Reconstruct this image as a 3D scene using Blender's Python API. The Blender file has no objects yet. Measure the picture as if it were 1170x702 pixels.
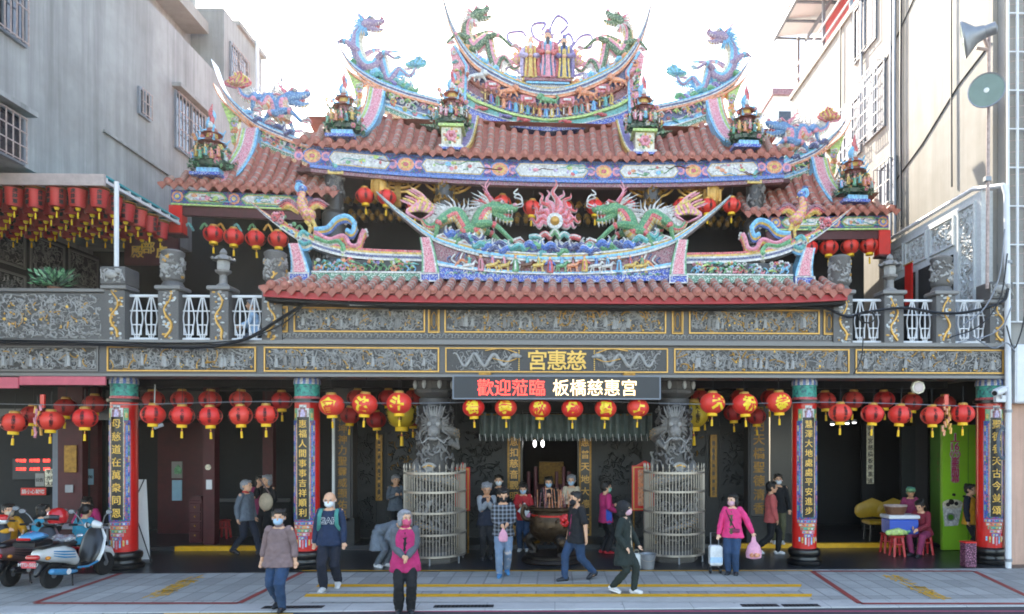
import bpy, math, random
import numpy as np
from mathutils import Vector, Matrix
R = math.radians
random.seed(7)
SC = bpy.context.scene
COL = SC.collection
# ---------------------------------------------------------------- camera, sky, sun, exposure
YAW, FOC, CX, CY, CAMZ = R(1.8), 800.0, 634 + 800*math.tan(R(1.8)), 500.0, 2.7
cam = bpy.data.cameras.new('camera'); cam.sensor_width = 36; cam.lens = 36*FOC/1170
cam.shift_x = -(CX-585)/1170; cam.shift_y = (CY-351)/1170; cam.clip_end = 2000
camo = bpy.data.objects.new('camera', cam); COL.objects.link(camo)
camo.location = (0, 0, CAMZ); camo.rotation_euler = (R(90), 0, -YAW); SC.camera = camo
SUN_EL, SUN_AZ = R(39), R(19)            # behind the temple, to the left
W = bpy.data.worlds.new('World'); SC.world = W; W.use_nodes = True
sky = W.node_tree.nodes.new('ShaderNodeTexSky'); sky.sky_type = 'NISHITA'; sky.sun_disc = False
sky.sun_elevation = SUN_EL; sky.sun_rotation = -SUN_AZ; sky.dust_density = 1.2; sky.air_density = 1.0; sky.ozone_density = 1.0
bg = W.node_tree.nodes['Background']; W.node_tree.links.new(sky.outputs[0], bg.inputs[0]); bg.inputs[1].default_value = 0.15
sl = bpy.data.lights.new('sun', 'SUN'); sl.energy = 3.2; sl.angle = R(0.5); sl.color = (1, .95, .86)
so = bpy.data.objects.new('sun', sl); COL.objects.link(so)
sd = Vector((-math.sin(SUN_AZ)*math.cos(SUN_EL), math.cos(SUN_AZ)*math.cos(SUN_EL), math.sin(SUN_EL)))
so.rotation_euler = sd.to_track_quat('Z', 'Y').to_euler()
vs = SC.view_settings; vs.view_transform = 'Standard'; vs.look = 'None'; vs.gamma = 1; vs.use_curve_mapping = False
vs.exposure = 2.4; SC.cycles.filter_width = 1.8; vs.use_white_balance = True; vs.white_balance_temperature = 7300
# ---------------------------------------------------------------- pixel of the photo + depth -> point
def P(px, py, Y):
    u, v = (px-CX)/FOC, (CY-py)/FOC
    d = (u*math.cos(YAW)+math.sin(YAW), -u*math.sin(YAW)+math.cos(YAW), v)
    t = Y/d[1]
    return (t*d[0], Y, CAMZ+t*v)
def G(px, py):                            # point on the ground seen at a pixel
    u, v = (px-CX)/FOC, (CY-py)/FOC
    t = -CAMZ/v
    return (t*(u*math.cos(YAW)+math.sin(YAW)), t*(-u*math.sin(YAW)+math.cos(YAW)))
# ---------------------------------------------------------------- materials
def lin(h):
    h = h.lstrip('#'); c = [int(h[i:i+2], 16)/255 for i in (0, 2, 4)]
    return tuple(x/12.92 if x <= .04045 else ((x+.055)/1.055)**2.4 for x in c)
MATS = {}
SPEC = {}
def defm(key, hexc, rough=.6, metal=0, var=.15, scale=6, bump=0, emit=0, kind=None, spec=.5, **k):
    SPEC[key] = dict(c=lin(hexc), rough=rough, metal=metal, var=var, scale=scale, bump=bump, emit=emit, kind=kind, spec=spec, **k)
def M(key):
    if key in MATS: return MATS[key]
    s = SPEC[key]; m = bpy.data.materials.new(key); m.use_nodes = True; MATS[key] = m
    nt = m.node_tree; N = nt.nodes; L = nt.links; b = N['Principled BSDF']
    b.inputs['Roughness'].default_value = s['rough']; b.inputs['Metallic'].default_value = s['metal']
    b.inputs['Specular IOR Level'].default_value = s['spec']
    c = s['c']
    tc = N.new('ShaderNodeTexCoord')
    def noise(sc, det=4, src=tc.outputs['Object'], rough=.6):
        n = N.new('ShaderNodeTexNoise'); n.inputs['Scale'].default_value = sc; n.inputs['Detail'].default_value = det
        n.inputs['Roughness'].default_value = rough; L.new(src, n.inputs['Vector']); return n
    def ramp(fac, stops):
        r = N.new('ShaderNodeValToRGB'); L.new(fac, r.inputs[0]); e = r.color_ramp.elements
        while len(e) < len(stops): e.new(.5)
        for el, (p, col) in zip(e, stops): el.position = p; el.color = (*col, 1)
        return r
    def mix(fac, a, bb, mode='MIX'):
        x = N.new('ShaderNodeMix'); x.data_type = 'RGBA'; x.blend_type = mode
        for sock, v in ((x.inputs[0], fac), (x.inputs[6], a), (x.inputs[7], bb)):
            if hasattr(v, 'links'): L.new(v, sock)
            elif isinstance(v, (int, float)): sock.default_value = v
            else: sock.default_value = (*v, 1)
        return x.outputs[2]
    lo = tuple(x*(1-s['var']) for x in c); hi = tuple(min(1, x*(1+s['var'])) for x in c)
    n1 = noise(s['scale'])
    out = ramp(n1.outputs[0], [(.3, lo), (.7, hi)]).outputs[0]
    k = s['kind']
    if k == 'concrete':                   # rain streaks and blotches
        mp = N.new('ShaderNodeMapping'); L.new(tc.outputs['Object'], mp.inputs[0]); mp.inputs['Scale'].default_value = (1.6, 1.6, .07)
        st = noise(1.6, 6, mp.outputs[0], .7)
        f = ramp(st.outputs[0], [(.42, (0, 0, 0)), (.72, (1, 1, 1))]).outputs[0]
        out = mix(f, out, tuple(x*s.get('streak', .55) for x in c))
        bl = noise(.35, 6); f2 = ramp(bl.outputs[0], [(.48, (0, 0, 0)), (.62, (1, 1, 1))]).outputs[0]
        out = mix(f2, out, mix(.35, out, s.get('c2', tuple(x*.7 for x in c))))
    if k == 'paver':                      # rows of slabs, slightly different each
        br = N.new('ShaderNodeTexBrick'); L.new(tc.outputs['Object'], br.inputs['Vector']); br.offset = s.get('off', .0)
        br.inputs['Color1'].default_value = (*lo, 1); br.inputs['Color2'].default_value = (*hi, 1); br.inputs['Mortar'].default_value = (*[x*.42 for x in c], 1)
        br.inputs['Scale'].default_value = 1; br.inputs['Mortar Size'].default_value = s.get('gap', .008); br.inputs['Brick Width'].default_value = s.get('bw', .3); br.inputs['Row Height'].default_value = s.get('bh', .6)
        br.inputs['Mortar Smooth'].default_value = .3
        out = br.outputs[0]
        n2 = noise(1.1, 7, rough=.7); out = mix(ramp(n2.outputs[0], [(.35, (0, 0, 0)), (.75, (.75, .75, .75))]).outputs[0], out, tuple(x*.6 for x in c))
        n5 = noise(2.6, 8, rough=.8); out = mix(ramp(n5.outputs[0], [(.56, (0, 0, 0)), (.7, (.55, .55, .55))]).outputs[0], out, tuple(x*.35 for x in c))
        vg = N.new('ShaderNodeTexVoronoi'); vg.inputs['Scale'].default_value = 2.3; L.new(tc.outputs['Object'], vg.inputs['Vector']); out = mix(ramp(vg.outputs['Distance'], [(.05, (.6, .6, .6)), (.07, (0, 0, 0))]).outputs[0], out, (.03, .03, .03))
        n3 = noise(60, 2); out = mix(.25, out, mix(n3.outputs[0], (.02, .02, .02), tuple(min(1, x*1.9) for x in c)))
    if k == 'asphalt':
        n3 = noise(120, 3); out = mix(.6, out, ramp(n3.outputs[0], [(.35, tuple(x*.5 for x in c)), (.7, tuple(x*1.8 for x in c))]).outputs[0])
        n4 = noise(.8, 6); out = mix(ramp(n4.outputs[0], [(.45, (0, 0, 0)), (.7, (.5, .5, .5))]).outputs[0], out, tuple(x*1.5 for x in c))
    if k == 'worn':                       # paint worn through in patches
        n3 = noise(9, 8, rough=.75); out = mix(ramp(n3.outputs[0], [(.54, (0, 0, 0)), (.7, (.8, .8, .8))]).outputs[0], out, s['c2'])
    if k == 'scales':
        vo = N.new('ShaderNodeTexVoronoi'); vo.inputs['Scale'].default_value = s.get('vs', 16); L.new(tc.outputs['Object'], vo.inputs['Vector'])
        out = mix(ramp(vo.outputs['Distance'], [(.25, (0, 0, 0)), (.5, (1, 1, 1))]).outputs[0], out, s.get('c2', tuple(x*.35 for x in c)))
    if k == 'mosaic':                     # broken porcelain chips
        vo = N.new('ShaderNodeTexVoronoi'); vo.inputs['Scale'].default_value = s.get('vs', 22); L.new(tc.outputs['Object'], vo.inputs['Vector'])
        sp = N.new('ShaderNodeSeparateColor'); L.new(vo.outputs['Color'], sp.inputs[0])
        out = ramp(sp.outputs[0], [(.0, c), (.45, s['c2']), (.7, s['c3']), (.9, tuple(min(1, x*1.3) for x in c))]); out.color_ramp.interpolation = 'CONSTANT'; out = out.outputs[0]
    if k == 'plaid':
        w = []
        for ax in (0, 2):
            sx = N.new('ShaderNodeSeparateXYZ'); L.new(tc.outputs['Object'], sx.inputs[0])
            mm = N.new('ShaderNodeMath'); mm.operation = 'FRACT'; m2 = N.new('ShaderNodeMath'); m2.operation = 'MULTIPLY'; m2.inputs[1].default_value = 13
            L.new(sx.outputs[ax], m2.inputs[0]); L.new(m2.outputs[0], mm.inputs[0])
            g = N.new('ShaderNodeMath'); g.operation = 'GREATER_THAN'; g.inputs[1].default_value = .62; L.new(mm.outputs[0], g.inputs[0]); w.append(g.outputs[0])
        out = mix(w[0], out, s['c2']); out = mix(w[1], out, mix(w[0], s['c2'], tuple(min(1, x*1.8) for x in s['c2'])))
    if k == 'chips':                      # cut porcelain: every chip its own shade, pale grout between
        vo = N.new('ShaderNodeTexVoronoi'); vo.inputs['Scale'].default_value = 24; L.new(tc.outputs['Object'], vo.inputs['Vector'])
        sp = N.new('ShaderNodeSeparateColor'); L.new(vo.outputs['Color'], sp.inputs[0])
        out = mix(.75, out, ramp(sp.outputs[0], [(0, tuple(x*.45 for x in c)), (.35, tuple(x*.8 for x in c)), (.65, c), (1, tuple(min(.8, x*1.25+.05) for x in c))]).outputs[0])
        ve = N.new('ShaderNodeTexVoronoi'); ve.feature = 'DISTANCE_TO_EDGE'; ve.inputs['Scale'].default_value = 24; L.new(tc.outputs['Object'], ve.inputs['Vector'])
        out = mix(ramp(ve.outputs['Distance'], [(.02, (.55, .55, .55)), (.09, (0, 0, 0))]).outputs[0], out, (.42, .42, .4))
    if k == 'faded':                      # every lantern a little different
        oi = N.new('ShaderNodeObjectInfo'); out = mix(ramp(oi.outputs['Random'], [(0, (0, 0, 0)), (1, (.55, .55, .55))]).outputs[0], out, s['c2'])
    if k == 'dots':
        vo = N.new('ShaderNodeTexVoronoi'); vo.inputs['Scale'].default_value = 45; L.new(tc.outputs['Object'], vo.inputs['Vector'])
        out = mix(ramp(vo.outputs['Distance'], [(.28, (1, 1, 1)), (.36, (0, 0, 0))]).outputs[0], out, s['c2'])
    if k == 'ripped':
        n3 = noise(7, 3); out = mix(ramp(n3.outputs[0], [(.56, (0, 0, 0)), (.66, (1, 1, 1))]).outputs[0], out, s['c2'])
    L.new(out, b.inputs['Base Color'])
    if s['emit']:
        L.new(out, b.inputs['Emission Color']); b.inputs['Emission Strength'].default_value = s['emit']
    if s.get('alpha'): b.inputs['Alpha'].default_value = s['alpha']
    if s.get('trans'): b.inputs['Transmission Weight'].default_value = s['trans']
    if s.get('coat'): b.inputs['Coat Weight'].default_value = s['coat']; b.inputs['Coat Roughness'].default_value = .1
    if s.get('sss'):
        b.inputs['Subsurface Weight'].default_value = s['sss']; b.inputs['Subsurface Radius'].default_value = (.02, .01, .006); b.inputs['Subsurface Scale'].default_value = 1
    if s['bump']:
        nb = noise(s.get('bs', 25), 6); bp = N.new('ShaderNodeBump'); bp.inputs['Strength'].default_value = s['bump']; bp.inputs['Distance'].default_value = s.get('bd', .02)
        L.new(nb.outputs[0], bp.inputs['Height']); L.new(bp.outputs[0], b.inputs['Normal'])
    return m
# setting
defm('asphalt', '#3d3d40', .85, kind='asphalt', var=.1, bump=.3, bs=150, bd=.004)
defm('paver', '#a0a09b', .7, kind='paver', var=.3, bw=.33, bh=.62, gap=.018, bump=.15, bs=60, bd=.004)
defm('kerb', '#b5b4b0', .8, kind='paver', var=.1, bw=1.1, bh=5, gap=.01, bump=.2, bs=50, bd=.005)
defm('granite_floor', '#23272d', .3, kind='paver', var=.3, bw=.6, bh=.6, gap=.004)
defm('yellow_paint', '#dfa414', .6, kind='worn', c2=lin('#b89548'))
defm('red_paint', '#8e3a34', .65, kind='worn', c2=lin('#6d5550'))
defm('pink_paint', '#b0506a', .65, kind='worn', c2=lin('#77545e'))
defm('pale_strip', '#aeaca6', .75, var=.1, bump=.2)
defm('drain', '#34363a', .6, metal=.6)
defm('conc_dark', '#9b9a97', .85, kind='concrete', c2=lin('#6b6a66'), var=.1, scale=2, bump=.2, bs=30)
defm('conc_light', '#96938d', .85, kind='concrete', c2=lin('#6d675a'), var=.06, scale=2, bump=.2, bs=30, streak=.72)
defm('conc_pink', '#c79f8a', .8, kind='concrete', var=.08, scale=2)
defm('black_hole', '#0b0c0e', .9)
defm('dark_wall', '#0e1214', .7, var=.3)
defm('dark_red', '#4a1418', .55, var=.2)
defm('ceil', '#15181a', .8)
defm('glass_dark', '#1b2530', .12, var=.3, spec=.8)
defm('steel', '#aaa297', .38, metal=.75, var=.08)
defm('steel_dull', '#8b8e92', .5, metal=.6, var=.12)
defm('white_metal', '#d4d5d6', .45, var=.05)
defm('grey_paint', '#6e747c', .5, var=.08)
defm('rust_pipe', '#a9948c', .6, var=.3, scale=14)
defm('cable', '#15171a', .5)
defm('cyan_roof', '#3f9fa6', .25, var=.15, scale=3)
defm('plate', '#b9aaa6', .5, metal=.3)
# stone and temple
defm('stone', '#5a5856', .5, var=.18, scale=40, bump=.08, bs=90)
defm('stone_dark', '#393736', .45, var=.2, scale=30)
defm('stone_pol', '#74716e', .35, var=.15, scale=60)
defm('carve', '#9c9a96', .6, var=.18, scale=18)
defm('carve_dim', '#7e7b77', .6, var=.25, scale=18)
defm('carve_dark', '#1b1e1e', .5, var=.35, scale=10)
defm('carve_pale', '#c3c7c6', .6, var=.12, scale=18)
defm('gild', '#c4954a', .35, metal=.35, var=.15, scale=20)
defm('gild_dim', '#8d6726', .4, metal=.4, var=.4, scale=14)
defm('gold_text', '#eebc55', .4, var=.05)
defm('tile', '#aa6a5a', .55, var=.22, scale=9, bump=.2, bs=40)
defm('tile2', '#a15e4e', .6, var=.25, scale=9)
defm('mortar', '#a39a93', .75, var=.25, scale=20)
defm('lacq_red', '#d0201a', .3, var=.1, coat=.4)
defm('fascia_red', '#aa2529', .5, var=.15)
defm('black_lacq', '#101112', .3, var=.2)
defm('teal_paint', '#2e8a7c', .5, kind='mosaic', c2=lin('#37a08d'), c3=lin('#1f5f66'), vs=20)
defm('floral', '#27408f', .5, kind='mosaic', c2=lin('#8f4a6e'), c3=lin('#2f7458'), vs=42)
defm('lattice', '#3a55b0', .5, kind='mosaic', c2=lin('#b9bcc4'), c3=lin('#33488f'), vs=60)
defm('lattice_green', '#5c8a74', .5, kind='mosaic', c2=lin('#c8d4c8'), c3=lin('#3f6a5a'), vs=60)
defm('lattice_pink', '#d48a94', .5, kind='mosaic', c2=lin('#dcb4b4'), c3=lin('#b7606c'), vs=60)
defm('waves', '#27519c', .45, kind='mosaic', c2=lin('#ece9e2'), c3=lin('#3d9a8a'), vs=9)
PAL = dict(white='#cfcdc8', cream='#dccfae', orange='#e8864f', red='#cc3a3f', pink='#e27d90', blue='#2f62b6', sky='#63b6e2', navy='#28366f', green='#4d9a5e', lime='#a9c95a', yellow='#dcb03c',
           teal='#3b9d9a', purple='#6d5a9c', maroon='#7f3240', leaf='#2f5e3c', leafdk='#1e3c2b', skin='#e3b08c', black='#17181a', brown='#6b4630', lav='#b9a6cf')
def pale(h, k): return '#'+''.join('%02x' % round(int(h[i:i+2], 16)+(235-int(h[i:i+2], 16))*k) for i in (1, 3, 5))  # mixes a colour towards white, painting in the washed look of veiling glare
for k_, v_ in PAL.items(): defm('c_'+k_, pale(v_, 0 if k_ in ('black', 'leafdk', 'white', 'skin', 'brown') else .06), .4, var=.2, scale=16, coat=.2, kind=None if k_ in ('black', 'skin', 'brown', 'leaf', 'leafdk') else 'chips')
defm('scale_green', '#84ad7a', .4, kind='scales', c2=lin('#4f8660'), vs=26)
defm('scale_blue', '#86b0c8', .4, kind='scales', c2=lin('#5b80ac'), vs=24)
defm('scale_purple', '#b8a3a9', .4, kind='scales', c2=lin('#8a7694'), vs=24)
defm('scale_olive', '#93a982', .4, kind='scales', c2=lin('#46604a'), vs=24)
# lanterns
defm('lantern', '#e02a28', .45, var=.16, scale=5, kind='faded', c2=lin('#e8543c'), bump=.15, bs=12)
defm('lantern_old', '#b01a1e', .55, var=.2, scale=4, kind='faded', c2=lin('#c4453a'), bump=.15, bs=12)  # darker copy of the red: back-row shade put into the colour
defm('lantern_yellow', '#c9a72c', .5, var=.15)
defm('tassel', '#f2c01e', .6, var=.1)
defm('ink', '#1c1012', .6)
defm('led_red', '#ff3a32', .5, emit=1.0, var=0)
defm('led_amber', '#ffd9a0', .5, emit=.75, var=0)
defm('led_white', '#eef4ff', .5, emit=1.6, var=0)
defm('led_panel', '#23282d', .45, var=.1)
defm('lamp_white', '#d9dad6', .4, var=.03)
# ---------------------------------------------------------------- mesh builder
class MB:
    def __init__(s): s.v = []; s.f = []; s.m = []
    def quadstrip(s, rows, m, closed=False, mf=None, flip=False):
        n = len(rows[0]); b = len(s.v)
        for r in rows: s.v.extend(r)
        for i in range(len(rows)-1):
            for j in range(n if closed else n-1):
                k = (j+1) % n
                q = (b+i*n+j, b+i*n+k, b+(i+1)*n+k, b+(i+1)*n+j)
                s.f.append(q[::-1] if flip else q); s.m.append(mf(i, j) if mf else m)
    def poly(s, pts, m):
        b = len(s.v); s.v.extend(pts); s.f.append(tuple(range(b, b+len(pts)))); s.m.append(m)
    def box(s, x0, x1, y0, y1, z0, z1, m, top=None):
        b = len(s.v); s.v += [(x, y, z) for z in (z0, z1) for y in (y0, y1) for x in (x0, x1)]
        for q in ((0, 2, 3, 1), (4, 5, 7, 6), (0, 1, 5, 4), (1, 3, 7, 5), (3, 2, 6, 7), (2, 0, 4, 6)):
            s.f.append(tuple(b+i for i in q)); s.m.append(m)
    def bbox(s, x0, x1, y0, y1, z0, z1, m, c=.01):        # box with chamfered edges
        xs, ys = (x0, x1), (y0, y1)
        def ring(d, z): return [(x0+d, y0+c*(d < c) if 0 else y0+d, z), (x1-d, y0+d, z), (x1-d, y1-d, z), (x0+d, y1-d, z)]
        rows = [ring(c, z0), ring(0, z0+c), ring(0, z1-c), ring(c, z1)]
        s.quadstrip(rows, m, True); s.poly(rows[0][::-1], m); s.poly(rows[-1], m)
    def obox(s, c, size, m, rot=(0, 0, 0)):
        from mathutils import Euler
        e = Euler(rot).to_matrix(); b = MB(); h = [q/2 for q in size]
        b.bbox(-h[0], h[0], -h[1], h[1], -h[2], h[2], m, min(h)*.18)
        s.add(b, lambda p: tuple(e @ Vector(p)+Vector(c)))
    def add(s, o, fn=None, m=None):
        b = len(s.v); s.v += [fn(p) for p in o.v] if fn else o.v
        s.f += [tuple(b+i for i in f) for f in o.f]; s.m += o.m if m is None else [m]*len(o.f)
    def lathe(s, prof, c, m, n=16, mf=None, ax='z', sq=1):
        def pt(r, h, a):
            x, y = r*math.cos(a), r*math.sin(a)*sq
            return {'z': (c[0]+x, c[1]+y, c[2]+h), 'y': (c[0]+x, c[1]+h, c[2]+y), 'x': (c[0]+h, c[1]+x, c[2]+y)}[ax]
        rows = [[pt(r, h, 2*math.pi*j/n) for j in range(n)] for r, h in prof]
        s.quadstrip(rows, m, True, mf, flip=(ax == 'y'))
        if prof[0][0] > 1e-4: s.poly(rows[0] if ax == 'y' else rows[0][::-1], mf(0, 0) if mf else m)
        if prof[-1][0] > 1e-4: s.poly(rows[-1][::-1] if ax == 'y' else rows[-1], mf(len(prof)-2, 0) if mf else m)
    def ball(s, c, r, m, n=8, k=5):
        r = r if isinstance(r, (tuple, list)) else (r, r, r)
        rows = []
        for i in range(k+1):
            a = -math.pi/2+math.pi*i/k; q = max(math.cos(a), .02)
            rows.append([(c[0]+r[0]*q*math.cos(2*math.pi*j/n), c[1]+r[1]*q*math.sin(2*math.pi*j/n), c[2]+r[2]*math.sin(a)) for j in range(n)])
        s.quadstrip(rows, m, True); s.poly(rows[0][::-1], m); s.poly(rows[-1], m)
    def tube(s, pts, rad, m, n=8, flat=1, ref=(0, 1, 0), mf=None, rounded=False, cap=True, fixref=False):
        pts = [Vector(p) for p in pts]; N = len(pts)
        rad = [rad]*N if isinstance(rad, (int, float)) else list(rad)
        fl = [flat]*N if isinstance(flat, (int, float)) else list(flat)
        if rounded:
            d0, d1 = (pts[0]-pts[1]).normalized(), (pts[-1]-pts[-2]).normalized()
            pre = [(pts[0]+d0*rad[0]*a, rad[0]*b, fl[0]) for a, b in ((.98, .15), (.8, .6), (.45, .89))]
            post = [(pts[-1]+d1*rad[-1]*a, rad[-1]*b, fl[-1]) for a, b in ((.45, .89), (.8, .6), (.98, .15))]
            pts = [p[0] for p in pre]+pts+[p[0] for p in post]; rad = [p[1] for p in pre]+rad+[p[1] for p in post]; fl = [p[2] for p in pre]+fl+[p[2] for p in post]; N = len(pts)
        ref = Vector(ref); rows = []; u = None
        for i in range(N):
            t = (pts[min(i+1, N-1)]-pts[max(i-1, 0)])
            t = t.normalized() if t.length > 1e-9 else Vector((0, 0, 1))
            base = ref if (fixref or u is None) else u
            u = base-t*base.dot(t)
            if u.length < 1e-4: u = t.orthogonal()
            u.normalize(); w = t.cross(u)
            rows.append([tuple(pts[i]+u*(rad[i]*fl[i]*math.cos(2*math.pi*j/n))+w*(rad[i]*math.sin(2*math.pi*j/n))) for j in range(n)])
        s.quadstrip(rows, m, True, mf)
        if cap:
            s.poly(rows[0][::-1], mf(0, 0) if mf else m); s.poly(rows[-1], mf(N-2, 0) if mf else m)
    def strip(s, top, bot, y0, y1, m, mside=None):        # top / bot: lists of (x, z); a band between them, y0 (front) to y1
        n = len(top); ms = mside or m
        a = [(x, y0, z) for x, z in top]; b = [(x, y0, z) for x, z in bot]; c = [(x, y1, z) for x, z in top]; d = [(x, y1, z) for x, z in bot]
        s.quadstrip([b, a], m); s.quadstrip([a, c], ms); s.quadstrip([c, d], ms); s.quadstrip([d, b], ms)
        s.poly([a[0], b[0], d[0], c[0]], ms); s.poly([b[-1], a[-1], c[-1], d[-1]], ms)
    def prism(s, pts, y0, y1, m):                          # pts (x, z) closed outline, counter-clockwise seen from the front
        a = [(x, y0, z) for x, z in pts]; b = [(x, y1, z) for x, z in pts]
        s.poly(a, m); s.poly(b[::-1], m); s.quadstrip([b+[b[0]], a+[a[0]]], m)
    def build(s, name, parent=None, org=(0, 0, 0), smooth=35, mods=None):
        if not s.v: return None
        me = bpy.data.meshes.new(name)
        v = np.array(s.v, dtype=float)-np.array(org, dtype=float)
        me.from_pydata(v.tolist(), [], s.f)
        keys = list(dict.fromkeys(s.m)); ix = {k: i for i, k in enumerate(keys)}
        for k in keys: me.materials.append(M(k))
        me.polygons.foreach_set('material_index', [ix[k] for k in s.m])
        if smooth:
            me.polygons.foreach_set('use_smooth', [True]*len(me.polygons)); me.set_sharp_from_angle(angle=R(smooth))
        me.update()
        o = bpy.data.objects.new(name, me); COL.objects.link(o)
        if parent is not None: o.parent = parent
        else: o.location = org
        return o
PIV = (-.2, 19.3, 0.0); HROT = R(1.7)                     # the upper hall stands a little askew
def Hq(dx, py, Y): return (dx/FOC*Y, Y-PIV[1], CAMZ+(CY-py)/FOC*Y)
def hall_world(p):
    c, s_ = math.cos(HROT), math.sin(HROT)
    return (PIV[0]+p[0]*c-p[1]*s_, PIV[1]+p[0]*s_+p[1]*c, PIV[2]+p[2])
def tag(o, label=None, cat=None, group=None, kind=None):
    if label: o['label'] = label
    if cat: o['category'] = cat
    if group: o['group'] = group
    if kind: o['kind'] = kind
    return o
def thing(name, label, cat, loc=(0, 0, 0), rz=0, group=None, hall=False):
    o = bpy.data.objects.new(name, None); COL.objects.link(o); o.empty_display_size = .2
    o.location = hall_world(loc) if hall else loc; o.rotation_euler = (0, 0, HROT+rz if hall else rz)
    return tag(o, label, cat, group)
KIDS = {}
def copy_thing(src, loc, rz=None, label=None, group=None):
    r = src.copy(); COL.objects.link(r); r.location = loc
    if rz is not None: r.rotation_euler = (0, 0, rz)
    if label: r['label'] = label
    if group: r['group'] = group
    for ch in list(src.children):
        c = ch.copy(); COL.objects.link(c); c.parent = r
        for g in ch.children:
            d = g.copy(); COL.objects.link(d); d.parent = c
    return r
ORD = ['first', 'second', 'third', 'fourth', 'fifth', 'sixth', 'seventh', 'eighth', 'ninth', 'tenth']
TMP = bpy.data.scenes.new('text_scratch')
_txt = {}
def text_mesh(body, size=1.0, ext=.01, bold=.0, res=2):
    """glyph outlines as (verts, faces), centred, standing in XZ and facing -Y"""
    key = (body, ext/size, bold, res)
    if key not in _txt:
        c = bpy.data.curves.new('t', 'FONT'); c.body = body; c.extrude = ext/size; c.offset = bold; c.resolution_u = res; c.fill_mode = 'FRONT'
        o = bpy.data.objects.new('t', c); TMP.collection.objects.link(o)
        
        with bpy.context.temp_override(scene=TMP, view_layer=TMP.view_layers[0]): dg = bpy.context.evaluated_depsgraph_get()
        me = bpy.data.meshes.new_from_object(o.evaluated_get(dg))
        v = [tuple(x.co) for x in me.vertices]; f = [tuple(p.vertices) for p in me.polygons]
        bpy.data.objects.remove(o); bpy.data.meshes.remove(me)
        xs = [p[0] for p in v] or [0]; ys = [p[1] for p in v] or [0]; cx = (min(xs)+max(xs))/2; cy = (min(ys)+max(ys))/2
        _txt[key] = ([(x-cx, -z, y-cy) for x, y, z in v], f, max(xs)-min(xs), max(ys)-min(ys))
    v, f, w, h = _txt[key]
    return v, f, w, h
def put_text(mb, body, c, size, m, ext=.004, bold=.0, fn=None, sx=1.0, face=None):
    v, f, w, h = text_mesh(body, size, ext, bold)
    b = len(mb.v)
    for x, y, z in v:
        p = (x*size*sx, y*size, z*size)
        if fn: p = fn(p)
        mb.v.append((p[0]+c[0], p[1]+c[1], p[2]+c[2]))
    mb.f += [tuple(b+i for i in q) for q in f]; mb.m += [m]*len(f)
def spline(pts, k=6):
    """Catmull-Rom through pts"""
    p = [np.array(q, float) for q in pts]; p = [2*p[0]-p[1]]+p+[2*p[-1]-p[-2]]; out = []
    for i in range(1, len(p)-2):
        for t in np.linspace(0, 1, k, endpoint=False):
            a, b, c, d = p[i-1:i+3]
            out.append(tuple(.5*(2*b+(c-a)*t+(2*a-5*b+4*c-d)*t*t+(3*b-a-3*c+d)*t**3)))
    out.append(tuple(p[-2])); return out
def lerp(a, b, t): return a+(b-a)*t
# ================================================================ ground, road, pavement
def sheet(name, x0, x1, y0, y1, z, m, kind='structure'):
    b = MB(); b.poly([(x0, y0, z), (x1, y0, z), (x1, y1, z), (x0, y1, z)], m); o = b.build(name, smooth=0); return tag(o, kind=kind)
sheet('ground', -400, 400, -300, 700, -.05, 'pale_strip')
sheet('road', -60, 60, -12, 11.02, -.02, 'asphalt')
b = MB(); b.bbox(-14, 14, 11.02, 11.52, -.1, .0, 'kerb', .012); tag(b.build('kerb_strip'), kind='structure')
pav = sheet('pavement', -14, 14, 11.52, 14.16, 0, 'paver'); pav.rotation_euler = (0, 0, 0)
b = MB(); b.poly([(-14, 14.16, .006), (14, 14.16, .006), (14, 16.92, .006), (-14, 16.92, .006)], 'granite_floor'); tag(b.build('porch_floor', smooth=0), kind='structure')
b = MB(); b.box(-14, 14, 16.92, 30, -.02, .11, 'granite_floor'); b.box(-9.0, -6.3, 16.87, 16.92, .0, .112, 'yellow_paint'); b.box(4.4, 8.6, 16.87, 16.92, .0, .112, 'yellow_paint')
b.box(-9.0, -6.3, 16.92, 17.04, .110, .114, 'yellow_paint'); b.box(4.4, 8.6, 16.92, 17.04, .110, .114, 'yellow_paint')
tag(b.build('raised_floor', smooth=0), kind='structure')
def ground_quad(b, pts, z, m):
    b.poly([(*G(px, py), z) for px, py in pts], m)
def ground_line(b, p, q, w, z, m):
    a, c = np.array(G(*p)), np.array(G(*q)); d = (c-a)/np.linalg.norm(c-a); n = np.array((-d[1], d[0]))*w/2
    b.poly([(*(a-n), z), (*(c-n), z), (*(c+n), z), (*(a+n), z)], m)
b = MB(); ground_line(b, (-60, 697.5), (1230, 697.5), .07, -.014, 'pink_paint'); ground_quad(b, [(180, 704.5), (335, 704.5), (335, 700), (188, 700)], -.014, 'yellow_paint'); tag(b.build('road_line', smooth=0), kind='structure')
b = MB()
for pts in ([(143, 653.6), (40, 689)], [(40, 689.5), (273, 689.5)], [(273, 689.5), (345, 654)], [(143, 653.6), (352, 653.6)]): ground_line(b, *pts, .11, .004, 'red_paint')
for pts in ([(928, 653), (983, 690)], [(983, 690), (1230, 690)], [(928, 653), (1113, 653)], [(1113, 653), (1200, 694)]): ground_line(b, *pts, .11, .0042, 'red_paint')
tag(b.build('red_bay_marking', smooth=0), kind='structure')
b = MB()
for (xl, xr, y0, y1, y2) in ((364, 915, 668.2, 671.2, 676), (350, 927, 679.2, 682.6, 688.4)):
    ground_quad(b, [(xl-3, y1), (xr, y1), (xr+1, y0), (xl, y0)], .008, 'yellow_paint'); ground_quad(b, [(xl-12, y2), (xr-4, y2), (xr, y1), (xl-3, y1)], .006, 'pale_strip')
ground_line(b, (345, 652.6), (928, 652.6), .07, .009, 'yellow_paint')
tag(b.build('yellow_step_marking', smooth=0), kind='structure')
b = MB()
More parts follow.
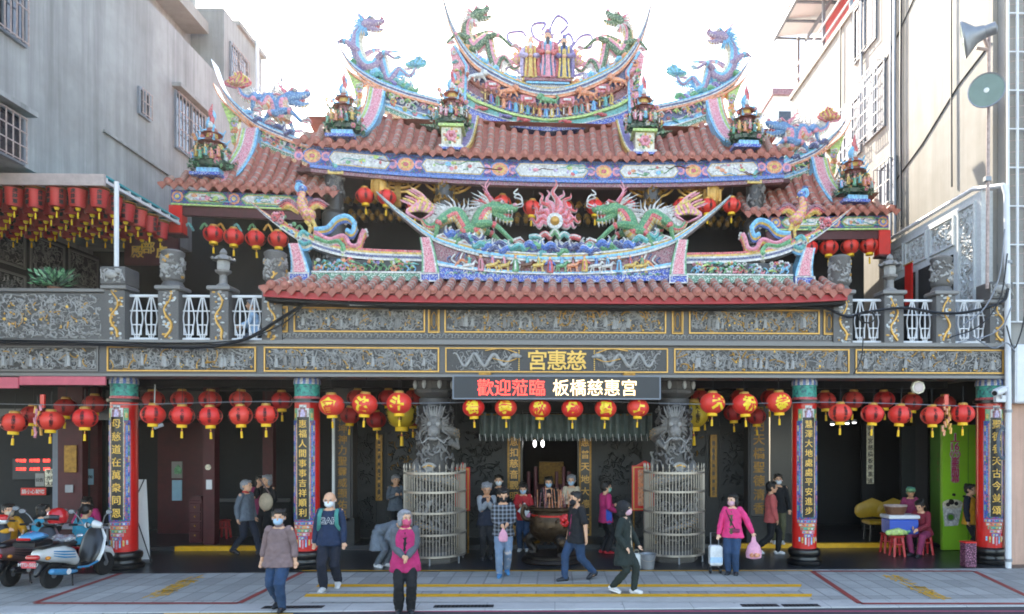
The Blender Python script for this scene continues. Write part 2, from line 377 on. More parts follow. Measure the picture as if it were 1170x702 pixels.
for word, p, q in (('停車禁止', (183, 679), (222, 661)), ('禁止停車', (1024, 661), (1068, 681))):
    for i, ch in enumerate(word):
        x, y = G(lerp(p[0], q[0], i/3), lerp(p[1], q[1], i/3)); put_text(b, ch, (x, y, .006), .36, 'yellow_paint', .001, .0, fn=lambda p: (p[0]*1.1, p[2]*1.9, 0))
tag(b.build('yellow_bay_writing', smooth=0), kind='structure')
for (px, py, w) in ((335, 694, .95), (530, 693, .95), (868, 692, .6), (915, 692, .6)):
    x, y = G(px, py); t = thing('drain_cover', 'dark slotted drain cover in the pale kerb below '+{335: 'the man in the brown shirt', 530: 'the censer walkway', 868: 'the red parking bay, with rim', 915: 'the red parking bay, at its corner'}[px], 'drain', (x, y, .001))
    t['label'] = {335: 'dark slotted drain cover in the kerb by the woman in the brown shirt', 530: 'dark slotted drain cover in the kerb beside the woman in the pink vest', 868: 'dark drain cover in the kerb, first of the pair on the right', 915: 'dark drain cover in the kerb, second of the pair on the right'}[px]
    b = MB(); b.box(-w/2, w/2, -.09, .09, .0, .004, 'drain'); b.build('cover_plate', t, smooth=0)
    b = MB(); [b.box(-w/2+.05+i*.06, -w/2+.08+i*.06, -.07, .07, .004, .007, 'black_hole') for i in range(int((w-.1)/.06))]; b.build('slot_pattern', t, smooth=0)
# ================================================================ side buildings
def grille_window(par, x, y0, y1, z0, z1, face, bars='rust_pipe', hood=True, nb=7, nh=3, box=0):
    """window in a wall of constant x; face = +1 when the room is on the -x side"""
    b = MB(); b.box(min(x, x+face*.02), max(x, x+face*.02), y0, y1, z0, z1, 'glass_dark'); w = b.build('window', par, smooth=0)
    f = MB(); t = .05; xa, xb = sorted((x, x+face*.06))
    f.box(xa, xb, y0-t, y0, z0-t, z1+t, 'grey_paint'); f.box(xa, xb, y1, y1+t, z0-t, z1+t, 'grey_paint'); f.box(xa, xb, y0, y1, z0-t, z0, 'grey_paint'); f.box(xa, xb, y0, y1, z1, z1+t, 'grey_paint')
    f.box(xa, xb-.005, (y0+y1)/2-.02, (y0+y1)/2+.02, z0, z1, 'grey_paint'); f.build('frame', w, smooth=0)
    g = MB(); xo = x+face*(.12+box)
    for i in range(nb+1):
        y = lerp(y0, y1, i/nb); g.tube([(xo, y, z0-.03), (xo, y, z1+.03)], .013, bars, 5)
    for i in range(nh+1):
        z = lerp(z0, z1, i/nh); g.tube([(xo, y0-.03, z), (xo, y1+.03, z)], .014, bars, 5)
    if box:
        for y in (y0, y1):
            for z in (z0, z1): g.tube([(x, y, z), (xo, y, z)], .014, bars, 5)
    g.build('grille', w, smooth=60)
    if hood:
        h = MB(); xa, xb = sorted((x, x+face*(.24+box))); h.box(xa, xb, y0-.15, y1+.15, z1+.1, z1+.2, 'conc_dark'); h.build('hood', w, smooth=0)
lb = thing('concrete_building', 'weathered grey concrete building with barred windows beside the cyan canopy', 'building', (-10.5, 19, 0))
b = MB(); b.box(-22, -10.5, 9, 25.6, 8.06, 14.0, 'conc_dark'); b.box(-22, -13.3, 9, 25.6, 4.55, 8.06, 'conc_dark'); b.box(-13.3, -10.5, 20.95, 25.6, 4.55, 8.06, 'conc_dark'); b.box(-22, -10.44, 16.6, 24.6, 9.8, 9.86, 'conc_dark'); b.build('wall', lb, (-10.5, 19, 0), 0)
b = MB(); b.box(-22, -11.6, 17, 23.0, 14.0, 19, 'conc_dark'); b.box(-22, -10.56, 22.7, 25.6, 14.0, 16.4, 'conc_dark'); b.box(-22, -10.45, 23.6, 25.75, 16.4, 16.55, 'conc_dark'); b.box(-22, -10.9, 19.0, 22.4, 15.4, 15.75, 'conc_light'); b.box(-22, -11.5, 25.6, 26.8, 4.5, 15.6, 'conc_dark'); b.box(-22, -11.0, 26.8, 27.3, 13.2, 14.4, 'conc_dark'); b.build('upper_storey', lb, (-10.5, 19, 0), 0)
for q in lb.children: pass
class Off:                                   # window builder offset for the building's own frame
    pass
def shifted(par, fn):
    before = set(o.name for o in par.children); fn()
    for o in par.children:
        if o.name not in before: o.location = [o.location[i]-par.location[i] for i in range(3)]
def lw():
    grille_window(lb, -10.5, 13.1, 14.15, 10.45, 12.4, 1); grille_window(lb, -10.5, 12.9, 14.1, 8.1, 8.95, 1); grille_window(lb, -10.5, 19.7, 21.3, 10.75, 12.25, 1, nb=9)
    grille_window(lb, -10.5, 18.0, 18.4, 10.9, 11.5, 1, nb=3, nh=2, hood=False); grille_window(lb, -10.56, 23.1, 24.3, 14.4, 15.5, 1, hood=False, nb=8)
    p = MB(); p.tube([(-10.4, 24.8, 8), (-10.4, 24.8, 16.9)], .07, 'white_metal', 8); p.build('drain_pipe', lb)
shifted(lb, lw)
rb = thing('plastered_building', 'sunlit cream plastered building with rain stains and caged windows', 'building', (9.4, 19, 0))
def rw():
    b = MB(); b.box(9.4, 22, 14.75, 27.6, 4.35, 16.25, 'conc_light'); b.box(10.6, 22, 14.75, 27.6, -.02, 4.35, 'conc_light'); b.box(9.55, 10.6, 14.75, 15.0, -.02, 4.35, 'conc_light'); b.box(9.32, 9.4, 14.75, 27.6, 16.1, 16.28, 'conc_light'); b.build('wall', rb, smooth=0)
    b = MB(); b.box(9.55, 22, 14.55, 14.75, 0, 3.6, 'conc_pink'); b.box(9.5, 9.9, 14.5, 14.74, 3.6, 16.2, 'conc_light'); b.build('front_wall', rb, smooth=0)
    grille_window(rb, 9.4, 19.65, 20.9, 11.6, 13.45, -1, 'white_metal', False, 9, 5, .12); grille_window(rb, 9.4, 21.2, 22.4, 11.5, 13.2, -1, 'white_metal', False, 8, 5, .12)
    grille_window(rb, 9.4, 19.0, 19.9, 9.2, 10.4, -1, 'grey_paint', False, 4, 2, .1); grille_window(rb, 9.4, 20.2, 21.6, 14.4, 16.0, -1, 'grey_paint', False, 3, 1)
    for y, z0, z1, r in ((18.9, 8.2, 16.2, .045), (19.15, 8.2, 16.2, .035), (18.6, 8.4, 15.4, .03), (21.0, 13.6, 16.2, .04), (22.6, 10.2, 16.1, .025), (16.2, 8.6, 16.2, .02)):
        p = MB(); p.tube([(9.36-r, y, z0), (9.36-r, y+.03, (z0+z1)/2), (9.36-r, y, z1)], r, 'steel_dull' if r > .03 else 'cable', 6); p.build('wall_pipe', rb)
    for pts in ([(23.5, 11.2), (20.5, 12.9), (17.2, 14.6), (14.8, 16.0)], [(19.6, 9.6), (17.6, 10.2), (16, 10.9), (14.8, 11.2)]):
        p = MB(); p.tube([(9.385, y, z) for y, z in pts], .016, 'cable', 5); p.build('crack_cable', rb)
shifted(rb, rw)
t = thing('window_cage', 'white steel window cage with dark mesh standing out from the cream building', 'cage', P(1163, 370, 14.45))
def cage():
    o = t.location; b = MB()
    x0, x1, z0, z1 = P(1151, 0, 14.4)[0], P(1151, 0, 14.4)[0]+1.1, P(1150, 368, 14.4)[2], 12.4
    for x in (x0, x0+.2, x1): b.tube([(x, 14.38, z0), (x, 14.38, z1)], .028, 'white_metal', 6)
    n = 9
    for i in range(n+1):
        z = lerp(z0, z1, i/n); b.tube([(x0, 14.38, z), (x1, 14.38, z)], .018, 'white_metal', 5); b.tube([(x0, 14.38, z), (x0+.2, 14.7, z-.12)], .014, 'white_metal', 5)
    b.build('frame', t, o)
    b = MB(); b.box(x0+.06, x1, 14.52, 14.56, z0+.03, z1, 'stone_dark'); b.build('mesh_panel', t, o, 0)
    b = MB()
    for i in range(30): b.tube([(x0+.1, 14.5, z0+i*.24), (x1, 14.5, z0+i*.24+.1)], .006, 'rust_pipe', 4)
    for i in range(12): b.tube([(x0+.1+i*.08, 14.505, z0), (x0+.1+i*.08, 14.505, z1)], .006, 'rust_pipe', 4)
    b.build('wire_netting', t, o)
cage()
t = thing('lamp_mast', 'thin rusty steel mast carrying two floodlights before the cream wall', 'mast', P(1128, 216, 14.2))
b = MB(); a = P(1128, 330, 14.2); c = P(1130, 31, 14.2); b.tube([a, c], .035, 'rust_pipe', 8); b.build('pole', t, t.location)
b = MB(); b.obox(P(1128, 205, 14.2), (.12, .1, .1), 'steel_dull'); b.build('clamp', t, t.location)
def floodlight(label, c, d, r, m):
    t = thing('floodlight', label, 'lamp', c); d = Vector(d).normalized(); M3 = d.to_track_quat('Z', 'Y').to_matrix()
    b = MB(); b.lathe([(.03, -r*1.05), (.12*r/.33, -r*.95), (.45*r, -r*.55), (.9*r, -.02), (r, .02), (r, .06), (r*.93, .05), (r*.8, -.03), (.0001, -.12)], (0, 0, 0), m, 24); h = MB(); h.add(b, lambda p: tuple(M3 @ Vector(p))); h.build('shade', t)
    b = MB(); b.lathe([(.0001, .03), (r*.95, .045)], (0, 0, 0), 'glass_pale', 24); b.ball((0, 0, -.0), (r*.28, r*.28, r*.16), 'lamp_white', 10, 6); h = MB(); h.add(b, lambda p: tuple(M3 @ Vector(p))); h.build('glass', t)
    b = MB(); b.lathe([(.03, -r*1.6), (.12, -r*1.5), (.12, -r*.95), (.05, -r*.9)], (0, 0, 0), 'steel_dull', 12); h = MB(); h.add(b, lambda p: tuple(M3 @ Vector(p))); h.build('lamp_housing', t)
    return t
defm('glass_pale', '#667a70', .2, var=.1)
pc = P(1129, 56, 14.2)
f1 = floodlight('silver bell floodlight turned sideways at the top of the rusty mast', P(1103, 45, 14.1), (-.85, .5, -.16), .36, 'steel_dull')
b = MB(); o = Vector(P(1103, 45, 14.1)); b.tube([o+Vector((.3, .1, .18)), o+Vector((.42, .08, .14)), Vector(P(1129, 55, 14.2))], .035, 'rust_pipe', 6); b.tube([o+Vector((.28, .1, -.12)), Vector(P(1129, 57, 14.2))], .03, 'rust_pipe', 6); b.build('bracket', f1, o)
f2 = floodlight('round pale green floodlight facing the street halfway down the mast', P(1127, 104, 13.95), (-.5, -.86, -.1), .34, 'steel_dull')
t = thing('downpipe', 'white plastic downpipe beside the last painted column, bending over the carved wall', 'pipe', P(1152, 688, 14.2))
b = MB(); b.tube([P(1152, 688, 14.2), P(1152, 455, 14.2), P(1150, 222, 14.2), P(1147, 212, 14.25)], .06, 'white_metal', 10); b.build('vertical_pipe', t, t.location)
b = MB(); b.tube([P(1147, 212, 14.25), (9.12, 15.0, 8.12), (9.12, 18.9, 8.1)], .05, 'white_metal', 8); b.build('sloping_pipe', t, t.location)
b = MB()
for py in (300, 470, 640): b.lathe([(.075, -.03), (.075, .03)], P(1152, py, 14.2), 'steel_dull', 10)
b.build('pipe_clip', t, t.location)
t = thing('meter_box', 'white metal meter box on the pink wall beside the downpipe', 'box', P(1166, 428, 14.4))
b = MB(); a, c = P(1158, 461, 14.3), P(1185, 394, 14.3); b.bbox(a[0], c[0], 14.25, 14.54, a[2], c[2], 'white_metal', .02); b.build('box_body', t, t.location)
b = MB(); b.bbox(a[0]+.03, c[0]-.02, 14.235, 14.25, a[2]+.03, c[2]-.03, 'white_metal', .004); b.build('box_door', t, t.location)
# roof canopy on top of the cream building, white tower far behind
t = thing('rooftop_canopy', 'corrugated rooftop canopy on steel posts above the cream building', 'canopy', (9.5, 24, 16.3))
b = MB(); b.poly([(8.6, 21.6, 18.6), (12.5, 21.6, 19.0), (12.5, 27.4, 18.9), (8.6, 27.4, 18.5)], 'lamp_white'); b.poly([(8.6, 21.6, 18.64), (8.6, 27.4, 18.54), (12.5, 27.4, 18.94), (12.5, 21.6, 19.04)], 'grey_paint'); b.build('roof_sheet', t, t.location, 0)
b = MB()
for i in range(6): y = lerp(21.6, 27.4, i/5); b.box(8.6, 12.5, y-.05, y+.05, 18.44, 18.5, 'grey_paint')
for x in (8.65, 9.9, 11.2): b.box(x-.05, x+.05, 21.6, 27.4, 18.34, 18.44, 'grey_paint')
b.build('purlin', t, t.location, 0)
for y in (22.3, 24.6, 27.2):
    b = MB(); b.box(9.5, 9.6, y-.05, y+.05, 16.26, 18.4, 'steel_dull'); b.build('post', t, t.location, 0)
b = MB(); [b.tube([(9.5, 20.5, z), (9.5, 27.4, z)], .04, 'white_metal', 6) for z in (16.8, 17.3)]; b.box(10.1, 12, 22.5, 26, 16.2, 18.2, 'fascia_red'); b.build('railing', t, t.location)
t = thing('far_house', 'pale house with a maroon roof edge far behind the temple', 'building', (11, 40, 0))
b = MB(); a, c = P(884, 300, 40), P(905, 110, 40); b.box(a[0], a[0]+6, 40, 46, 0, c[2], 'lamp_white'); b.build('wall', t, t.location, 0)
b = MB(); b.box(a[0]-.15, a[0]+6, 39.8, 46, c[2], c[2]+.35, 'c_maroon'); b.build('roof', t, t.location, 0)
b = MB(); [b.box(a[0]+.3+i*1.5, a[0]+1.2+i*1.5, 39.96, 40, c[2]-2.4-k*3, c[2]-.9-k*3, 'glass_dark') for i in range(3) for k in range(3)]; b.build('window', t, t.location, 0)
for i, (px, h) in enumerate(((322, 78), (314, 96))):
    t = thing('aerial', ('taller' if i == 0 else 'shorter')+' thin aerial pole on a roof behind the temple', 'aerial', P(px, 200, 42)); b = MB(); b.tube([P(px, 200, 42), P(px, h, 42)], .06, 'grey_paint', 6); b.tube([P(px-2, h+14, 42), P(px+2, h+14, 42)], .03, 'grey_paint', 5); b.build('mast', t, t.location)
# ---------------------------------------------------------------- galleries between temple and neighbours, at first-floor level
def squiggles(b, rect, n, ms, seed, rad=(.008, .018), axis='y', at=0, curl=1.0):
    """carved relief: short curling ridges on a panel"""
    rnd = random.Random(seed); x0, x1, z0, z1 = rect
    for _ in range(n):
        x, z = rnd.uniform(x0, x1), rnd.uniform(z0, z1); a = rnd.uniform(0, 6.28); k = rnd.uniform(-1, 1)*curl; st = rnd.uniform(.018, .04); r = rnd.uniform(*rad); m = rnd.choice(ms); pts = []
        for i in range(rnd.randint(4, 9)):
            pts.append((min(max(x, x0), x1), min(max(z, z0), z1))); x += st*math.cos(a); z += st*math.sin(a); a += k*.6; k *= 1.12
        N = len(pts)
        p3 = [(q[0], at, q[1]) if axis == 'y' else (at, q[0], q[1]) for q in pts]
        b.tube(p3, [r*(1-.6*i/N) for i in range(N)], m, 4, ref=(0, 1, 0) if axis == 'y' else (1, 0, 0), fixref=True)
def blobs(b, rect, n, ms, seed, rr=(.012, .03), axis='y', at=0):
    rnd = random.Random(seed); x0, x1, z0, z1 = rect
    for _ in range(n):
        x, z, r = rnd.uniform(x0, x1), rnd.uniform(z0, z1), rnd.uniform(*rr); c = (x, at, z) if axis == 'y' else (at, x, z)
        b.ball(c, (r, .02, r*rnd.uniform(.6, 1.3)) if axis == 'y' else (.02, r, r), rnd.choice(ms), 5, 3)
def side_gallery(name, label, x, face, y0, y1, z0, z1, ms, pal, rows, cols):
    t = thing(name, label, 'carved wall', (x, (y0+y1)/2, z0))
    o = t.location; b = MB(); xa, xb = sorted((x, x-face*.25)); b.box(xa, xb, y0, y1, z0, z1, ms); b.build('wall_slab', t, o, 0)
    k = 0
    for i in range(cols):
        for j in range(rows):
            a, c = lerp(y0, y1, i/cols)+.08, lerp(y0, y1, (i+1)/cols)-.08; e, f = lerp(z0, z1, j/rows)+.08, lerp(z0, z1, (j+1)/rows)-.08; k += 1
            b = MB()
            for (p, q, r, s_) in ((a, c, e, e+.05), (a, c, f-.05, f), (a, a+.05, e+.05, f-.05), (c-.05, c, e+.05, f-.05)): xa, xb = sorted((x, x+face*.035)); b.box(xa, xb, p, q, r, s_, pal[0])
            squiggles(b, (a+.09, c-.09, e+.09, f-.09), int((c-a)*(f-e)*110), pal, k*7+3, (.012, .026), 'x', x+face*.01); b.build('carved_panel', t, o, 50)
    return t
side_gallery('carved_gallery_wall', 'dark carved stone wall panels under the cyan canopy with many lanterns', -13.05, 1, 15.0, 20.5, 4.55, 7.85, 'stone_dark', ['stone_pol', 'carve_dim', 'stone'], 3, 4)
t = thing('carved_side_wall', 'pale carved stone side wall with gold lattice windows on the cream building', 'carved wall', (9.25, 17, 4.6))
o = t.location
b = MB(); b.box(9.15, 9.4, 14.75, 19.2, 4.55, 8.0, 'carve_pale'); b.build('wall_slab', t, o, 0)
for (y0, y1, z0, z1) in ((14.95, 15.6, 5.1, 7.85), (15.75, 16.8, 7.1, 7.8), (16.95, 18.0, 7.1, 7.8), (18.1, 19.05, 7.1, 7.8)):
    b = MB()
    for (p, q, r, s_) in ((y0, y1, z0, z0+.05), (y0, y1, z1-.05, z1), (y0, y0+.05, z0+.05, z1-.05), (y1-.05, y1, z0+.05, z1-.05)): b.box(9.11, 9.15, p, q, r, s_, 'carve_pale')
    squiggles(b, (y0+.09, y1-.09, z0+.09, z1-.09), int((y1-y0)*(z1-z0)*120), ['carve', 'carve_pale'], int(y0*10), (.012, .026), 'x', 9.14); b.build('carved_panel', t, o, 50)
for (y0, y1) in ((15.8, 17.3), (17.5, 19.0)):
    b = MB(); b.box(9.12, 9.15, y0, y1, 4.8, 6.9, 'black_hole'); w = b.build('lattice_window', t, o, 0)
    b = MB()
    for i in range(9): y = lerp(y0, y1, i/8); b.tube([(9.1, y, 4.8), (9.1, y, 6.9)], .014, 'gild_dim', 4)
    for i in range(11): z = lerp(4.8, 6.9, i/10); b.tube([(9.09, y0, z), (9.09, y1, z)], .011, 'gild_dim', 4)
    g = b.build('lattice', w)
t = thing('red_banner', 'narrow red cloth banner hanging in the carved side wall', 'banner', P(1042, 330, 17.4)); b = MB(); a, c = P(1038, 350, 17.6), P(1046, 305, 17.6); b.box(8.9, 8.93, 17.2, 17.55, a[2], c[2], 'lacq_red'); b.build('cloth', t, t.location, 0)
b = MB(); b.tube([(8.9, 17.15, c[2]+.02), (8.9, 17.6, c[2]+.02)], .02, 'gild', 6); b.build('hanging_rod', t, t.location)
# cyan canopy
t = thing('cyan_canopy', 'translucent cyan roof canopy on a thin white post over rows of lanterns', 'canopy', (-10.5, 15.6, 8.0))
o = t.location; b = MB(); b.box(-15.5, -9.0, 14.3, 17.1, 7.92, 7.96, 'cyan_roof'); b.build('roof_sheet', t, o, 0)
b = MB(); b.box(-15.5, -8.98, 14.24, 14.3, 7.72, 7.95, 'plate'); b.build('gutter', t, o, 0)
b = MB()
for i in range(8): y = 14.35+i*.38; b.box(-15.5, -9.0, y, y+.05, 7.86, 7.915, 'white_metal')
for x in (-9.04, -10.4, -12): b.box(x, x+.05, 14.3, 17.1, 7.8, 7.858, 'white_metal')
b.build('roof_beam', t, o, 0)
b = MB(); a = P(131, 310, 14.3); b.tube([(a[0], 14.36, a[2]-.1), (a[0], 14.36, 7.84)], .045, 'white_metal', 8); b.build('post', t, o)
# dark rooms behind the first-floor balustrade
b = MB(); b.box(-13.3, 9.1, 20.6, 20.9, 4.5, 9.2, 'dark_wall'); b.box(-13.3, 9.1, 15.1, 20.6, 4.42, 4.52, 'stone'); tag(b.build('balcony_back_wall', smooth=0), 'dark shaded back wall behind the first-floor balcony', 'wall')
t = thing('hall_sign', 'dark red board with gold characters in the shade behind the canopy lanterns', 'sign', P(168, 284, 19.0)); o = t.location
b = MB(); a, c = P(142, 303, 19), P(204, 262, 19); b.bbox(a[0], c[0], 19, 19.08, a[2], c[2], 'dark_red', .02); b.build('board', t, o)
b = MB()
for ch, px, py in (('殿', 157, 288), ('部', 170, 283), ('虎', 185, 288)): put_text(b, ch, P(px, py, 18.99), .34, 'gold_text', .008, .015)
b.build('gold_lettering', t, o, 0)
# ================================================================ temple front porch
tp = thing('temple_porch', 'grey carved stone temple porch with painted columns, balustrade and low tiled roof', 'temple', (0, 14.8, 0))
TO = tp.location.copy()
YF = 14.3                                                   # plane of the carved beam
def X(px, Y=YF): return P(px, 430, Y)[0]
def Z(py, Y=YF): return CAMZ+(CY-py)/FOC*Y
def arc(b, c, r, a0, a1, z0, z1, m, n=10, t=.012):
    def pt(rr, a, z): return (c[0]+rr*math.sin(a), c[1]-rr*math.cos(a), z)
    A = [lerp(a0, a1, i/n) for i in range(n+1)]
    b.quadstrip([[pt(r+t, a, z0) for a in A], [pt(r+t, a, z1) for a in A]], m)
    b.quadstrip([[pt(r+t, a, z1) for a in A], [pt(r, a, z1) for a in A]], m); b.quadstrip([[pt(r, a, z0) for a in A], [pt(r+t, a, z0) for a in A]], m)
    for a, fl in ((a0, 0), (a1, 1)):
        q = [pt(r, a, z0), pt(r+t, a, z0), pt(r+t, a, z1), pt(r, a, z1)]; b.poly(q[::-1] if fl else q, m)
def painted_column(cx, text, lab):
    c = (cx, 14.78); r = .25
    e = bpy.data.objects.new('painted_column', None); COL.objects.link(e); e.parent = tp; e.location = Vector((cx, 14.78, 0))-TO; e['label'] = lab
    o = (cx, 14.78, 0)
    b = MB(); b.lathe([(.35, 0), (.37, .03), (.37, .09), (.31, .13), (.3, .18), (.33, .22), (.34, .28), (.325, .33), (.27, .36)], o, 'black_lacq', 28); b.build('base', e, o)
    b = MB(); b.lathe([(r, .36), (r, 3.42)], o, 'lacq_red', 36); b.build('shaft', e, o)
    b = MB(); b.lathe([(.26, 3.42), (.31, 3.43), (.31, 3.49), (.26, 3.5), (.265, 3.53), (.25, 3.55), (.25, 3.78), (.27, 3.8), (.27, 3.86), (.24, 3.97)], o, 'teal_paint', 28, mf=lambda i, j: 'black_lacq' if i < 3 else 'c_red' if i < 5 else 'teal_paint' if i < 7 else ('c_blue' if j % 2 else 'c_white')); b.build('capital', e, o)
    b = MB(); q = R(1)
    arc(b, c, r, -54*q, 54*q, .98, 3.05, 'floral'); arc(b, c, r+.012, -27*q, 27*q, 1.02, 3.12, 'black_lacq', t=.006)
    for s in (-1, 1):
        arc(b, c, r+.012, min(s*27, s*29)*q, max(s*27, s*29)*q, 1.02, 3.12, 'c_cream', 2, .008)
        arc(b, c, r+.012, min(s*37, s*45)*q, max(s*37, s*45)*q, 1.5, 2.1, 'c_blue', 3, .006); arc(b, c, r+.012, min(s*37, s*45)*q, max(s*37, s*45)*q, 2.3, 2.95, 'c_blue', 3, .006)
        arc(b, c, r+.012, min(s*51.5, s*54)*q, max(s*51.5, s*54)*q, .98, 3.05, 'c_blue', 2, .006); arc(b, c, r+.012, min(s*31, s*34)*q, max(s*31, s*34)*q, 1.1, 3.0, 'c_orange', 2, .006)
        for k in range(9): z = 1.15+k*.21; arc(b, c, r+.014, min(s*46, s*50)*q, max(s*46, s*50)*q, z, z+.12, ('c_green', 'c_pink', 'c_yellow')[k % 3], 2, .008)
    # rounded cloud head and lotus fringe
    for k, m in enumerate(('c_white', 'c_maroon', 'c_lav')):
        w = 26-8*k; arc(b, c, r+.012+.004*k, -w*q, w*q, 3.12, 3.3-.04*k, m, 8, .006); arc(b, c, r+.012+.004*k, -w*.6*q, w*.6*q, 3.3-.04*k, 3.37-.05*k, m, 6, .006)
    for s in (-1, 1): arc(b, c, r, min(s*28, s*48)*q, max(s*28, s*48)*q, 3.05, 3.3, 'c_green', 4); arc(b, c, r+.012, min(s*34, s*44)*q, max(s*34, s*44)*q, 3.1, 3.2, 'c_yellow', 3, .006)
    for k in range(5):
        w = 53-8*k; arc(b, c, r, -w*q, w*q, .98-.075*(k+1), .98-.075*k-.012, ('c_blue', 'c_orange', 'c_green', 'c_pink', 'c_blue')[k], 12, .012+.002*k)
        for j in range(7-k): a = (-w+8+(2*w-16)*j/(6-k))*q; arc(b, c, r+.014+.002*k, a-4*q, a+4*q, .98-.075*(k+1)+.01, .98-.075*k-.026, ('c_yellow', 'c_white', 'c_red', 'c_teal')[(j+k) % 4], 2, .008)
    for j in range(7): a = (-42+14*j)*q; arc(b, c, r, a-3.5*q, a+3.5*q, .42+.03*abs(j-3), .6, ('c_sky', 'c_yellow', 'c_white', 'c_pink')[j % 4], 2)
    b.build('couplet_panel', e, o, 0)
    b = MB(); n = len(text); z1, z0 = 2.98, 1.16; p = (z1-z0)/(n-1); sz = min(.2, p*.86)
    for i, ch in enumerate(text):
        z = z1-i*p; v, f, w, h = text_mesh(ch, sz, .006, .012)
        def fn(pt): a = pt[0]/(r+.03); return ((r+.022-pt[1])*math.sin(a), -(r+.022-pt[1])*math.cos(a), pt[2])
        put_text(b, ch, (cx, 14.78, z), sz, 'gold_text', .006, .004, fn=fn)
    b.build('gold_lettering', e, o, 0)
painted_column(P(142, 500, 14.78)[0], '母慈道在萬衆同恩', 'painted column nearest the parked scooters'); painted_column(P(351, 500, 14.78)[0], '惠福人間事事吉祥順利', None)
painted_column(P(919, 500, 14.78)[0], '慧澤大地處處平安進步', None); painted_column(P(1130, 500, 14.78)[0], '聖德參天古今並頌', 'painted column beside the green shop board')
for o in list(tp.children):
    if not o.get('label') and 'label' in o: del o['label']
def cyl(c, r, a, z): return (c[0]+r*math.sin(a), c[1]-r*math.cos(a), z)
def dragon_head_grey(b, c, s, m, flipx):
    """a carved dragon head hanging face-down towards the street"""
    x, y, z = c
    b.ball((x, y, z), (.15*s, .12*s, .16*s), m, 10, 7); b.ball((x, y-.1*s, z-.13*s), (.12*s, .1*s, .13*s), m, 10, 6); b.ball((x, y-.14*s, z-.27*s), (.1*s, .07*s, .05*s), m, 8, 5)
    for q in (-1, 1):
        b.ball((x+q*.08*s, y-.12*s, z+.0*s), .045*s, 'carve', 8, 5); b.ball((x+q*.05*s, y-.18*s, z-.2*s), .03*s, m, 6, 4)
        b.tube([(x+q*.08*s, y-.05*s, z+.1*s), (x+q*.14*s, y-.06*s, z+.25*s), (x+q*.1*s, y, z+.4*s)], [.035*s, .025*s, .008*s], m, 6)
        for k in range(7): a = k/6; b.tube([(x+q*.13*s, y, z+.1*s-.2*s*a), (x+q*(.2+.03*(k % 2))*s, y+.03, z+.12*s-.28*s*a), (x+q*.26*s, y+.07, z+.2*s-.42*s*a)], [.03*s, .02*s, .004], m, 5)
        b.tube([(x+q*.06*s, y-.17*s, z-.24*s), (x+q*.2*s, y-.16*s, z-.35*s), (x+q*.28*s, y-.08*s, z-.2*s)], [.016*s, .012*s, .004], 'carve', 5)
    for k in range(9): b.tube([(x+(k-4)*.03*s, y-.02, z+.12*s), (x+(k-4)*.045*s, y-.04, z+.25*s+.03*(k % 3)), (x+(k-4)*.05*s, y-.02, z+.34*s)], [.022*s, .018*s, .006], 'carve', 5)
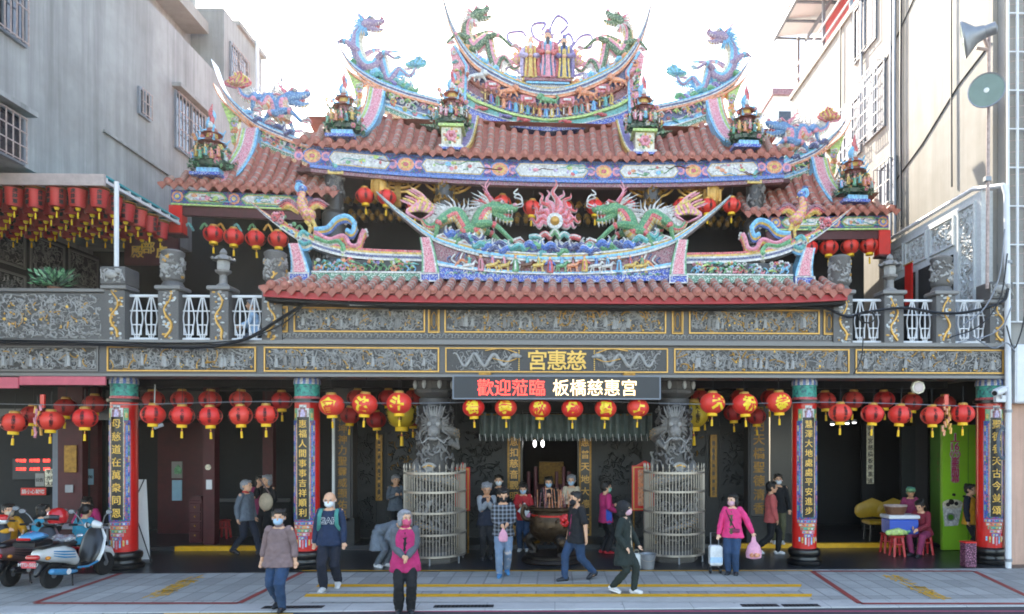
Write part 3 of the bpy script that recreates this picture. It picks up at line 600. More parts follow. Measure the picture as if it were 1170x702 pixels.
def dragon_column(cx, sg, name_lab):
    c = (cx, 15.4); o = (cx, 15.4, 0); r = .34
    e = bpy.data.objects.new('dragon_column', None); COL.objects.link(e); e.parent = tp; e.location = Vector(o)-TO; e['label'] = name_lab
    b = MB(); b.lathe([(.52, 0), (.54, .05), (.54, .12), (.46, .16), (.42, .24), (.45, .32), (.36, .36)], o, 'stone', 8, mf=None); b.build('pedestal', e, o, 20)
    b = MB(); b.lathe([(r, .36), (r+.02, 2.2), (r, 3.4)], o, 'stone_dark', 24); b.build('shaft', e, o)
    b = MB(); b.lathe([(.3, 3.4), (.34, 3.46), (.34, 3.54), (.3, 3.56)], o, 'stone', 24)
    b.lathe([(.3, 3.56), (.44, 3.66), (.46, 3.72), (.42, 3.76), (.42, 3.92), (.48, 3.96), (.48, 4.02)], o, 'stone', 8)
    for k in range(8): a = k*math.pi/4+.39; p = cyl(c, .43, a, 3.84); b.ball(p, (.05, .05, .1), 'carve_pale', 6, 4)
    b.build('capital', e, o, 30)
    b = MB(); pts = []; rad = []; N = 90
    for i in range(N+1):
        t = i/N; a = sg*(.5+t*2*math.pi*2.1); z = 2.9-2.35*t+.08*math.sin(t*14); pts.append(cyl(c, r+.06+.03*math.sin(t*17), a, z)); rad.append((.1+.035*math.sin(t*math.pi))*(1 if t < .7 else 1-(t-.7)*2.6))
    b.tube(pts, rad, 'carve_dim', 10); bo = b.build('dragon_body', e, o)
    g = MB()
    for i in range(4, N-6, 1):
        for k in (-1, 1):
            p = Vector(pts[i]); out = Vector((p.x-c[0], p.y-c[1], 0)).normalized(); g.ball(tuple(p+out*rad[i]*.9+Vector((0, 0, k*.035+(.02 if i % 2 else -.02)))), .013, 'gild', 5, 3)
    g.build('gilt_scale_pattern', bo, (0, 0, 0)) if 0 else g.build('gilt_scale_pattern', e, o)
    b = MB(); rnd = random.Random(int(cx*10))
    for _ in range(360):                                     # clouds, waves and claws round the shaft
        a, z = rnd.uniform(0, 6.28), rnd.uniform(.4, 3.38); q = []; ang = rnd.uniform(0, 6.28); kk = rnd.uniform(-1, 1)
        for i in range(rnd.randint(5, 9)): q.append(cyl(c, r+.03+.03*rnd.random(), a, min(max(z, .4), 3.38))); a += .11*math.cos(ang); z += .04*math.sin(ang); ang += kk*.7
        b.tube(q, [rnd.uniform(.018, .04)*(1-.7*i/len(q)) for i in range(len(q))], rnd.choice(['carve_dim', 'stone_pol', 'stone', 'stone_pol']), 5)
    for k in range(4):
        a = sg*(1.0+k*1.5); z = 2.6-k*.5; p = cyl(c, r+.1, a, z); q = cyl(c, r+.16, a+.45, z-.12); s_ = cyl(c, r+.12, a+.65, z+.12); b.tube([p, q, s_], [.08, .06, .04], 'carve_dim', 7)
        for j in range(4): b.tube([s_, cyl(c, r+.17, a+.6+.09*j, z+.22+.02*j), cyl(c, r+.11, a+.58+.12*j, z+.28)], [.022, .018, .006], 'carve', 5)
    b.build('carved_clouds', e, o)
    b = MB(); dragon_head_grey(b, cyl(c, r+.1, 0.15*sg, 2.98), 1.15, 'carve_dim', sg); b.build('dragon_head', e, o)
    b = MB(); p = cyl(c, r+.12, -.1*sg, 2.05)
    for k in range(9): a = -1.1+k*.275; b.tube([(p[0], p[1], p[2]-.1), (p[0]+.16*math.sin(a), p[1]-.04, p[2]+.12*math.cos(a))], [.012, .028], 'carve', 5)
    b.tube([(p[0]-.12, p[1]-.05, p[2]+.02), (p[0], p[1]-.06, p[2]+.06), (p[0]+.12, p[1]-.05, p[2]+.02)], .02, 'gild', 5); b.build('carved_fan', e, o)
DCX = (P(497, 520, 15.4)[0], P(770, 520, 15.4)[0])
dragon_column(DCX[0], 1, 'carved dragon column with its head over the left of the gate'); dragon_column(DCX[1], -1, 'carved dragon column with its head over the right of the gate')
# ---- beam, ceiling
b = MB(); b.box(-14.5, X(1148), YF, 15.0, Z(430), Z(393), 'stone'); b.box(-14.5, X(1149), YF-.05, 15.02, Z(431.5), Z(428.5), 'stone_pol'); b.box(-14.5, X(1149), YF-.1, 15.0, Z(395), Z(391), 'stone_pol'); b.box(-14.5, X(1148), YF-.02, YF, Z(428.4), Z(427.5), 'stone_dark'); b.build('stone_beam', tp, TO, 0)
b = MB(); b.box(-14.5, 9.3, 15.0, 22, 4.06, 4.3, 'ceil'); [b.box(-14.5, 9.3, y, y+.22, 3.86, 4.06, 'ceil') for y in (16.3, 17.6)]; b.build('porch_ceiling', tp, TO, 0)
def frame(b, x0, x1, z0, z1, y, t, m, d=.02):
    for q in ((x0, x1, z0, z0+t), (x0, x1, z1-t, z1), (x0, x0+t, z0+t, z1-t), (x1-t, x1, z0+t, z1-t)): b.box(q[0], q[1], y-d, y, q[2], q[3], m)
def carved_panel(px0, px1, py0, py1, seed, gold=True, dens=150, Y=YF, par=None, bright=('carve', 'carve_dim', 'carve'), goldn=.16, inner=None):
    x0, x1, z0, z1 = X(px0, Y), X(px1, Y), Z(py1, Y), Z(py0, Y); A = (x1-x0)*(z1-z0)
    b = MB(); b.box(x0, x1, Y-.012, Y, z0, z1, 'stone_dark'); o = b.build('carved_panel', tp, TO, 0)
    b = MB(); frame(b, x0, x1, z0, z1, Y-.012, .028, 'gild' if gold else 'stone_pol'); q = b.build('gilt_frame' if gold else 'stone_frame', None, TO, 0); q.parent = o; q.location = (0, 0, 0)
    rc = inner or (x0+.06, x1-.06, z0+.05, z1-.05)
    b = MB(); squiggles(b, rc, int(A*dens*1.7), list(bright), seed, (.009, .02), at=Y-.018); rnd = random.Random(seed)
    for _ in range(int((x1-x0)*4.5)):                        # little carved people
        x = rnd.uniform(x0+.15, x1-.15); z = rnd.uniform(z0+.08, z0+.14); h = (z1-z0)*rnd.uniform(.35, .55); m = rnd.choice(bright)
        b.tube([(x, Y-.02, z), (x+.01, Y-.035, z+h*.55), (x, Y-.03, z+h*.78)], [h*.2, h*.15, h*.09], m, 6); b.ball((x, Y-.04, z+h*.9), h*.11, m, 6, 4)
        s_ = rnd.choice((-1, 1)); b.tube([(x, Y-.04, z+h*.68), (x+s_*h*.3, Y-.045, z+h*(.5+.5*rnd.random()))], [.014, .01], m, 4)
    if goldn:
        squiggles(b, rc, int(A*dens*goldn*.5), ['gild'], seed+1, (.009, .018), at=Y-.032, curl=.4); blobs(b, rc, int(A*dens*goldn*.6), ['gild', 'gold_text'], seed+2, (.01, .026), at=Y-.032)
    q = b.build('relief_pattern', None, TO, 50); q.parent = o; q.location = (0, 0, 0)
    return o
carved_panel(-70, 113, 398, 426, 11, gold=False, goldn=.08); carved_panel(123, 293, 398, 426, 12); carved_panel(302, 502, 398, 426, 13); carved_panel(770, 970, 398, 426, 14, goldn=.22); carved_panel(977, 1146, 398, 426, 15)
carved_panel(336, 486, 353, 381, 21, goldn=.2); carved_panel(508, 761, 353, 381, 22, goldn=.35); carved_panel(787, 936, 353, 381, 23, goldn=.4)
# name board with two dragons
x0, x1, z0, z1 = X(509), X(763), Z(426), Z(398)
b = MB(); b.box(x0, x1, YF-.012, YF, z0, z1, 'stone_dark'); nb = b.build('name_board', tp, TO, 0)
b = MB(); frame(b, x0, x1, z0, z1, YF-.012, .024, 'gild')
for px in (593, 679): [b.ball((X(px), YF-.02, lerp(z0+.06, z1-.06, k/9)), (.016, .012, .018), 'gold_text', 5, 3) for k in range(10)]
q = b.build('gilt_frame', None, TO, 0); q.parent = nb; q.location = (0, 0, 0)
b = MB()
for i, ch in enumerate('宮惠慈'): put_text(b, ch, (X(614+i*22.3), YF-.03, (z0+z1)/2), .43, 'gold_text', .02, .014)
q = b.build('gold_lettering', None, TO, 0); q.parent = nb; q.location = (0, 0, 0)
for sgn, xa, xb in ((1, X(515), X(590)), (-1, X(757), X(682))):
    b = MB(); pts = []; rad = []
    for i in range(60): t = i/59; pts.append((lerp(xa, xb, .04+.9*t), YF-.03-.02*math.cos(t*30), (z0+z1)/2+.14*math.sin(t*19+1)*(1-.3*t))); rad.append(.014+.024*min(1, t*2.5))
    b.tube(pts, rad, 'carve', 7); hx, hz = pts[-1][0], pts[-1][2]; b.ball((hx+sgn*.06, YF-.05, hz), (.09, .05, .06), 'carve', 8, 5); b.ball((hx+sgn*.14, YF-.05, hz-.02), (.06, .04, .035), 'carve', 6, 4)
    xs = sorted((xa, xb)); squiggles(b, (xs[0]+.04, xs[1]-.04, z0+.05, z1-.05), 95, ['carve', 'carve_dim'], 77+sgn, (.008, .016), at=YF-.016)
    for k in range(8): i = 6+k*6; p = pts[i]; b.tube([p, (p[0]+.03, YF-.04, p[2]+.1*(1 if k % 2 else -1))], [.02, .004], 'carve', 4)
    b.tube(spline([(hx+sgn*.1, YF-.07, hz+.05), (hx-sgn*.2, YF-.07, hz+.14), (hx-sgn*.55, YF-.06, hz+.1)]), .012, 'gild', 5); b.tube(spline([(hx+sgn*.1, YF-.07, hz-.06), (hx-sgn*.1, YF-.07, hz-.12), (hx-sgn*.4, YF-.06, hz-.06)]), .01, 'gild', 5)
    q = b.build('dragon_relief', None, TO, 50); q.parent = nb; q.location = (0, 0, 0)
# upper block behind the panels, scroll band, end posts, small lattice panels
b = MB(); b.box(X(316), X(962), YF, 15.3, Z(391), Z(346), 'stone'); b.box(X(316), X(962), YF-.03, YF, Z(391), Z(389.5), 'stone_pol'); b.build('parapet_block', tp, TO, 0)
b = MB(); xa, xb = X(320), X(950); n = 90
for i in range(n):
    x = lerp(xa, xb, (i+.5)/n); z = Z(385.3); s_ = (xb-xa)/n
    b.tube([(x-s_*.5, YF-.012, z), (x-s_*.2, YF-.018, z+.05), (x+s_*.2, YF-.02, z+.03), (x+s_*.1, YF-.018, z-.03), (x+s_*.5, YF-.012, z-.02)], .017, 'carve', 4, fixref=True)
b.build('scroll_band', tp, TO, 60)
for px in (323, 496, 774, 947):
    xa, xb, za, zb = X(px-6.5), X(px+6.5), Z(381.5), Z(352.5)
    b = MB(); b.box(xa, xb, YF-.014, YF, za, zb, 'stone_dark'); frame(b, xa, xb, za, zb, YF-.014, .045, 'gild_dim'); frame(b, xa, xb, za, zb, YF-.02, .016, 'gild')
    for s_ in (-1, 1): b.tube([((xa+xb)/2, YF-.02, za+.09), ((xa+xb)/2+s_*.045, YF-.02, za+.16), ((xa+xb)/2+s_*.045, YF-.02, zb-.16), ((xa+xb)/2, YF-.02, zb-.09)], .009, 'gild', 4)
    b.build('lattice_panel', tp, TO, 0)
def vine(b, x, y, z0, z1, seed, m='gild', w=.09):
    rnd = random.Random(seed); pts = [(x+w*.7*math.sin(k*1.5+seed), y, lerp(z0, z1, k/6)) for k in range(7)]
    b.tube(spline(pts, 4), [.03*(1-.5*i/24) for i in range(25)], m, 5)
    for k in range(44):
        p = pts[rnd.randint(0, 6)]; b.ball((p[0]*.5+x*.5+rnd.uniform(-w, w)*1.1, y+.004, p[2]+rnd.uniform(-.08, .08)), (rnd.uniform(.02, .05), .018, rnd.uniform(.016, .04)), rnd.choice(['carve', 'carve_pale', 'carve', 'gild']), 6, 3)
def balustrade_post(px, top, lab, w=.2, zt=335):
    x = X(px); o = (x, YF+.12, Z(393)); zc = Z(zt)
    e = bpy.data.objects.new('balustrade_post', None); COL.objects.link(e); e.parent = tp; e.location = Vector(o)-TO
    b = MB(); b.bbox(x-w, x+w, YF-.06, YF+.3, Z(393), zc, 'stone', .02); b.bbox(x-w-.05, x+w+.05, YF-.11, YF+.35, zc, zc+.09, 'stone_pol', .02); b.build('shaft', e, o, 20)
    b = MB(); vine(b, x, YF-.07, Z(391)+.05, zc-.06, int(px), w=w*.55); b.build('vine_relief', e, o)
    b = MB(); y = YF+.12; z = zc+.09
    if top == 'drum':
        b.lathe([(.22, z), (.2, z+.05), (.17, z+.1), (.2, z+.13), (.21, z+.16), (.2, z+.62), (.22, z+.66), (.22, z+.7), (.16, z+.74)], (x, y, 0), 'stone', 20); rnd = random.Random(int(px))
        for k in range(60):
            a, zz = rnd.uniform(-2, 2), rnd.uniform(z+.18, z+.6); b.tube([cyl((x, y), .21, a+.12*j, zz+rnd.uniform(-.05, .05)) for j in range(4)], [.03, .026, .02, .01], rnd.choice(['carve', 'carve_dim', 'carve', 'gild'] if k % 4 == 0 else ['carve', 'carve_dim']), 5)
    elif top == 'square':
        b.bbox(x-.24, x+.24, y-.24, y+.24, z, z+.36, 'stone', .02); rnd = random.Random(5)
        b.ball((x-.02, y-.26, z+.2), (.13, .05, .09), 'carve', 8, 5); b.ball((x+.12, y-.27, z+.26), (.06, .05, .06), 'carve', 6, 4)
        for k in range(26): a = rnd.uniform(-.2, .2); b.tube([(x+a, y-.245, z+rnd.uniform(.04, .32)), (x+a+rnd.uniform(-.08, .08), y-.255, z+rnd.uniform(.04, .32))], .014, 'carve', 4)
    else:
        b.lathe([(.15, z), (.13, z+.04), (.08, z+.08), (.07, z+.24), (.1, z+.27), (.15, z+.3), (.16, z+.34)], (x, y, 0), 'carve_dim', 12); b.lathe([(.11, z+.34), (.13, z+.4), (.13, z+.52), (.1, z+.56)], (x, y, 0), 'carve', 6)
        b.lathe([(.22, z+.54), (.17, z+.6), (.09, z+.65), (.06, z+.66), (.08, z+.7), (.05, z+.76), (.001, z+.8)], (x, y, 0), 'carve_dim', 6)
        for k in range(6): p = cyl((x, y), .2, k*math.pi/3, z+.58); b.ball(p, .035, 'carve_dim', 6, 4)
    b.build('carved_finial', e, o, 40)
    e['label'] = lab
balustrade_post(133, 'square', 'square topped post with a carved lion'); balustrade_post(194, 'drum', 'drum topped post left of the stone lantern'); balustrade_post(252, 'lamp', 'stone lantern post near the seated person', w=.18); balustrade_post(312, 'drum', 'drum topped post beside the roof corner')
balustrade_post(962, 'drum', 'drum topped post beside the far roof corner'); balustrade_post(1020, 'lamp', 'stone lantern post by the carved side wall', w=.2); balustrade_post(1079, 'drum', 'drum topped post by the carved side wall'); balustrade_post(1140, 'plain' if 0 else 'square', 'end post by the downpipe', zt=345)
b = MB(); b.bbox(-14.5, X(120), YF-.02, YF+.3, Z(393), Z(338), 'stone', .02); b.bbox(-14.5, X(122), YF-.07, YF+.35, Z(338), Z(334), 'stone_pol', .01); q = b.build('carved_parapet', tp, TO, 20)
b = MB(); rc = (X(-40), X(116), Z(389), Z(341)); squiggles(b, rc, 560, ['carve', 'carve', 'carve_dim'], 5, (.01, .024), at=YF-.03)
blobs(b, (X(5), X(110), Z(375), Z(352)), 30, ['gild', 'gold_text'], 4, (.015, .03), at=YF-.045); squiggles(b, (X(5), X(110), Z(378), Z(350)), 14, ['gild'], 9, (.01, .02), at=YF-.045, curl=.3); s_ = b.build('relief_pattern', None, TO, 50); s_.parent = q; s_.location = (0, 0, 0)
for pa, pb in ((146, 182), (206, 240), (264, 300), (974, 1007), (1034, 1066), (1092, 1128)):
    b = MB(); xa, xb = X(pa, YF+.1), X(pb, YF+.1); y = YF+.12; za, zb = Z(391), Z(340)
    for z in (zb, za+.04): b.tube([(xa-.06, y, z), (xb+.06, y, z)], .03, 'white_metal', 6)
    b.tube([(xa-.06, y, zb-.3), (xb+.06, y, zb-.3)], .016, 'white_metal', 5)
    w = xb-xa
    for k in (.27, .73):
        b.tube([(xa+w*k, y, za), (xa+w*k, y, zb)], .017, 'white_metal', 5)
        for s_ in (-1, 1): b.tube(spline([(xa+w*k+s_*.02, y, zb), (xa+w*k+s_*w*.17, y, (za+zb)/2+.1), (xa+w*k+s_*w*.17, y, (za+zb)/2-.1), (xa+w*k+s_*.02, y, za)], 4), .013, 'white_metal', 5)
        frame(b, xa+w*k-.1, xa+w*k+.1, za+.12, za+.34, y, .022, 'white_metal')
    b.build('railing_panel', tp, TO, 60)
# ---- low tiled roof
def tile_field(bt, x0, x1, n, eave, top, sag=.06, r=.075, rows=9, gap=True, K=None, cut=None, fr=None):
    """eave(x), top(x) -> (y, z).  half-round tile rows with end discs, drip tiles between them, pan tiles below"""
    def pos(x, t): (ya, za), (yb, zb) = eave(x), top(x); return (x, lerp(ya, yb, t), lerp(za, zb, t)-sag*4*t*(1-t))
    for i in range(n):
        x = lerp(x0, x1, (i+.5)/n)
        t1 = 1 if cut is None else cut(x)
        if t1 <= .05: continue
        pts, rad, mm = [], [], []
        for k in range(rows):
            for u, q in ((0, 1.1), (.12, 1.12), (.85, .96), (.99, .95)):
                t = t1*(k+u)/rows; p = pos(x, t); pts.append((p[0], p[1], p[2]+.02)); rad.append(r*q)
        bt.tube(pts, rad, 'tile', 8, ref=(1, 0, 0), fixref=True, mf=lambda a, j: 'mortar' if a % 4 == 3 or a % 4 == 0 else 'tile')
        p = pos(x, 0); bt.lathe([(r*1.15, -.05), (r*1.22, -.03), (r*1.22, .06)], (p[0], p[1]-.02, p[2]+.03), 'tile2', 12, ax='y'); bt.ball((p[0], p[1]-.065, p[2]+.03), (r*.8, .03, r*.8), 'tile', 10, 5)
    for i in range(n+1):
        x = lerp(x0, x1, i/n); p = pos(x, 0); w = (x1-x0)/n*.42
        bt.prism([(x-w, p[2]-.0), (x-w*.9, p[2]-.05), (x-w*.3, p[2]-.12), (x, p[2]-.16), (x+w*.3, p[2]-.12), (x+w*.9, p[2]-.05), (x+w, p[2]-.0), (x, p[2]+.02)], p[1]-.05, p[1]-.02, 'tile2')
    M_ = 2*n
    bt.quadstrip([[(lambda p: (p[0], p[1], p[2]-(.035 if j % 2 == 0 else .0)))(pos(lerp(x0, x1, j/M_), (1 if cut is None else max(cut(lerp(x0, x1, j/M_)), .05))*t)) for j in range(M_+1)] for t in np.linspace(0, 1, rows+1)], 'tile2')
xa, xb = X(303, 13.8), X(966, 13.8)
YE = 13.8; ZE = Z(335, YE)
def lift(x): return .1*(abs(x-(xa+xb)/2)/((xb-xa)/2))**4
b = MB(); tile_field(b, xa, xb, 44, lambda x: (YE, ZE+lift(x)), lambda x: (14.72, Z(320.5, 14.72)+lift(x)*.5), .03, .076, 5); b.build('roof_tiles', tp, TO, 60)
b = MB(); N = 24; xs = [lerp(xa-.05, xb+.05, i/N) for i in range(N+1)]
b.strip([(x, ZE-.07+lift(x)) for x in xs], [(x, ZE-.2+lift(x)) for x in xs], YE+.02, YE+.12, 'fascia_red'); b.strip([(x, ZE-.2+lift(x)) for x in xs], [(x, ZE-.26+lift(x)) for x in xs], YE+.1, 15.4, 'ceil'); b.build('fascia_board', tp, TO, 30)
# ridges of the low roof, in (dx from the middle, py)
MID = 634
def ridge_band(par, org, pts, layers, y0, y1, name, mirror=False, taper=.25, conv=None, dz=0):
    """pts: centre line from one tip to the other as (x, z); layers: list of (lo, hi, mat)"""
    p = spline([(a[0], a[1]) for a in pts], 6); N = len(p)
    nrm = []
    for i in range(N):
        t = np.array(p[min(i+1, N-1)])-np.array(p[max(i-1, 0)]); t /= np.linalg.norm(t); nrm.append((-t[1], t[0]))
    L = np.cumsum([0]+[math.dist(p[i], p[i+1]) for i in range(N-1)]); T = L[-1]
    b = MB()
    for k, (lo, hi, m) in enumerate(layers):
        s_ = [min(1, .12+.88*(min(L[i], T-L[i])/(T*taper))) if taper else 1 for i in range(N)]
        off = .004*k
        b.strip([(p[i][0]+nrm[i][0]*hi*s_[i], p[i][1]+nrm[i][1]*hi*s_[i]) for i in range(N)], [(p[i][0]+nrm[i][0]*lo*s_[i], p[i][1]+nrm[i][1]*lo*s_[i]) for i in range(N)], y0-off-(.02 if k % 2 else 0), y1, m)
    return b.build(name, par, org, 40), p
def interp(p, x):
    for a, c in zip(p, p[1:]):
        if min(a[0], c[0]) <= x <= max(a[0], c[0]) and a[0] != c[0]: return lerp(a[1], c[1], (x-a[0])/(c[0]-a[0]))
    return p[0][1] if abs(x-p[0][0]) < abs(x-p[-1][0]) else p[-1][1]
YR = 14.75
def RX(dx): return dx/FOC*YR
def RZ(py): return Z(py, YR)
cen = [(-199, 226), (-177, 246), (-143, 272), (-119, 283), (-74, 294), (0, 299), (74, 294), (119, 283), (143, 272), (177, 246), (199, 226)]
cen = [(RX(a), RZ(c)) for a, c in cen]
BANDS = [(-.07, -.02, 'c_white'), (-.02, .03, 'c_sky'), (.03, .07, 'c_yellow'), (.07, .105, 'c_white')]
_, CP = ridge_band(tp, TO, cen, BANDS, YR-.22, YR+.25, 'swallowtail_ridge')
def face(par, org, p, x0, x1, bot, y0, y1, layers, name):
    """the wall under a ridge, in horizontal layers: (fraction lo, hi, mat, stick-out)"""
    N = 24; b = MB(); xs = [lerp(x0, x1, i/N) for i in range(N+1)]
    for lo, hi, m, so_ in layers:
        b.strip([(x, lerp(bot(x), interp(p, x)-.07, hi)) for x in xs], [(x, lerp(bot(x), interp(p, x)-.07, lo)) for x in xs], y0-so_, y1, m)
    return b.build(name, par, org, 40)
x0, x1 = RX(-137), RX(141)
cb = lambda x: RZ(325)+.07*(x/x1)**2
face(tp, TO, CP, x0, x1, cb, YR-.16, YR+.2, [(0, .36, 'lattice', .04), (.36, .43, 'c_white', .08), (.43, .5, 'c_sky', .06), (.5, 1, 'c_maroon', 0)], 'ridge_wall')
def end_pillar(par, org, x, z0, z1, w0, w1, y0, y1, m, tilt=0, name='ridge_pillar', edge='c_green'):
    """flared slab closing the end of a ridge"""
    b = MB(); N = 8; l, r_ = [], []
    for i in range(N+1):
        t = i/N; f = (1-t)**2*.35; c_ = x+tilt*(t**1.6); w = lerp(w0, w1, t)+f*w0*.6; l.append((c_-w, lerp(z0, z1, t))); r_.append((c_+w, lerp(z0, z1, t)))
    for q, k, mm in ((1.0, 0, edge), (.8, .012, 'c_white'), (.62, .024, m)):
        a = [(lerp((u[0]+v[0])/2, u[0], q), u[1]) for u, v in zip(l, r_)]; c_ = [(lerp((u[0]+v[0])/2, v[0], q), v[1]) for u, v in zip(l, r_)]
        b.prism(c_+a[::-1], y0-k, y1, mm)
    b.box(x-w0*1.3, x+w0*1.3, y0-.05, y1, z0-.2, z0-.02, 'lattice'); frame(b, x-w0*1.3, x+w0*1.3, z0-.2, z0-.02, y0-.05, .025, 'c_white')
    return b.build(name, par, org, 30)
for s_ in (-1, 1): end_pillar(tp, TO, s_*RX(139), RZ(316), RZ(277), .15, .12, YR-.26, YR+.24, 'lattice_pink', s_*.1)
wing = [(-340, 237), (-315, 257), (-284, 276), (-250, 289), (-210, 295), (-145, 297)]
for s_ in (-1, 1):
    pts = [(s_*RX(a), RZ(c)) for a, c in wing]
    if s_ > 0: pts = pts[::-1]
    b = MB()
    p = spline(pts, 6); N = len(p)
    if s_ < 0: tp_ = [min(1, .1+i/(N*.45)) for i in range(N)]
    else: tp_ = [min(1, .1+(N-1-i)/(N*.45)) for i in range(N)]
    for k, (lo, hi, m) in enumerate([(-.1, -.05, 'c_white'), (-.05, .0, 'c_navy'), (.0, .035, 'c_white'), (.035, .075, 'c_yellow'), (.075, .12, 'c_red')]):
        b.strip([(q[0], q[1]+hi*u) for q, u in zip(p, tp_)], [(q[0], q[1]+lo*u) for q, u in zip(p, tp_)], YR-.16-.006*k, YR+.2, m)
    b.build('wing_ridge', tp, TO, 40)
    xx = sorted((s_*RX(148), s_*RX(272)))
    face(tp, TO, p, xx[0], xx[1], lambda x: RZ(324), YR-.12, YR+.16, [(0, .36, 'lattice_green', .03), (.36, .44, 'c_white', .05), (.44, 1, 'c_black', 0)], 'wing_ridge_wall')
    end_pillar(tp, TO, s_*RX(284), RZ(316), RZ(284), .16, .12, YR-.2, YR+.2, 'lattice_pink', s_*-.12*-1, edge='c_sky')
# reliefs on those walls: flowers and fish stuck on in cut porcelain
def flower(b, c, r, m, y='c_yellow', ax=-1):
    for k in range(6): a = k*math.pi/3; b.ball((c[0]+r*.62*math.cos(a), c[1], c[2]+r*.62*math.sin(a)), (r*.42, .03, r*.42), m, 6, 3)
    b.ball((c[0], c[1]-.025, c[2]), (r*.32, .03, r*.32), y, 6, 4)
def flower_field(b, fz, x0, x1, y, n, seed, r=(.04, .085), cols=('c_pink', 'c_white', 'c_red', 'c_orange', 'c_yellow', 'c_lav')):
    rnd = random.Random(seed)
    for i in range(n):
        x = rnd.uniform(x0, x1); lo, hi = fz(x); z = rnd.uniform(lo, hi); u = rnd.random()
        if u < .4: flower(b, (x, y, z), rnd.uniform(*r), rnd.choice(cols), rnd.choice(('c_yellow', 'c_maroon', 'c_green')))
        elif u < .8:
            a = rnd.uniform(0, 3.14); q = rnd.uniform(.05, .13)
            b.tube([(x-q*math.cos(a), y, z-q*.5*math.sin(a)), (x, y-.03, z+.02), (x+q*math.cos(a), y, z+q*.5*math.sin(a))], [.012, .034, .008], rnd.choice(('c_green', 'c_lime', 'c_leaf', 'c_teal')), 5)
        else: b.ball((x, y, z), (rnd.uniform(.03, .07), .035, rnd.uniform(.03, .06)), rnd.choice(('c_sky', 'c_white', 'c_orange', 'c_purple')), 6, 4)
for s_ in (-1, 1):
    b = MB(); xx = sorted((s_*RX(155), s_*RX(268))); flower_field(b, lambda x: (RZ(311), RZ(301)), xx[0], xx[1], YR-.14, 70, 40+s_, cols=('c_white', 'c_pink', 'c_white', 'c_red') if s_ > 0 else ('c_orange', 'c_yellow', 'c_pink', 'c_red'))
    for k in range(14): x = lerp(xx[0], xx[1], (k+.5)/14); b.tube(spline([(x-.08, YR-.13, RZ(312)), (x-.02, YR-.16, RZ(307)), (x+.05, YR-.15, RZ(310)), (x+.02, YR-.14, RZ(313))], 3), .016, 'c_sky' if abs(x) > RX(230) or abs(x) < RX(170) else 'c_green', 5)
    b.build('porcelain_relief', tp, TO, 50)
b = MB()
for s_ in (-1, 1):
    for k in range(5): x = s_*RX(118)-s_*k*.09; b.tube(spline([(x, YR-.17, RZ(313)), (x+.06, YR-.19, RZ(306)), (x-.05, YR-.19, RZ(300)), (x+.02, YR-.17, RZ(296-2*k))], 4), .02, ('c_navy', 'c_white')[k % 2], 5)
    b.tube(spline([(s_*RX(112), YR-.2, RZ(308)), (s_*RX(105), YR-.2, RZ(301)), (s_*RX(98), YR-.2, RZ(304))], 4), .03, 'c_orange', 6)
for k in range(60): x = lerp(RX(-120), RX(120), k/59); b.tube(spline([(x-.05, YR-.19, RZ(317)), (x, YR-.21, RZ(314.5)), (x+.05, YR-.19, RZ(317))], 3), .016, ('c_sky', 'c_white', 'c_green', 'c_navy')[k % 4], 5)
b.build('porcelain_relief', tp, TO, 50)
def figurine(par, org, c, h, cols, rider=False, seed=0):
    """a little glazed figure in a robe, or on a horse"""
    rnd = random.Random(seed); x, y, z = c; b = MB(); a, d, e = cols
    if rider:
        L = h*.55; b.tube([(x-L*.5, y, z+h*.35), (x, y-.02, z+h*.38), (x+L*.4, y, z+h*.42), (x+L*.62, y, z+h*.62)], [h*.1, h*.13, h*.12, h*.06], e, 7, rounded=True); b.tube([(x+L*.6, y, z+h*.62), (x+L*.85, y, z+h*.52)], [h*.06, h*.04], e, 6, rounded=True)
        for q, k in ((-.42, -.2), (-.3, .1), (.3, .3), (.42, -.05)): b.tube([(x+L*q, y, z+h*.32), (x+L*(q+k*.5), y, z+h*.15), (x+L*(q+k), y, z)], [h*.06, h*.04, h*.035], e, 5)
        b.tube([(x-L*.5, y, z+h*.38), (x-L*.75, y, z+h*.3), (x-L*.8, y, z+h*.1)], [h*.04, h*.05, h*.01], 'c_white', 5); zz = z+h*.42; hh = h*.58
    else: zz, hh = z, h
    b.tube([(x, y, zz), (x+.01, y-.01, zz+hh*.4), (x, y-.01, zz+hh*.68), (x, y, zz+hh*.74)], [hh*.2, hh*.16, hh*.14, hh*.06], a, 7)
    b.ball((x, y-.01, zz+hh*.84), (hh*.1, hh*.1, hh*.12), 'c_skin', 7, 5); b.ball((x, y, zz+hh*.93), (hh*.12, hh*.11, hh*.07), e if not rider else d, 7, 4)
    for q in (-1, 1): b.tube([(x+q*hh*.12, y, zz+hh*.66), (x+q*hh*(.24+.08*rnd.random()), y-.03, zz+hh*(.42+.4*rnd.random()))], [hh*.07, hh*.05], d, 5, rounded=True)
    b.tube([(x, y-hh*.13, zz+hh*.6), (x, y-hh*.16, zz+hh*.1)], [hh*.05, hh*.07], d, 5)
    return b.build('figurine', par, org, 50)
CC = ['c_red', 'c_yellow', 'c_green', 'c_white', 'c_blue', 'c_orange', 'c_sky', 'c_pink', 'c_teal', 'c_brown']
rnd = random.Random(3)
for k in range(16):
    x = lerp(RX(-96), RX(98), k/15); figurine(tp, TO, (x, YR-.22, RZ(315)+.03*rnd.random()), .36, (rnd.choice(CC), rnd.choice(CC), rnd.choice(['c_brown', 'c_orange', 'c_white', 'c_green', 'c_yellow'])), k % 3 != 1, k)
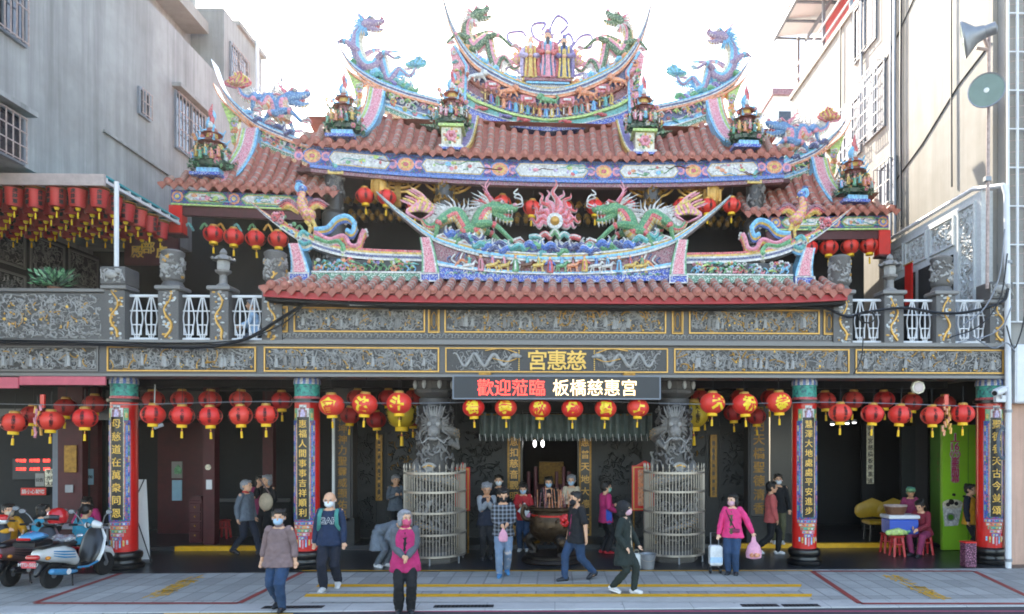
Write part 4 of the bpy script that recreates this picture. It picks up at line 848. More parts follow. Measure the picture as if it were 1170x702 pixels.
# lamp tubes under the low eave
for i, px in enumerate((438, 632, 821)):
    t = thing('fluorescent_lamp', ('first', 'second', 'third')[i]+' unlit white fluorescent batten under the low red eave, counted from the left', 'lamp', P(px, 346.5, 13.95), group='battens under the low eave')
    b = MB(); w = .68; b.bbox(-w, w, -.05, .05, .0, .05, 'white_metal', .012); b.build('batten_body', t)
    b = MB(); b.tube([(-w+.05, 0, -.03), (w-.05, 0, -.03)], .022, 'lamp_white', 8); b.build('tube', t)
    b = MB(); [b.bbox(q-.02, q+.02, -.03, .03, -.05, .0, 'white_metal', .005) for q in (-w+.04, w-.04)]; b.build('lamp_holder', t)
# LED message board
t = thing('led_board', 'black LED message board with red and cream characters hanging over the gate', 'sign', P(636, 442, 14.1)); o = t.location
a, c = P(517, 456.5, 14.1), P(755, 429.5, 14.1)
b = MB(); b.bbox(a[0], c[0], 14.1, 14.26, a[2], c[2], 'led_panel', .02); b.build('housing', t, o); b = MB(); frame(b, a[0], c[0], a[2], c[2], 14.1, .03, 'grey_paint', .015); b.build('frame', t, o, 0)
b = MB(); put_text(b, '歡迎蒞臨', P(584, 443, 14.088), .355, 'led_red', .003, .0, sx=.97); b.build('red_lettering', t, o, 0)
b = MB(); put_text(b, '板橋慈惠宮', P(679.5, 443, 14.088), .355, 'led_amber', .003, .0, sx=.97); b.build('cream_lettering', t, o, 0)
b = MB(); [b.box(X(px)-.12, X(px)+.12, 14.1, 14.3, Z(429.5)-.02, Z(429.5)+.05, 'gild_dim') for px in (555, 718)]; b.build('hanging_bracket', t, o, 0)
# ================================================================ upper temple hall (own frame, turned 2 degrees)
hall = thing('temple_hall', 'upper temple hall with sweeping red tiled roofs and colourful swallowtail ridges', 'temple', (0, 0, 0), hall=True)
O0 = (0, 0, 0)
def HX(dx, Y): return dx/FOC*Y
def hy(Y): return Y-PIV[1]
YM, YEV = 19.3, 17.6
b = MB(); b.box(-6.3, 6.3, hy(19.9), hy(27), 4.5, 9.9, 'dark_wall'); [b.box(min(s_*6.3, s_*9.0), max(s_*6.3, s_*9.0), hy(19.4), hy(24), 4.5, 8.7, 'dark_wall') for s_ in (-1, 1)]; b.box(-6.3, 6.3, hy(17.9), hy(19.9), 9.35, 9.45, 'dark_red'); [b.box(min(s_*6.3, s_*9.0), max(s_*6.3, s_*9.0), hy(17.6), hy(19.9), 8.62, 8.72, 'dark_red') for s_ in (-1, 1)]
b.build('body_wall', hall, O0, 0)
def hz(py, Y): return CAMZ+(CY-py)/FOC*Y
ex = HX(278, YEV); ez0 = hz(179, YEV); ezl = 11/FOC*YEV
def elift(x): return ezl*(abs(x)/ex)**2.2
# main tile fields: middle, then the two lower shoulders
b = MB()
topm = [(HX(-112, 19), hz(124, 19)), (HX(-84, 19), hz(139, 19)), (HX(-40, 19), hz(151, 19)), (0, hz(155, 19)), (HX(40, 19), hz(151, 19)), (HX(84, 19), hz(139, 19)), (HX(112, 19), hz(124, 19))]
tile_field(b, HX(-103, YEV), HX(103, YEV), 15, lambda x: (hy(YEV), ez0+elift(x)), lambda x: (hy(19.0), interp(topm, x)), .22, .085, 8); b.build('roof_tiles', hall, O0, 60)
tops = [(HX(-262, 19), hz(98, 19)), (HX(-215, 19), hz(121, 19)), (HX(-190, 19), hz(134, 19)), (HX(-150, 19), hz(150, 19)), (HX(-110, 19), hz(160, 19))]
for s_ in (-1, 1):
    b = MB(); tt = [(-s_*q[0], q[1]) for q in tops]
    xx = sorted((s_*HX(280, YEV), s_*HX(104, YEV)))
    cut = lambda x: min(1, max(.1, (HX(283, YEV)-abs(x))/HX(60, YEV)))
    tile_field(b, xx[0], xx[1], 13, lambda x: (hy(YEV), ez0+elift(x)), lambda x: (hy(19.0), interp(tt, x)), .2, .085, 8, cut=cut); b.build('roof_tiles', hall, O0, 60)
b = MB(); b.poly([(-6.4, hy(18.9), hz(155, 19)+.3), (6.4, hy(18.9), hz(155, 19)+.3), (6.6, hy(27.6), 9.9), (-6.6, hy(27.6), 9.9)], 'tile2'); b.poly([(-6.4, hy(18.9), hz(160, 19)), (-6.6, hy(27.6), 9.8), (6.6, hy(27.6), 9.8), (6.4, hy(18.9), hz(160, 19))], 'tile2'); b.build('rear_roof', hall, O0, 0)
# painted beam under the main eave
N = 40; xs = [lerp(-ex+.2, ex-.05, i/N) for i in range(N+1)]; YB = hy(YEV)+.12
def bz(py): return hz(py, YEV+.12)
b = MB()
def curve(py): return [(x, bz(py)+elift(x)*1.05) for x in xs]
b.strip(curve(184), curve(209), YB, YB+.2, 'floral'); b.strip(curve(184), curve(186.5), YB-.012, YB, 'c_blue'); b.strip(curve(205), curve(208.6), YB-.013, YB, 'c_blue'); b.strip(curve(209), curve(213), YB+.03, YB+.2, 'c_maroon'); b.build('painted_beam', hall, O0, 40)
def cartouche(dx0, dx1, par, y, zfun, hgt, seed, blue='c_blue'):
    x0, x1 = dx0, dx1; n = 12
    def out(g, yy):
        pts = []
        for i in range(n+1): x = lerp(x0+g+.12, x1-g-.12, i/n); pts.append((x, zfun(x)-hgt/2+g))
        pts.append((x1-g, zfun(x1)))
        for i in range(n, -1, -1): x = lerp(x0+g+.12, x1-g-.12, i/n); pts.append((x, zfun(x)+hgt/2-g))
        pts.append((x0+g, zfun(x0))); return pts
    b = MB(); b.prism(out(0, 0), y-.02, y, blue); b.prism(out(.035, 0), y-.03, y-.019, 'c_yellow'); b.prism(out(.055, 0), y-.04, y-.029, 'c_white'); o = b.build('painted_panel', par, O0, 0)
    rnd = random.Random(seed); b = MB(); xc = lerp(x0, x1, .5)
    for k in range(5): p = [(lerp(x0+.2, x1-.2, rnd.random()), y-.042, zfun(xc)+rnd.uniform(-.3, .3)*hgt)]; [p.append((p[-1][0]+rnd.uniform(-.02, .16), y-.042, min(max(p[-1][2]+rnd.uniform(-.07, .07), zfun(xc)-.38*hgt), zfun(xc)+.38*hgt))) for _ in range(5)]; b.tube(p, .012, rnd.choice(['c_green', 'c_sky', 'c_brown', 'c_teal', 'c_lav']), 4)
    for k in range(7): c = (lerp(x0+.25, x1-.25, rnd.random()), y-.044, zfun(xc)+rnd.uniform(-.25, .25)*hgt); b.ball(c, (rnd.uniform(.03, .09), .012, rnd.uniform(.03, .06)), rnd.choice(['c_pink', 'c_red', 'c_orange', 'c_green', 'c_sky', 'c_lav', 'c_lime']), 7, 3)
    q = b.build('flower_painting', None, O0, 50); q.parent = o
bzc = lambda x: bz(195.7)+elift(x)*1.05
for k, (p0, p1) in enumerate(((377, 448), (480, 555), (586, 673), (706, 778), (808, 872))): cartouche(HX(p0-626, YEV), HX(p1-626, YEV), hall, YB, bzc, .40, k)
for px in (360, 464, 570, 689.5, 794, 890):
    b = MB(); x = HX(px-626, YEV); z = bzc(x)
    for r, m, k in ((.26, 'c_blue', .012), (.21, 'c_orange', .02), (.13, 'c_yellow', .028), (.07, 'c_red', .034)): b.lathe([(r, -k), (r, 0)], (x, YB, z), m, 10, ax='y', sq=.8)
    for q in (-1, 1): b.lathe([(.12, -.016), (.12, 0)], (x+q*.33, YB, z), 'c_pink', 8, ax='y'); b.lathe([(.06, -.024), (.06, 0)], (x+q*.33, YB, z), 'c_purple', 8, ax='y')
    b.build('painted_medallion', hall, O0, 0)
# front columns, gold brackets, boards, hanging gold finials
for s_ in (-1, 1):
    for dx in (118, 240):
        x = s_*HX(dx, 18.0); b = MB(); c = (x, hy(18.0), 0); b.lathe([(.22, 4.5), (.22, 7.6), (.3, 7.7), (.3, 8.3), (.22, 8.4), (.24, 9.4)], c, 'stone_dark', 14); rnd = random.Random(int(dx))
        for _ in range(70): a, zz = rnd.uniform(-1.6, 1.6), rnd.uniform(7.0, 9.3); b.tube([cyl((x, hy(18.0)), .25, a+.1*j, zz+.04*j*rnd.uniform(-1, 1)) for j in range(4)], [.03, .03, .02, .01], 'carve_dim' if dx == 240 else 'gild_dim', 4)
        b.build('carved_pillar', hall, O0)
    x = s_*HX(190, 17.95); b = MB(); z = hz(222, 17.95); b.lathe([(.03, .5), (.1, .42), (.06, .35), (.16, .25), (.22, .1), (.22, -.05), (.14, -.2), (.05, -.28), (.01, -.3)], (x, hy(17.95), z), 'gild', 12)
    for k in range(28): a = k*.9; b.ball(cyl((x, hy(17.95)), .2, a, z-.12+.3*(k/28)), (.05, .05, .07), 'gild', 5, 3)
    b.tube([(x, hy(17.95), z+.4), (x, hy(17.95), z+.9)], .02, 'gild_dim', 5); b.build('hanging_gold_finial', hall, O0)
    x = s_*HX(238, 17.8); b = MB(); z0, z1 = hz(206, 17.8), hz(182, 17.8); b.bbox(x-.19, x+.19, hy(17.72), hy(17.78), z0, z1, 'c_yellow', .01); b.box(x-.14, x+.14, hy(17.71), hy(17.73), z0+.06, z1-.06, 'c_navy'); b.ball((x, hy(17.7), (z0+z1)/2), (.08, .02, .14), 'c_teal', 6, 4); b.build('picture_board', hall, O0, 20)
b = MB(); rnd = random.Random(9)
for k in range(46):                                           # tiers of gilded brackets in the shade
    x = lerp(-5.3, 5.3, k/45)
    for j, (yy, zz) in enumerate(((19.2, 9.05), (18.9, 9.28), (18.6, 8.75))):
        z = zz-.35; b.box(x-.05, x+.05, hy(yy), hy(yy)+.3, z, z+.16, 'stone_dark'); b.ball((x, hy(yy)-.02, z+.05), (.07, .06, .1), 'gild_dim', 6, 4)
        if j < 2: b.tube([(x-.08, hy(yy)-.03, z-.02), (x+.03, hy(yy)-.05, z+.14), (x+.1, hy(yy)-.03, z+.02)], .02, rnd.choice(['gild', 'gild_dim', 'gild_dim']), 4)
b.build('gilded_bracket_tier', hall, O0, 40)
for i, dx in enumerate((-170, -113, 118, 175)):
    b = MB(); x = HX(dx, 18.1); y = hy(18.1)
    for q in (-1, 1):
        for r in (.28, .42, .56): b.tube([(x+q*(r*math.cos(a)+.08), y, hz(205, 18.1)-r*math.sin(a)*.75) for a in np.linspace(0, 1.57, 6)], .035, 'gild', 5)
        for k in range(10): a, r = random.random()*1.57, random.uniform(.1, .56); b.ball((x+q*r*math.cos(a), y-.03, hz(205, 18.1)-r*.75*math.sin(a)), .045, random.choice(['gild', 'gild_dim']), 5, 3)
    b.box(x-.08, x+.08, y, y+.1, hz(240, 18.1), hz(205, 18.1), 'gild_dim'); b.build('gilded_bracket', hall, O0, 40)
# ---- ridges
def hp(pts, Y): return [(HX(a, Y), hz(c, Y)) for a, c in pts]
cr = [(-119, 3), (-116, 14), (-109, 38), (-97, 62), (-80, 82), (-51, 99), (-23, 109.5), (0, 113)]
cr = cr+[(-a, c) for a, c in cr[-2::-1]]
RB = [(-.12, -.05, 'c_orange'), (-.05, -.02, 'c_white'), (-.02, .045, 'c_navy'), (.045, .075, 'c_white'), (.075, .12, 'c_sky'), (.12, .145, 'c_yellow')]
_, HP = ridge_band(hall, O0, hp(cr, YM), RB, -.28, .3, 'swallowtail_ridge', taper=.3)
x1 = HX(98, YM); bot = lambda x: interp([(HX(a, YM), hz(c, YM)) for a, c in ((-104, 128), (-84, 139), (-40, 150), (0, 154), (40, 150), (84, 139), (104, 128))], x)
face(hall, O0, HP, -x1, x1, bot, -.14, .25, [(0, .12, 'lattice', .06), (.12, .14, 'c_white', .09), (.14, .28, 'c_teal', .03), (.28, .34, 'c_lime', .12), (.34, .37, 'c_white', .1), (.37, .62, 'c_maroon', 0), (.62, .67, 'tile', .13), (.7, 1, 'c_navy', .02)], 'ridge_wall')
b = MB()
for k in range(34):
    x = lerp(-x1, x1, (k+.5)/34); z = lerp(bot(x), interp(HP, x)-.07, .66); b.lathe([(.04, -.06), (.045, 0), (.045, .1)], (x, -.3, z+.03), 'tile', 8, ax='y'); b.ball((x, -.36, z+.03), (.035, .02, .035), 'tile', 6, 3); b.prism([(x-.06, z-.0), (x, z-.07), (x+.06, z-.0)], -.33, -.31, 'tile2')
b.build('ridge_eave_tiles', hall, O0)
def at(x, f): return lerp(bot(x), interp(HP, x)-.07, f)
def lion(par, c, s, m, d=1):
    b = MB(); x, y, z = c
    b.tube([(x-d*.2*s, y, z+.13*s), (x, y-.02, z+.16*s), (x+d*.16*s, y-.02, z+.17*s)], [.07*s, .09*s, .09*s], m, 8, rounded=True); b.ball((x+d*.25*s, y-.04, z+.24*s), (.1*s, .09*s, .1*s), m, 8, 6); b.ball((x+d*.33*s, y-.06, z+.21*s), (.05*s, .06*s, .05*s), m, 6, 4)
    for q in range(8): a = q*.8; b.ball((x+d*.22*s+.09*s*math.cos(a), y-.03, z+.25*s+.09*s*math.sin(a)), .04*s, m, 5, 3)
    for q, k in ((-.22, -.06), (-.12, .04), (.1, -.04), (.2, .08)): b.tube([(x+d*q*s, y-.02, z+.14*s), (x+d*(q+k)*s, y-.03, z)], [.045*s, .03*s], m, 6, rounded=True)
    b.tube(spline([(x-d*.25*s, y, z+.16*s), (x-d*.34*s, y, z+.25*s), (x-d*.26*s, y, z+.32*s)], 3), [.035*s]*7, m, 5); return b.build('lion_relief', par, O0, 50)
for k, (dx, m) in enumerate(((-79, 'c_white'), (-44, 'c_orange'), (44, 'c_orange'), (79, 'c_orange'), (0, 'c_green'))): x = HX(dx-.01, YM); lion(hall, (x, -.3, at(x, .66)+.05), .85, m, 1 if dx < 0 else -1)
for dx in (-62, -22, 22, 62):
    b = MB(); x = HX(dx, YM); z = at(x, .85); b.bbox(x-.2, x+.2, -.22, -.16, z-.13, z+.13, 'c_pink', .03); b.bbox(x-.14, x+.14, -.25, -.2, z-.07, z+.07, 'c_red', .02); b.box(x-.1, x+.1, -.262, -.249, z-.03, z+.03, 'c_white'); b.build('porcelain_lamp', hall, O0, 0)
rnd = random.Random(6)
for k in range(22):
    x = lerp(HX(-70, YM), HX(72, YM), k/21); figurine(hall, O0, (x, -.24, at(x, .37)), .36, (rnd.choice(CC), rnd.choice(CC), rnd.choice(['c_black', 'c_brown', 'c_red'])), False, k)
b = MB()
for dx, m in ((-72, 'c_red'), (-45, 'c_purple'), (-25, 'c_red'), (0, 'c_green'), (22, 'c_red'), (62, 'c_red')):
    x = HX(dx, YM); z = at(x, .2); b.tube([(x-.14, -.22, z+.06), (x-.02, -.26, z), (x+.1, -.24, z+.01)], [.03, .06, .03], m, 7, rounded=True); b.prism([(x-.12, z+.03), (x-.24, z-.02), (x-.22, z+.14)], -.24, -.21, m)
for k in range(60): x = lerp(-x1*.95, x1*.95, k/59); z = at(x, .36); b.tube(spline([(x-.06, -.25, z), (x, -.28, z+.05), (x+.06, -.25, z)], 2), .018, ('c_white', 'c_blue')[k % 2], 4)
b.build('porcelain_relief', hall, O0)
for s_ in (-1, 1):                                            # end walls of the middle ridge with flowers
    b = MB(); pts = [(s_*HX(102, YM), hz(136, YM)), (s_*HX(92, YM), hz(136, YM)), (s_*HX(88, YM), hz(84, YM)), (s_*HX(104, YM), hz(60, YM)), (s_*HX(110, YM), hz(66, YM)), (s_*HX(104, YM), hz(100, YM))]
    b.prism(pts if s_ < 0 else pts[::-1], -.24, .26, 'c_pink') if 0 else b.prism(pts[::-1] if s_ < 0 else pts, -.24, .26, 'lattice_pink')
    xs_ = [s_*HX(97, YM), s_*HX(106, YM)]; flower_field(b, lambda x: (hz(130, YM), hz(70, YM)), min(xs_), max(xs_), -.27, 26, 70+s_, (.05, .11)); b.tube([(s_*HX(93, YM), -.26, hz(134, YM)), (s_*HX(91, YM), -.26, hz(84, YM)), (s_*HX(104, YM), -.26, hz(62, YM))], .04, 'c_sky', 5); b.build('ridge_end_wall', hall, O0, 40)
def hip(pts, name='hip_ridge', w=.2, flip=1, cols=('c_sky', 'lattice_pink', 'c_lime', 'c_orange')):
    """swept rib from a ridge end down to the eave: coloured mouldings side by side"""
    p = spline(pts, 6); N = len(p); b = MB(); nr = []
    for i in range(N):
        t = np.array(p[min(i+1, N-1)])-np.array(p[max(i-1, 0)]); L = math.hypot(t[0], t[2]); nr.append((-t[2]/L, t[0]/L))
    for k, (lo, hi, m) in enumerate(((-1, -.78, cols[0]), (-.78, -.66, 'c_white'), (-.66, .3, cols[1]), (.3, .42, 'c_white'), (.42, .72, cols[2]), (.72, .8, 'c_white'), (.8, 1.05, cols[3]))):
        d = .02*(k % 2)+.015*(m == cols[1])
        f = lambda i, q: (p[i][0]+flip*nr[i][0]*w*q, p[i][2]+flip*nr[i][1]*w*q)
        rows = [[(f(i, lo)[0], p[i][1]-d, f(i, lo)[1]) for i in range(N)], [(f(i, hi)[0], p[i][1]-d, f(i, hi)[1]) for i in range(N)], [(f(i, hi)[0], p[i][1]+.34, f(i, hi)[1]) for i in range(N)], [(f(i, lo)[0], p[i][1]+.34, f(i, lo)[1]) for i in range(N)]]
        b.quadstrip(rows+[rows[0]], m, flip=flip < 0)
        for e in (0, N-1): b.poly([r_[e] for r_ in rows], m)
    return b.build(name, hall, O0, 40)
def hq(dx, py, Y): return (HX(dx, Y), hy(Y), hz(py, Y))
for s_ in (-1, 1):
    hip([hq(s_*86, 134, 19.0), hq(s_*90, 150, 18.6), hq(s_*96, 164, 18.0), hq(s_*107, 172, 17.65)], flip=s_, w=.19, cols=('c_yellow', 'c_purple', 'c_lime', 'c_white'))
    hip([hq(s_*192, 106, 19.1), hq(s_*197, 128, 18.8), hq(s_*208, 147, 18.2), hq(s_*232, 157, 17.75)], flip=s_, w=.24)
WK = {-1: (1.015, 1.022), 1: (.97, .972)}                    # the two wings are not quite alike
def wq(s_, a, c): return (a*WK[s_][0], 500-(500-c)*WK[s_][1])
for s_ in (-1, 1): hip([hq(s_*wq(s_, 327, 0)[0], wq(s_, 0, 163)[1], 18.6), hq(s_*wq(s_, 333, 0)[0], wq(s_, 0, 186)[1], 18.2), hq(s_*wq(s_, 346, 0)[0], wq(s_, 0, 206)[1], 17.8), hq(s_*wq(s_, 364, 0)[0], wq(s_, 0, 219)[1], 17.45)], flip=s_, w=.24)
mr = [(-240, 34), (-235, 58), (-219, 85), (-194, 103), (-163, 115), (-144, 120), (-100, 130)]
orr = [(-364, 94), (-354, 123), (-341, 141), (-318, 161), (-286, 175), (-258, 184)]
YW = 18.8
WB = [(-.1, -.04, 'c_orange'), (-.04, -.015, 'c_white'), (-.015, .035, 'c_navy'), (.035, .06, 'c_white'), (.06, .1, 'c_sky')]
for s_ in (1, -1):
    sg = -s_
    for nm, pts, Y, xo, xi, bo, n, kk in (('shoulder_ridge', mr, YM-.05, 200, 104, [(-210, 122), (-190, 131), (-150, 147), (-100, 158)], 46, 1), ('wing_ridge', orr, YW, 322, 258, [(-330, 174), (-315, 183), (-285, 195), (-250, 206)], 34, 2)):
        if kk == 2: pts = [wq(sg, *u) for u in pts]; bo = [wq(sg, *u) for u in bo]
        q = [(s_*HX(a, Y), hz(c, Y)) for a, c in pts]
        p = spline(q, 6); N = len(p); y = hy(Y); b = MB()
        for k, (lo, hi, m) in enumerate(WB):
            u = [min(1, .1+i/(N*.5)) for i in range(N)]
            b.strip([(v[0], v[1]+hi*t) for v, t in zip(p, u)], [(v[0], v[1]+lo*t) for v, t in zip(p, u)], y-.2-.006*k, y+.22, m)
        # second, lower tip
        i0 = int(N*.12); p2 = [(v[0]+sg*.07*(1-i/N), v[1]-.26*math.exp(-i/(N*.5))) for i, v in enumerate(p[i0:i0+int(N*.5)])]
        b.strip([(v[0], v[1]+.03) for v in p2], [(v[0], v[1]-.03) for v in p2], y-.19, y+.2, 'c_orange'); b.build(nm, hall, O0, 40)
        bb = [(s_*HX(a, Y), hz(c, Y)) for a, c in bo]; xx = sorted((sg*HX(xo, Y), sg*HX(xi, Y)))
        face(hall, O0, p, xx[0], xx[1], lambda x: interp(bb, x), y-.1, y+.2, [(0, .2, 'lattice_green', .03), (.2, .26, 'c_white', .06), (.26, .45, 'c_sky', .02), (.45, .5, 'c_white', .05), (.5, 1, 'c_navy', 0)], nm+'_wall')
        b = MB(); flower_field(b, lambda x: (lerp(interp(bb, x), interp(p, x), .32), lerp(interp(bb, x), interp(p, x), .8)), xx[0]+.1, xx[1]-.1, y-.14, n, 90+s_*kk, (.05, .1), ('c_red', 'c_orange', 'c_white', 'c_yellow', 'c_pink'))
        for j in range(12): x = lerp(xx[0], xx[1], j/11); z = lerp(interp(bb, x), interp(p, x), .75); b.tube(spline([(x-.1, y-.14, z), (x, y-.17, z+.06), (x+.07, y-.16, z-.02)], 3), .02, ('c_white', 'c_pink', 'c_lime')[j % 3], 5)
        b.build('porcelain_relief', hall, O0)
        # scrolled bracket under the tip
        i1 = int(N*.42); a = p[i1]; b = MB(); x = a[0]; z = a[1]-.12
        w_ = [(x, z), (x+sg*.04, z-.75), (x+sg*.14, z-.8), (x+sg*.2, z-.3), (x+sg*.42, z+.28)]; b.prism(w_ if sg > 0 else w_[::-1], y-.12, y+.14, 'c_lime'); flower_field(b, lambda q: (z-.7, z-.1), min(x, x+sg*.16), max(x, x+sg*.16), y-.14, 9, 5, (.05, .09)); b.build('tip_bracket', hall, O0)
# wing roofs
for s_ in (-1, 1):
    ka, kc = WK[s_]; wx0, wx1 = HX(420*ka, 17.3), HX(238*ka, 17.3); wz = lambda c, Y: hz(500-(500-c)*kc, Y)
    b = MB(); xx = sorted((s_*wx0, s_*wx1)); tt = [(s_*HX(a*ka, 18.5), wz(c, 18.5)) for a, c in ((345, 168), (325, 178), (313, 184), (285, 196), (240, 210))]
    ez = lambda x: wz(231, 17.3)+(abs(x)-wx1)/(wx0-wx1)*.14
    tile_field(b, xx[0], xx[1], 15, lambda x: (hy(17.3), ez(x)), lambda x: (hy(18.5), interp(tt, x)), .14, .075, 7, cut=lambda x: min(1, max(.1, (wx0-abs(x))/HX(85, 17.3)+.05))); b.build('roof_tiles', hall, O0, 60)
    b = MB(); b.poly([(s_*5.6, hy(18.5), hz(205, 18.5)), (s_*9.0, hy(18.5), hz(212, 18.5)), (s_*9.1, hy(24.5), 8.3), (s_*5.6, hy(24.5), 8.3)], 'tile2'); b.build('rear_roof', hall, O0, 0)
    N = 10; xs = [lerp(s_*HX(412*ka, 17.4), s_*HX(262*ka, 17.4), i/N) for i in range(N+1)]; xs.sort(); y = hy(17.42)
    zb = lambda x: wz(243.5, 17.42)+(abs(x)-wx1)/(wx0-wx1)*.1
    b = MB(); b.strip([(x, zb(x)+.16) for x in xs], [(x, zb(x)-.16) for x in xs], y, y+.15, 'floral'); b.strip([(x, zb(x)-.16) for x in xs], [(x, zb(x)-.2) for x in xs], y-.01, y+.15, 'c_lime'); b.strip([(x, zb(x)-.2) for x in xs], [(x, zb(x)-.42) for x in xs], y+.06, y+.2, 'dark_red'); b.build('painted_beam', hall, O0, 30)
    for a0, a1 in ((398, 352), (338, 278)): q = sorted((s_*HX(a0*ka, 17.4), s_*HX(a1*ka, 17.4))); cartouche(q[0], q[1], hall, y, zb, .27, int(a0)+s_, 'c_green')
    for dx in (405, 345, 272):
        b = MB(); x = s_*HX(dx*ka, 17.4); [b.lathe([(r, -k), (r, 0)], (x, y, zb(x)), m, 8, ax='y') for r, m, k in ((.14, 'c_orange', .012), (.09, 'c_blue', .02), (.05, 'c_yellow', .026))]; b.build('painted_medallion', hall, O0, 0)
    b = MB(); x = s_*HX(408*ka, 17.4); b.box(x-.15, x+.15, y+.02, y+.3, wz(278, 17.4), zb(x)-.2, 'lacq_red'); b.box(x-.17, x+.17, y-.0, y+.32, wz(278, 17.4)-.05, wz(278, 17.4), 'dark_red'); b.build('red_hanging_post', hall, O0, 0)
    b = MB(); xq = sorted((s_*HX(400, 17.6), s_*HX(262, 17.6))); 
    for k in range(9): x = lerp(xq[0], xq[1], k/8); b.tube(spline([(x-.12, hy(17.7), hz(268, 17.6)), (x, hy(17.66), hz(262, 17.6)), (x+.1, hy(17.7), hz(270, 17.6))], 3), .03, ('c_teal', 'c_green', 'gild')[k % 3], 5)
    b.build('carved_spandrel', hall, O0)
# ================================================================ statues on the ridges
def mirror(b):
    m = MB(); m.v = [(-x, y, z) for x, y, z in b.v]; m.f = [f[::-1] for f in b.f]; m.m = list(b.m); return m
def dragon(label, group, spine, y, rmax, mats, hs, legs, flame, hall_=False, s_=1, cat='dragon statue', hrot=0, fins='c_white', flame_m=('c_pink', 'c_yellow')):
    """spine: (x, z) from tail to head for a dragon looking to +x; s_ = -1 mirrors it"""
    back, belly, stripe = mats
    p = spline([(a, y+.05*math.sin(i*1.3), c) for i, (a, c) in enumerate(spine)], 7); N = len(p)
    rr = []
    for i in range(N):
        t = i/(N-1); r = rmax*(.28+.95*math.sin(min(1, t*1.25)*math.pi*.5)) if t < .72 else rmax*lerp(1.23, .8, (t-.72)/.28); rr.append(r*.85)
    ox, oz = (sum(q[0] for q in p)/N), min(q[2] for q in p)
    org = (s_*ox, y, oz); t = thing('dragon_statue', label, cat, org, 0, group, hall_)
    def fin(b, name, par=None, sm=40):
        if s_ < 0: b = mirror(b)
        if par is None: return b.build(name, t, org, sm)
        o = b.build(name, None, org, sm); o.parent = par; o.location = (0, 0, 0); return o
    b = MB(); n = 12
    def mf(i, j):
        a = math.sin(2*math.pi*(j+.5)/n)
        if a < -.6: return belly if i % 2 else 'c_cream'
        if a < -.25: return stripe
        if a > .85: return stripe
        return back
    b.tube(p, rr, back, n, ref=(0, 1, 0), fixref=True, mf=mf); fin(b, 'body')
    b = MB()
    for i in range(3, N-3, 1):                                 # white spines down the back
        tg = Vector(p[i+1])-Vector(p[i-1]); tg.normalize(); up = tg.cross(Vector((0, 1, 0)))*1; up = Vector((-tg.z, 0, tg.x))
        a = Vector(p[i])+up*rr[i]*.9; L = rmax*(1.1+.5*math.sin(i*2.1)); c = a+up*L-tg*L*.55; e = a+up*L*.5-tg*L*.1
        b.tube([tuple(a), tuple(e), tuple(c)], [rmax*.16, rmax*.11, .004], fins, 4)
    fin(b, 'dorsal_spines')
    # head, built at the origin looking to +x
    h0 = Vector(p[-1]); hd = Vector(p[-1])-Vector(p[-4]); an = math.atan2(hd.z, hd.x)*.35+hrot
    ca, sa = math.cos(an), math.sin(an)
    def hfn(q): return (h0.x+(q[0]*ca-q[2]*sa)*hs, h0.y+q[1]*hs, h0.z+(q[0]*sa+q[2]*ca)*hs)
    def hb(b): o = MB(); o.add(b, hfn); return o
    b = MB()
    b.tube([(-.1, 0, 0), (.1, 0, .04), (.3, 0, .02), (.42, 0, .03), (.52, 0, .06)], [.16, .2, .15, .11, .1], back, 10, flat=.9, rounded=True)
    b.tube([(.02, 0, -.06), (.2, 0, -.16), (.36, 0, -.24), (.48, 0, -.22)], [.12, .1, .075, .05], back, 8, rounded=True)
    b.tube([(.02, -.02, -.1), (.2, -.03, -.2), (.36, -.02, -.29), (.5, -.02, -.26)], [.05, .04, .035, .02], 'c_yellow', 6, rounded=True)
    b.tube([(.16, 0, -.05), (.3, 0, -.11), (.42, 0, -.12)], [.08, .06, .03], 'c_red', 6, rounded=True)
    b.ball((.54, 0, .12), (.07, .12, .07), 'c_pink', 8, 5); b.ball((.18, 0, .17), (.13, .13, .07), 'c_pink', 8, 5)
    for q in (-1, 1):
        b.tube([(.05, q*.12, .15), (.2, q*.15, .2), (.3, q*.12, .14)], [.02, .045, .02], stripe, 6, rounded=True)
        for k in range(4): x = .24+.08*k; b.tube([(x, q*.09, -.02), (x+.01, q*.08, -.1)], [.022, .004], 'c_white', 4); b.tube([(x, q*.06, -.2), (x, q*.06, -.12)], [.018, .004], 'c_white', 4)
    hd_ = fin(hb(b), 'head')
    for q in (-1, 1):
        b = MB(); b.ball((.24, q*.15, .14), .05, 'c_white', 8, 6); b.ball((.265, q*.185, .145), .025, 'c_black', 6, 4); fin(hb(b), 'eye', hd_)
        b = MB(); b.tube(spline([(.0, q*.09, .18), (-.14, q*.12, .36), (-.2, q*.13, .52), (-.12, q*.13, .68)], 4), [.035*(1-.06*i) for i in range(13)], 'c_pink', 6); b.tube([(-.16, q*.12, .42), (-.3, q*.13, .52)], [.022, .006], 'c_pink', 5); fin(hb(b), 'horn', hd_)
        b = MB(); b.tube(spline([(.55, q*.08, .1), (.72, q*.12, .18), (.66, q*.14, .34), (.5, q*.14, .38), (.6, q*.15, .5)], 4), [.018]*16+[.008], 'c_white', 5); fin(hb(b), 'whisker', hd_)
    b = MB()
    for q in (-1, 1):
        for k in range(12): a = 1.9+k*.26; L = .34+.08*(k % 3); b.tube([(-.03+.1*math.cos(a), q*.1, .14*math.sin(a)), (-.03+.24*math.cos(a), q*.17, .26*math.sin(a)), (-.03+(L+.1)*math.cos(a+.15), q*.16, (L+.08)*math.sin(a+.15))], [.03, .025, .004], fins if k % 3 else stripe, 4)
        for k in range(5): b.tube([(.12+.09*k, q*.05, -.2-.02*k), (.1+.09*k, q*.06, -.3-.02*k)], [.025, .004], 'c_white', 4)
    fin(hb(b), 'mane', hd_)
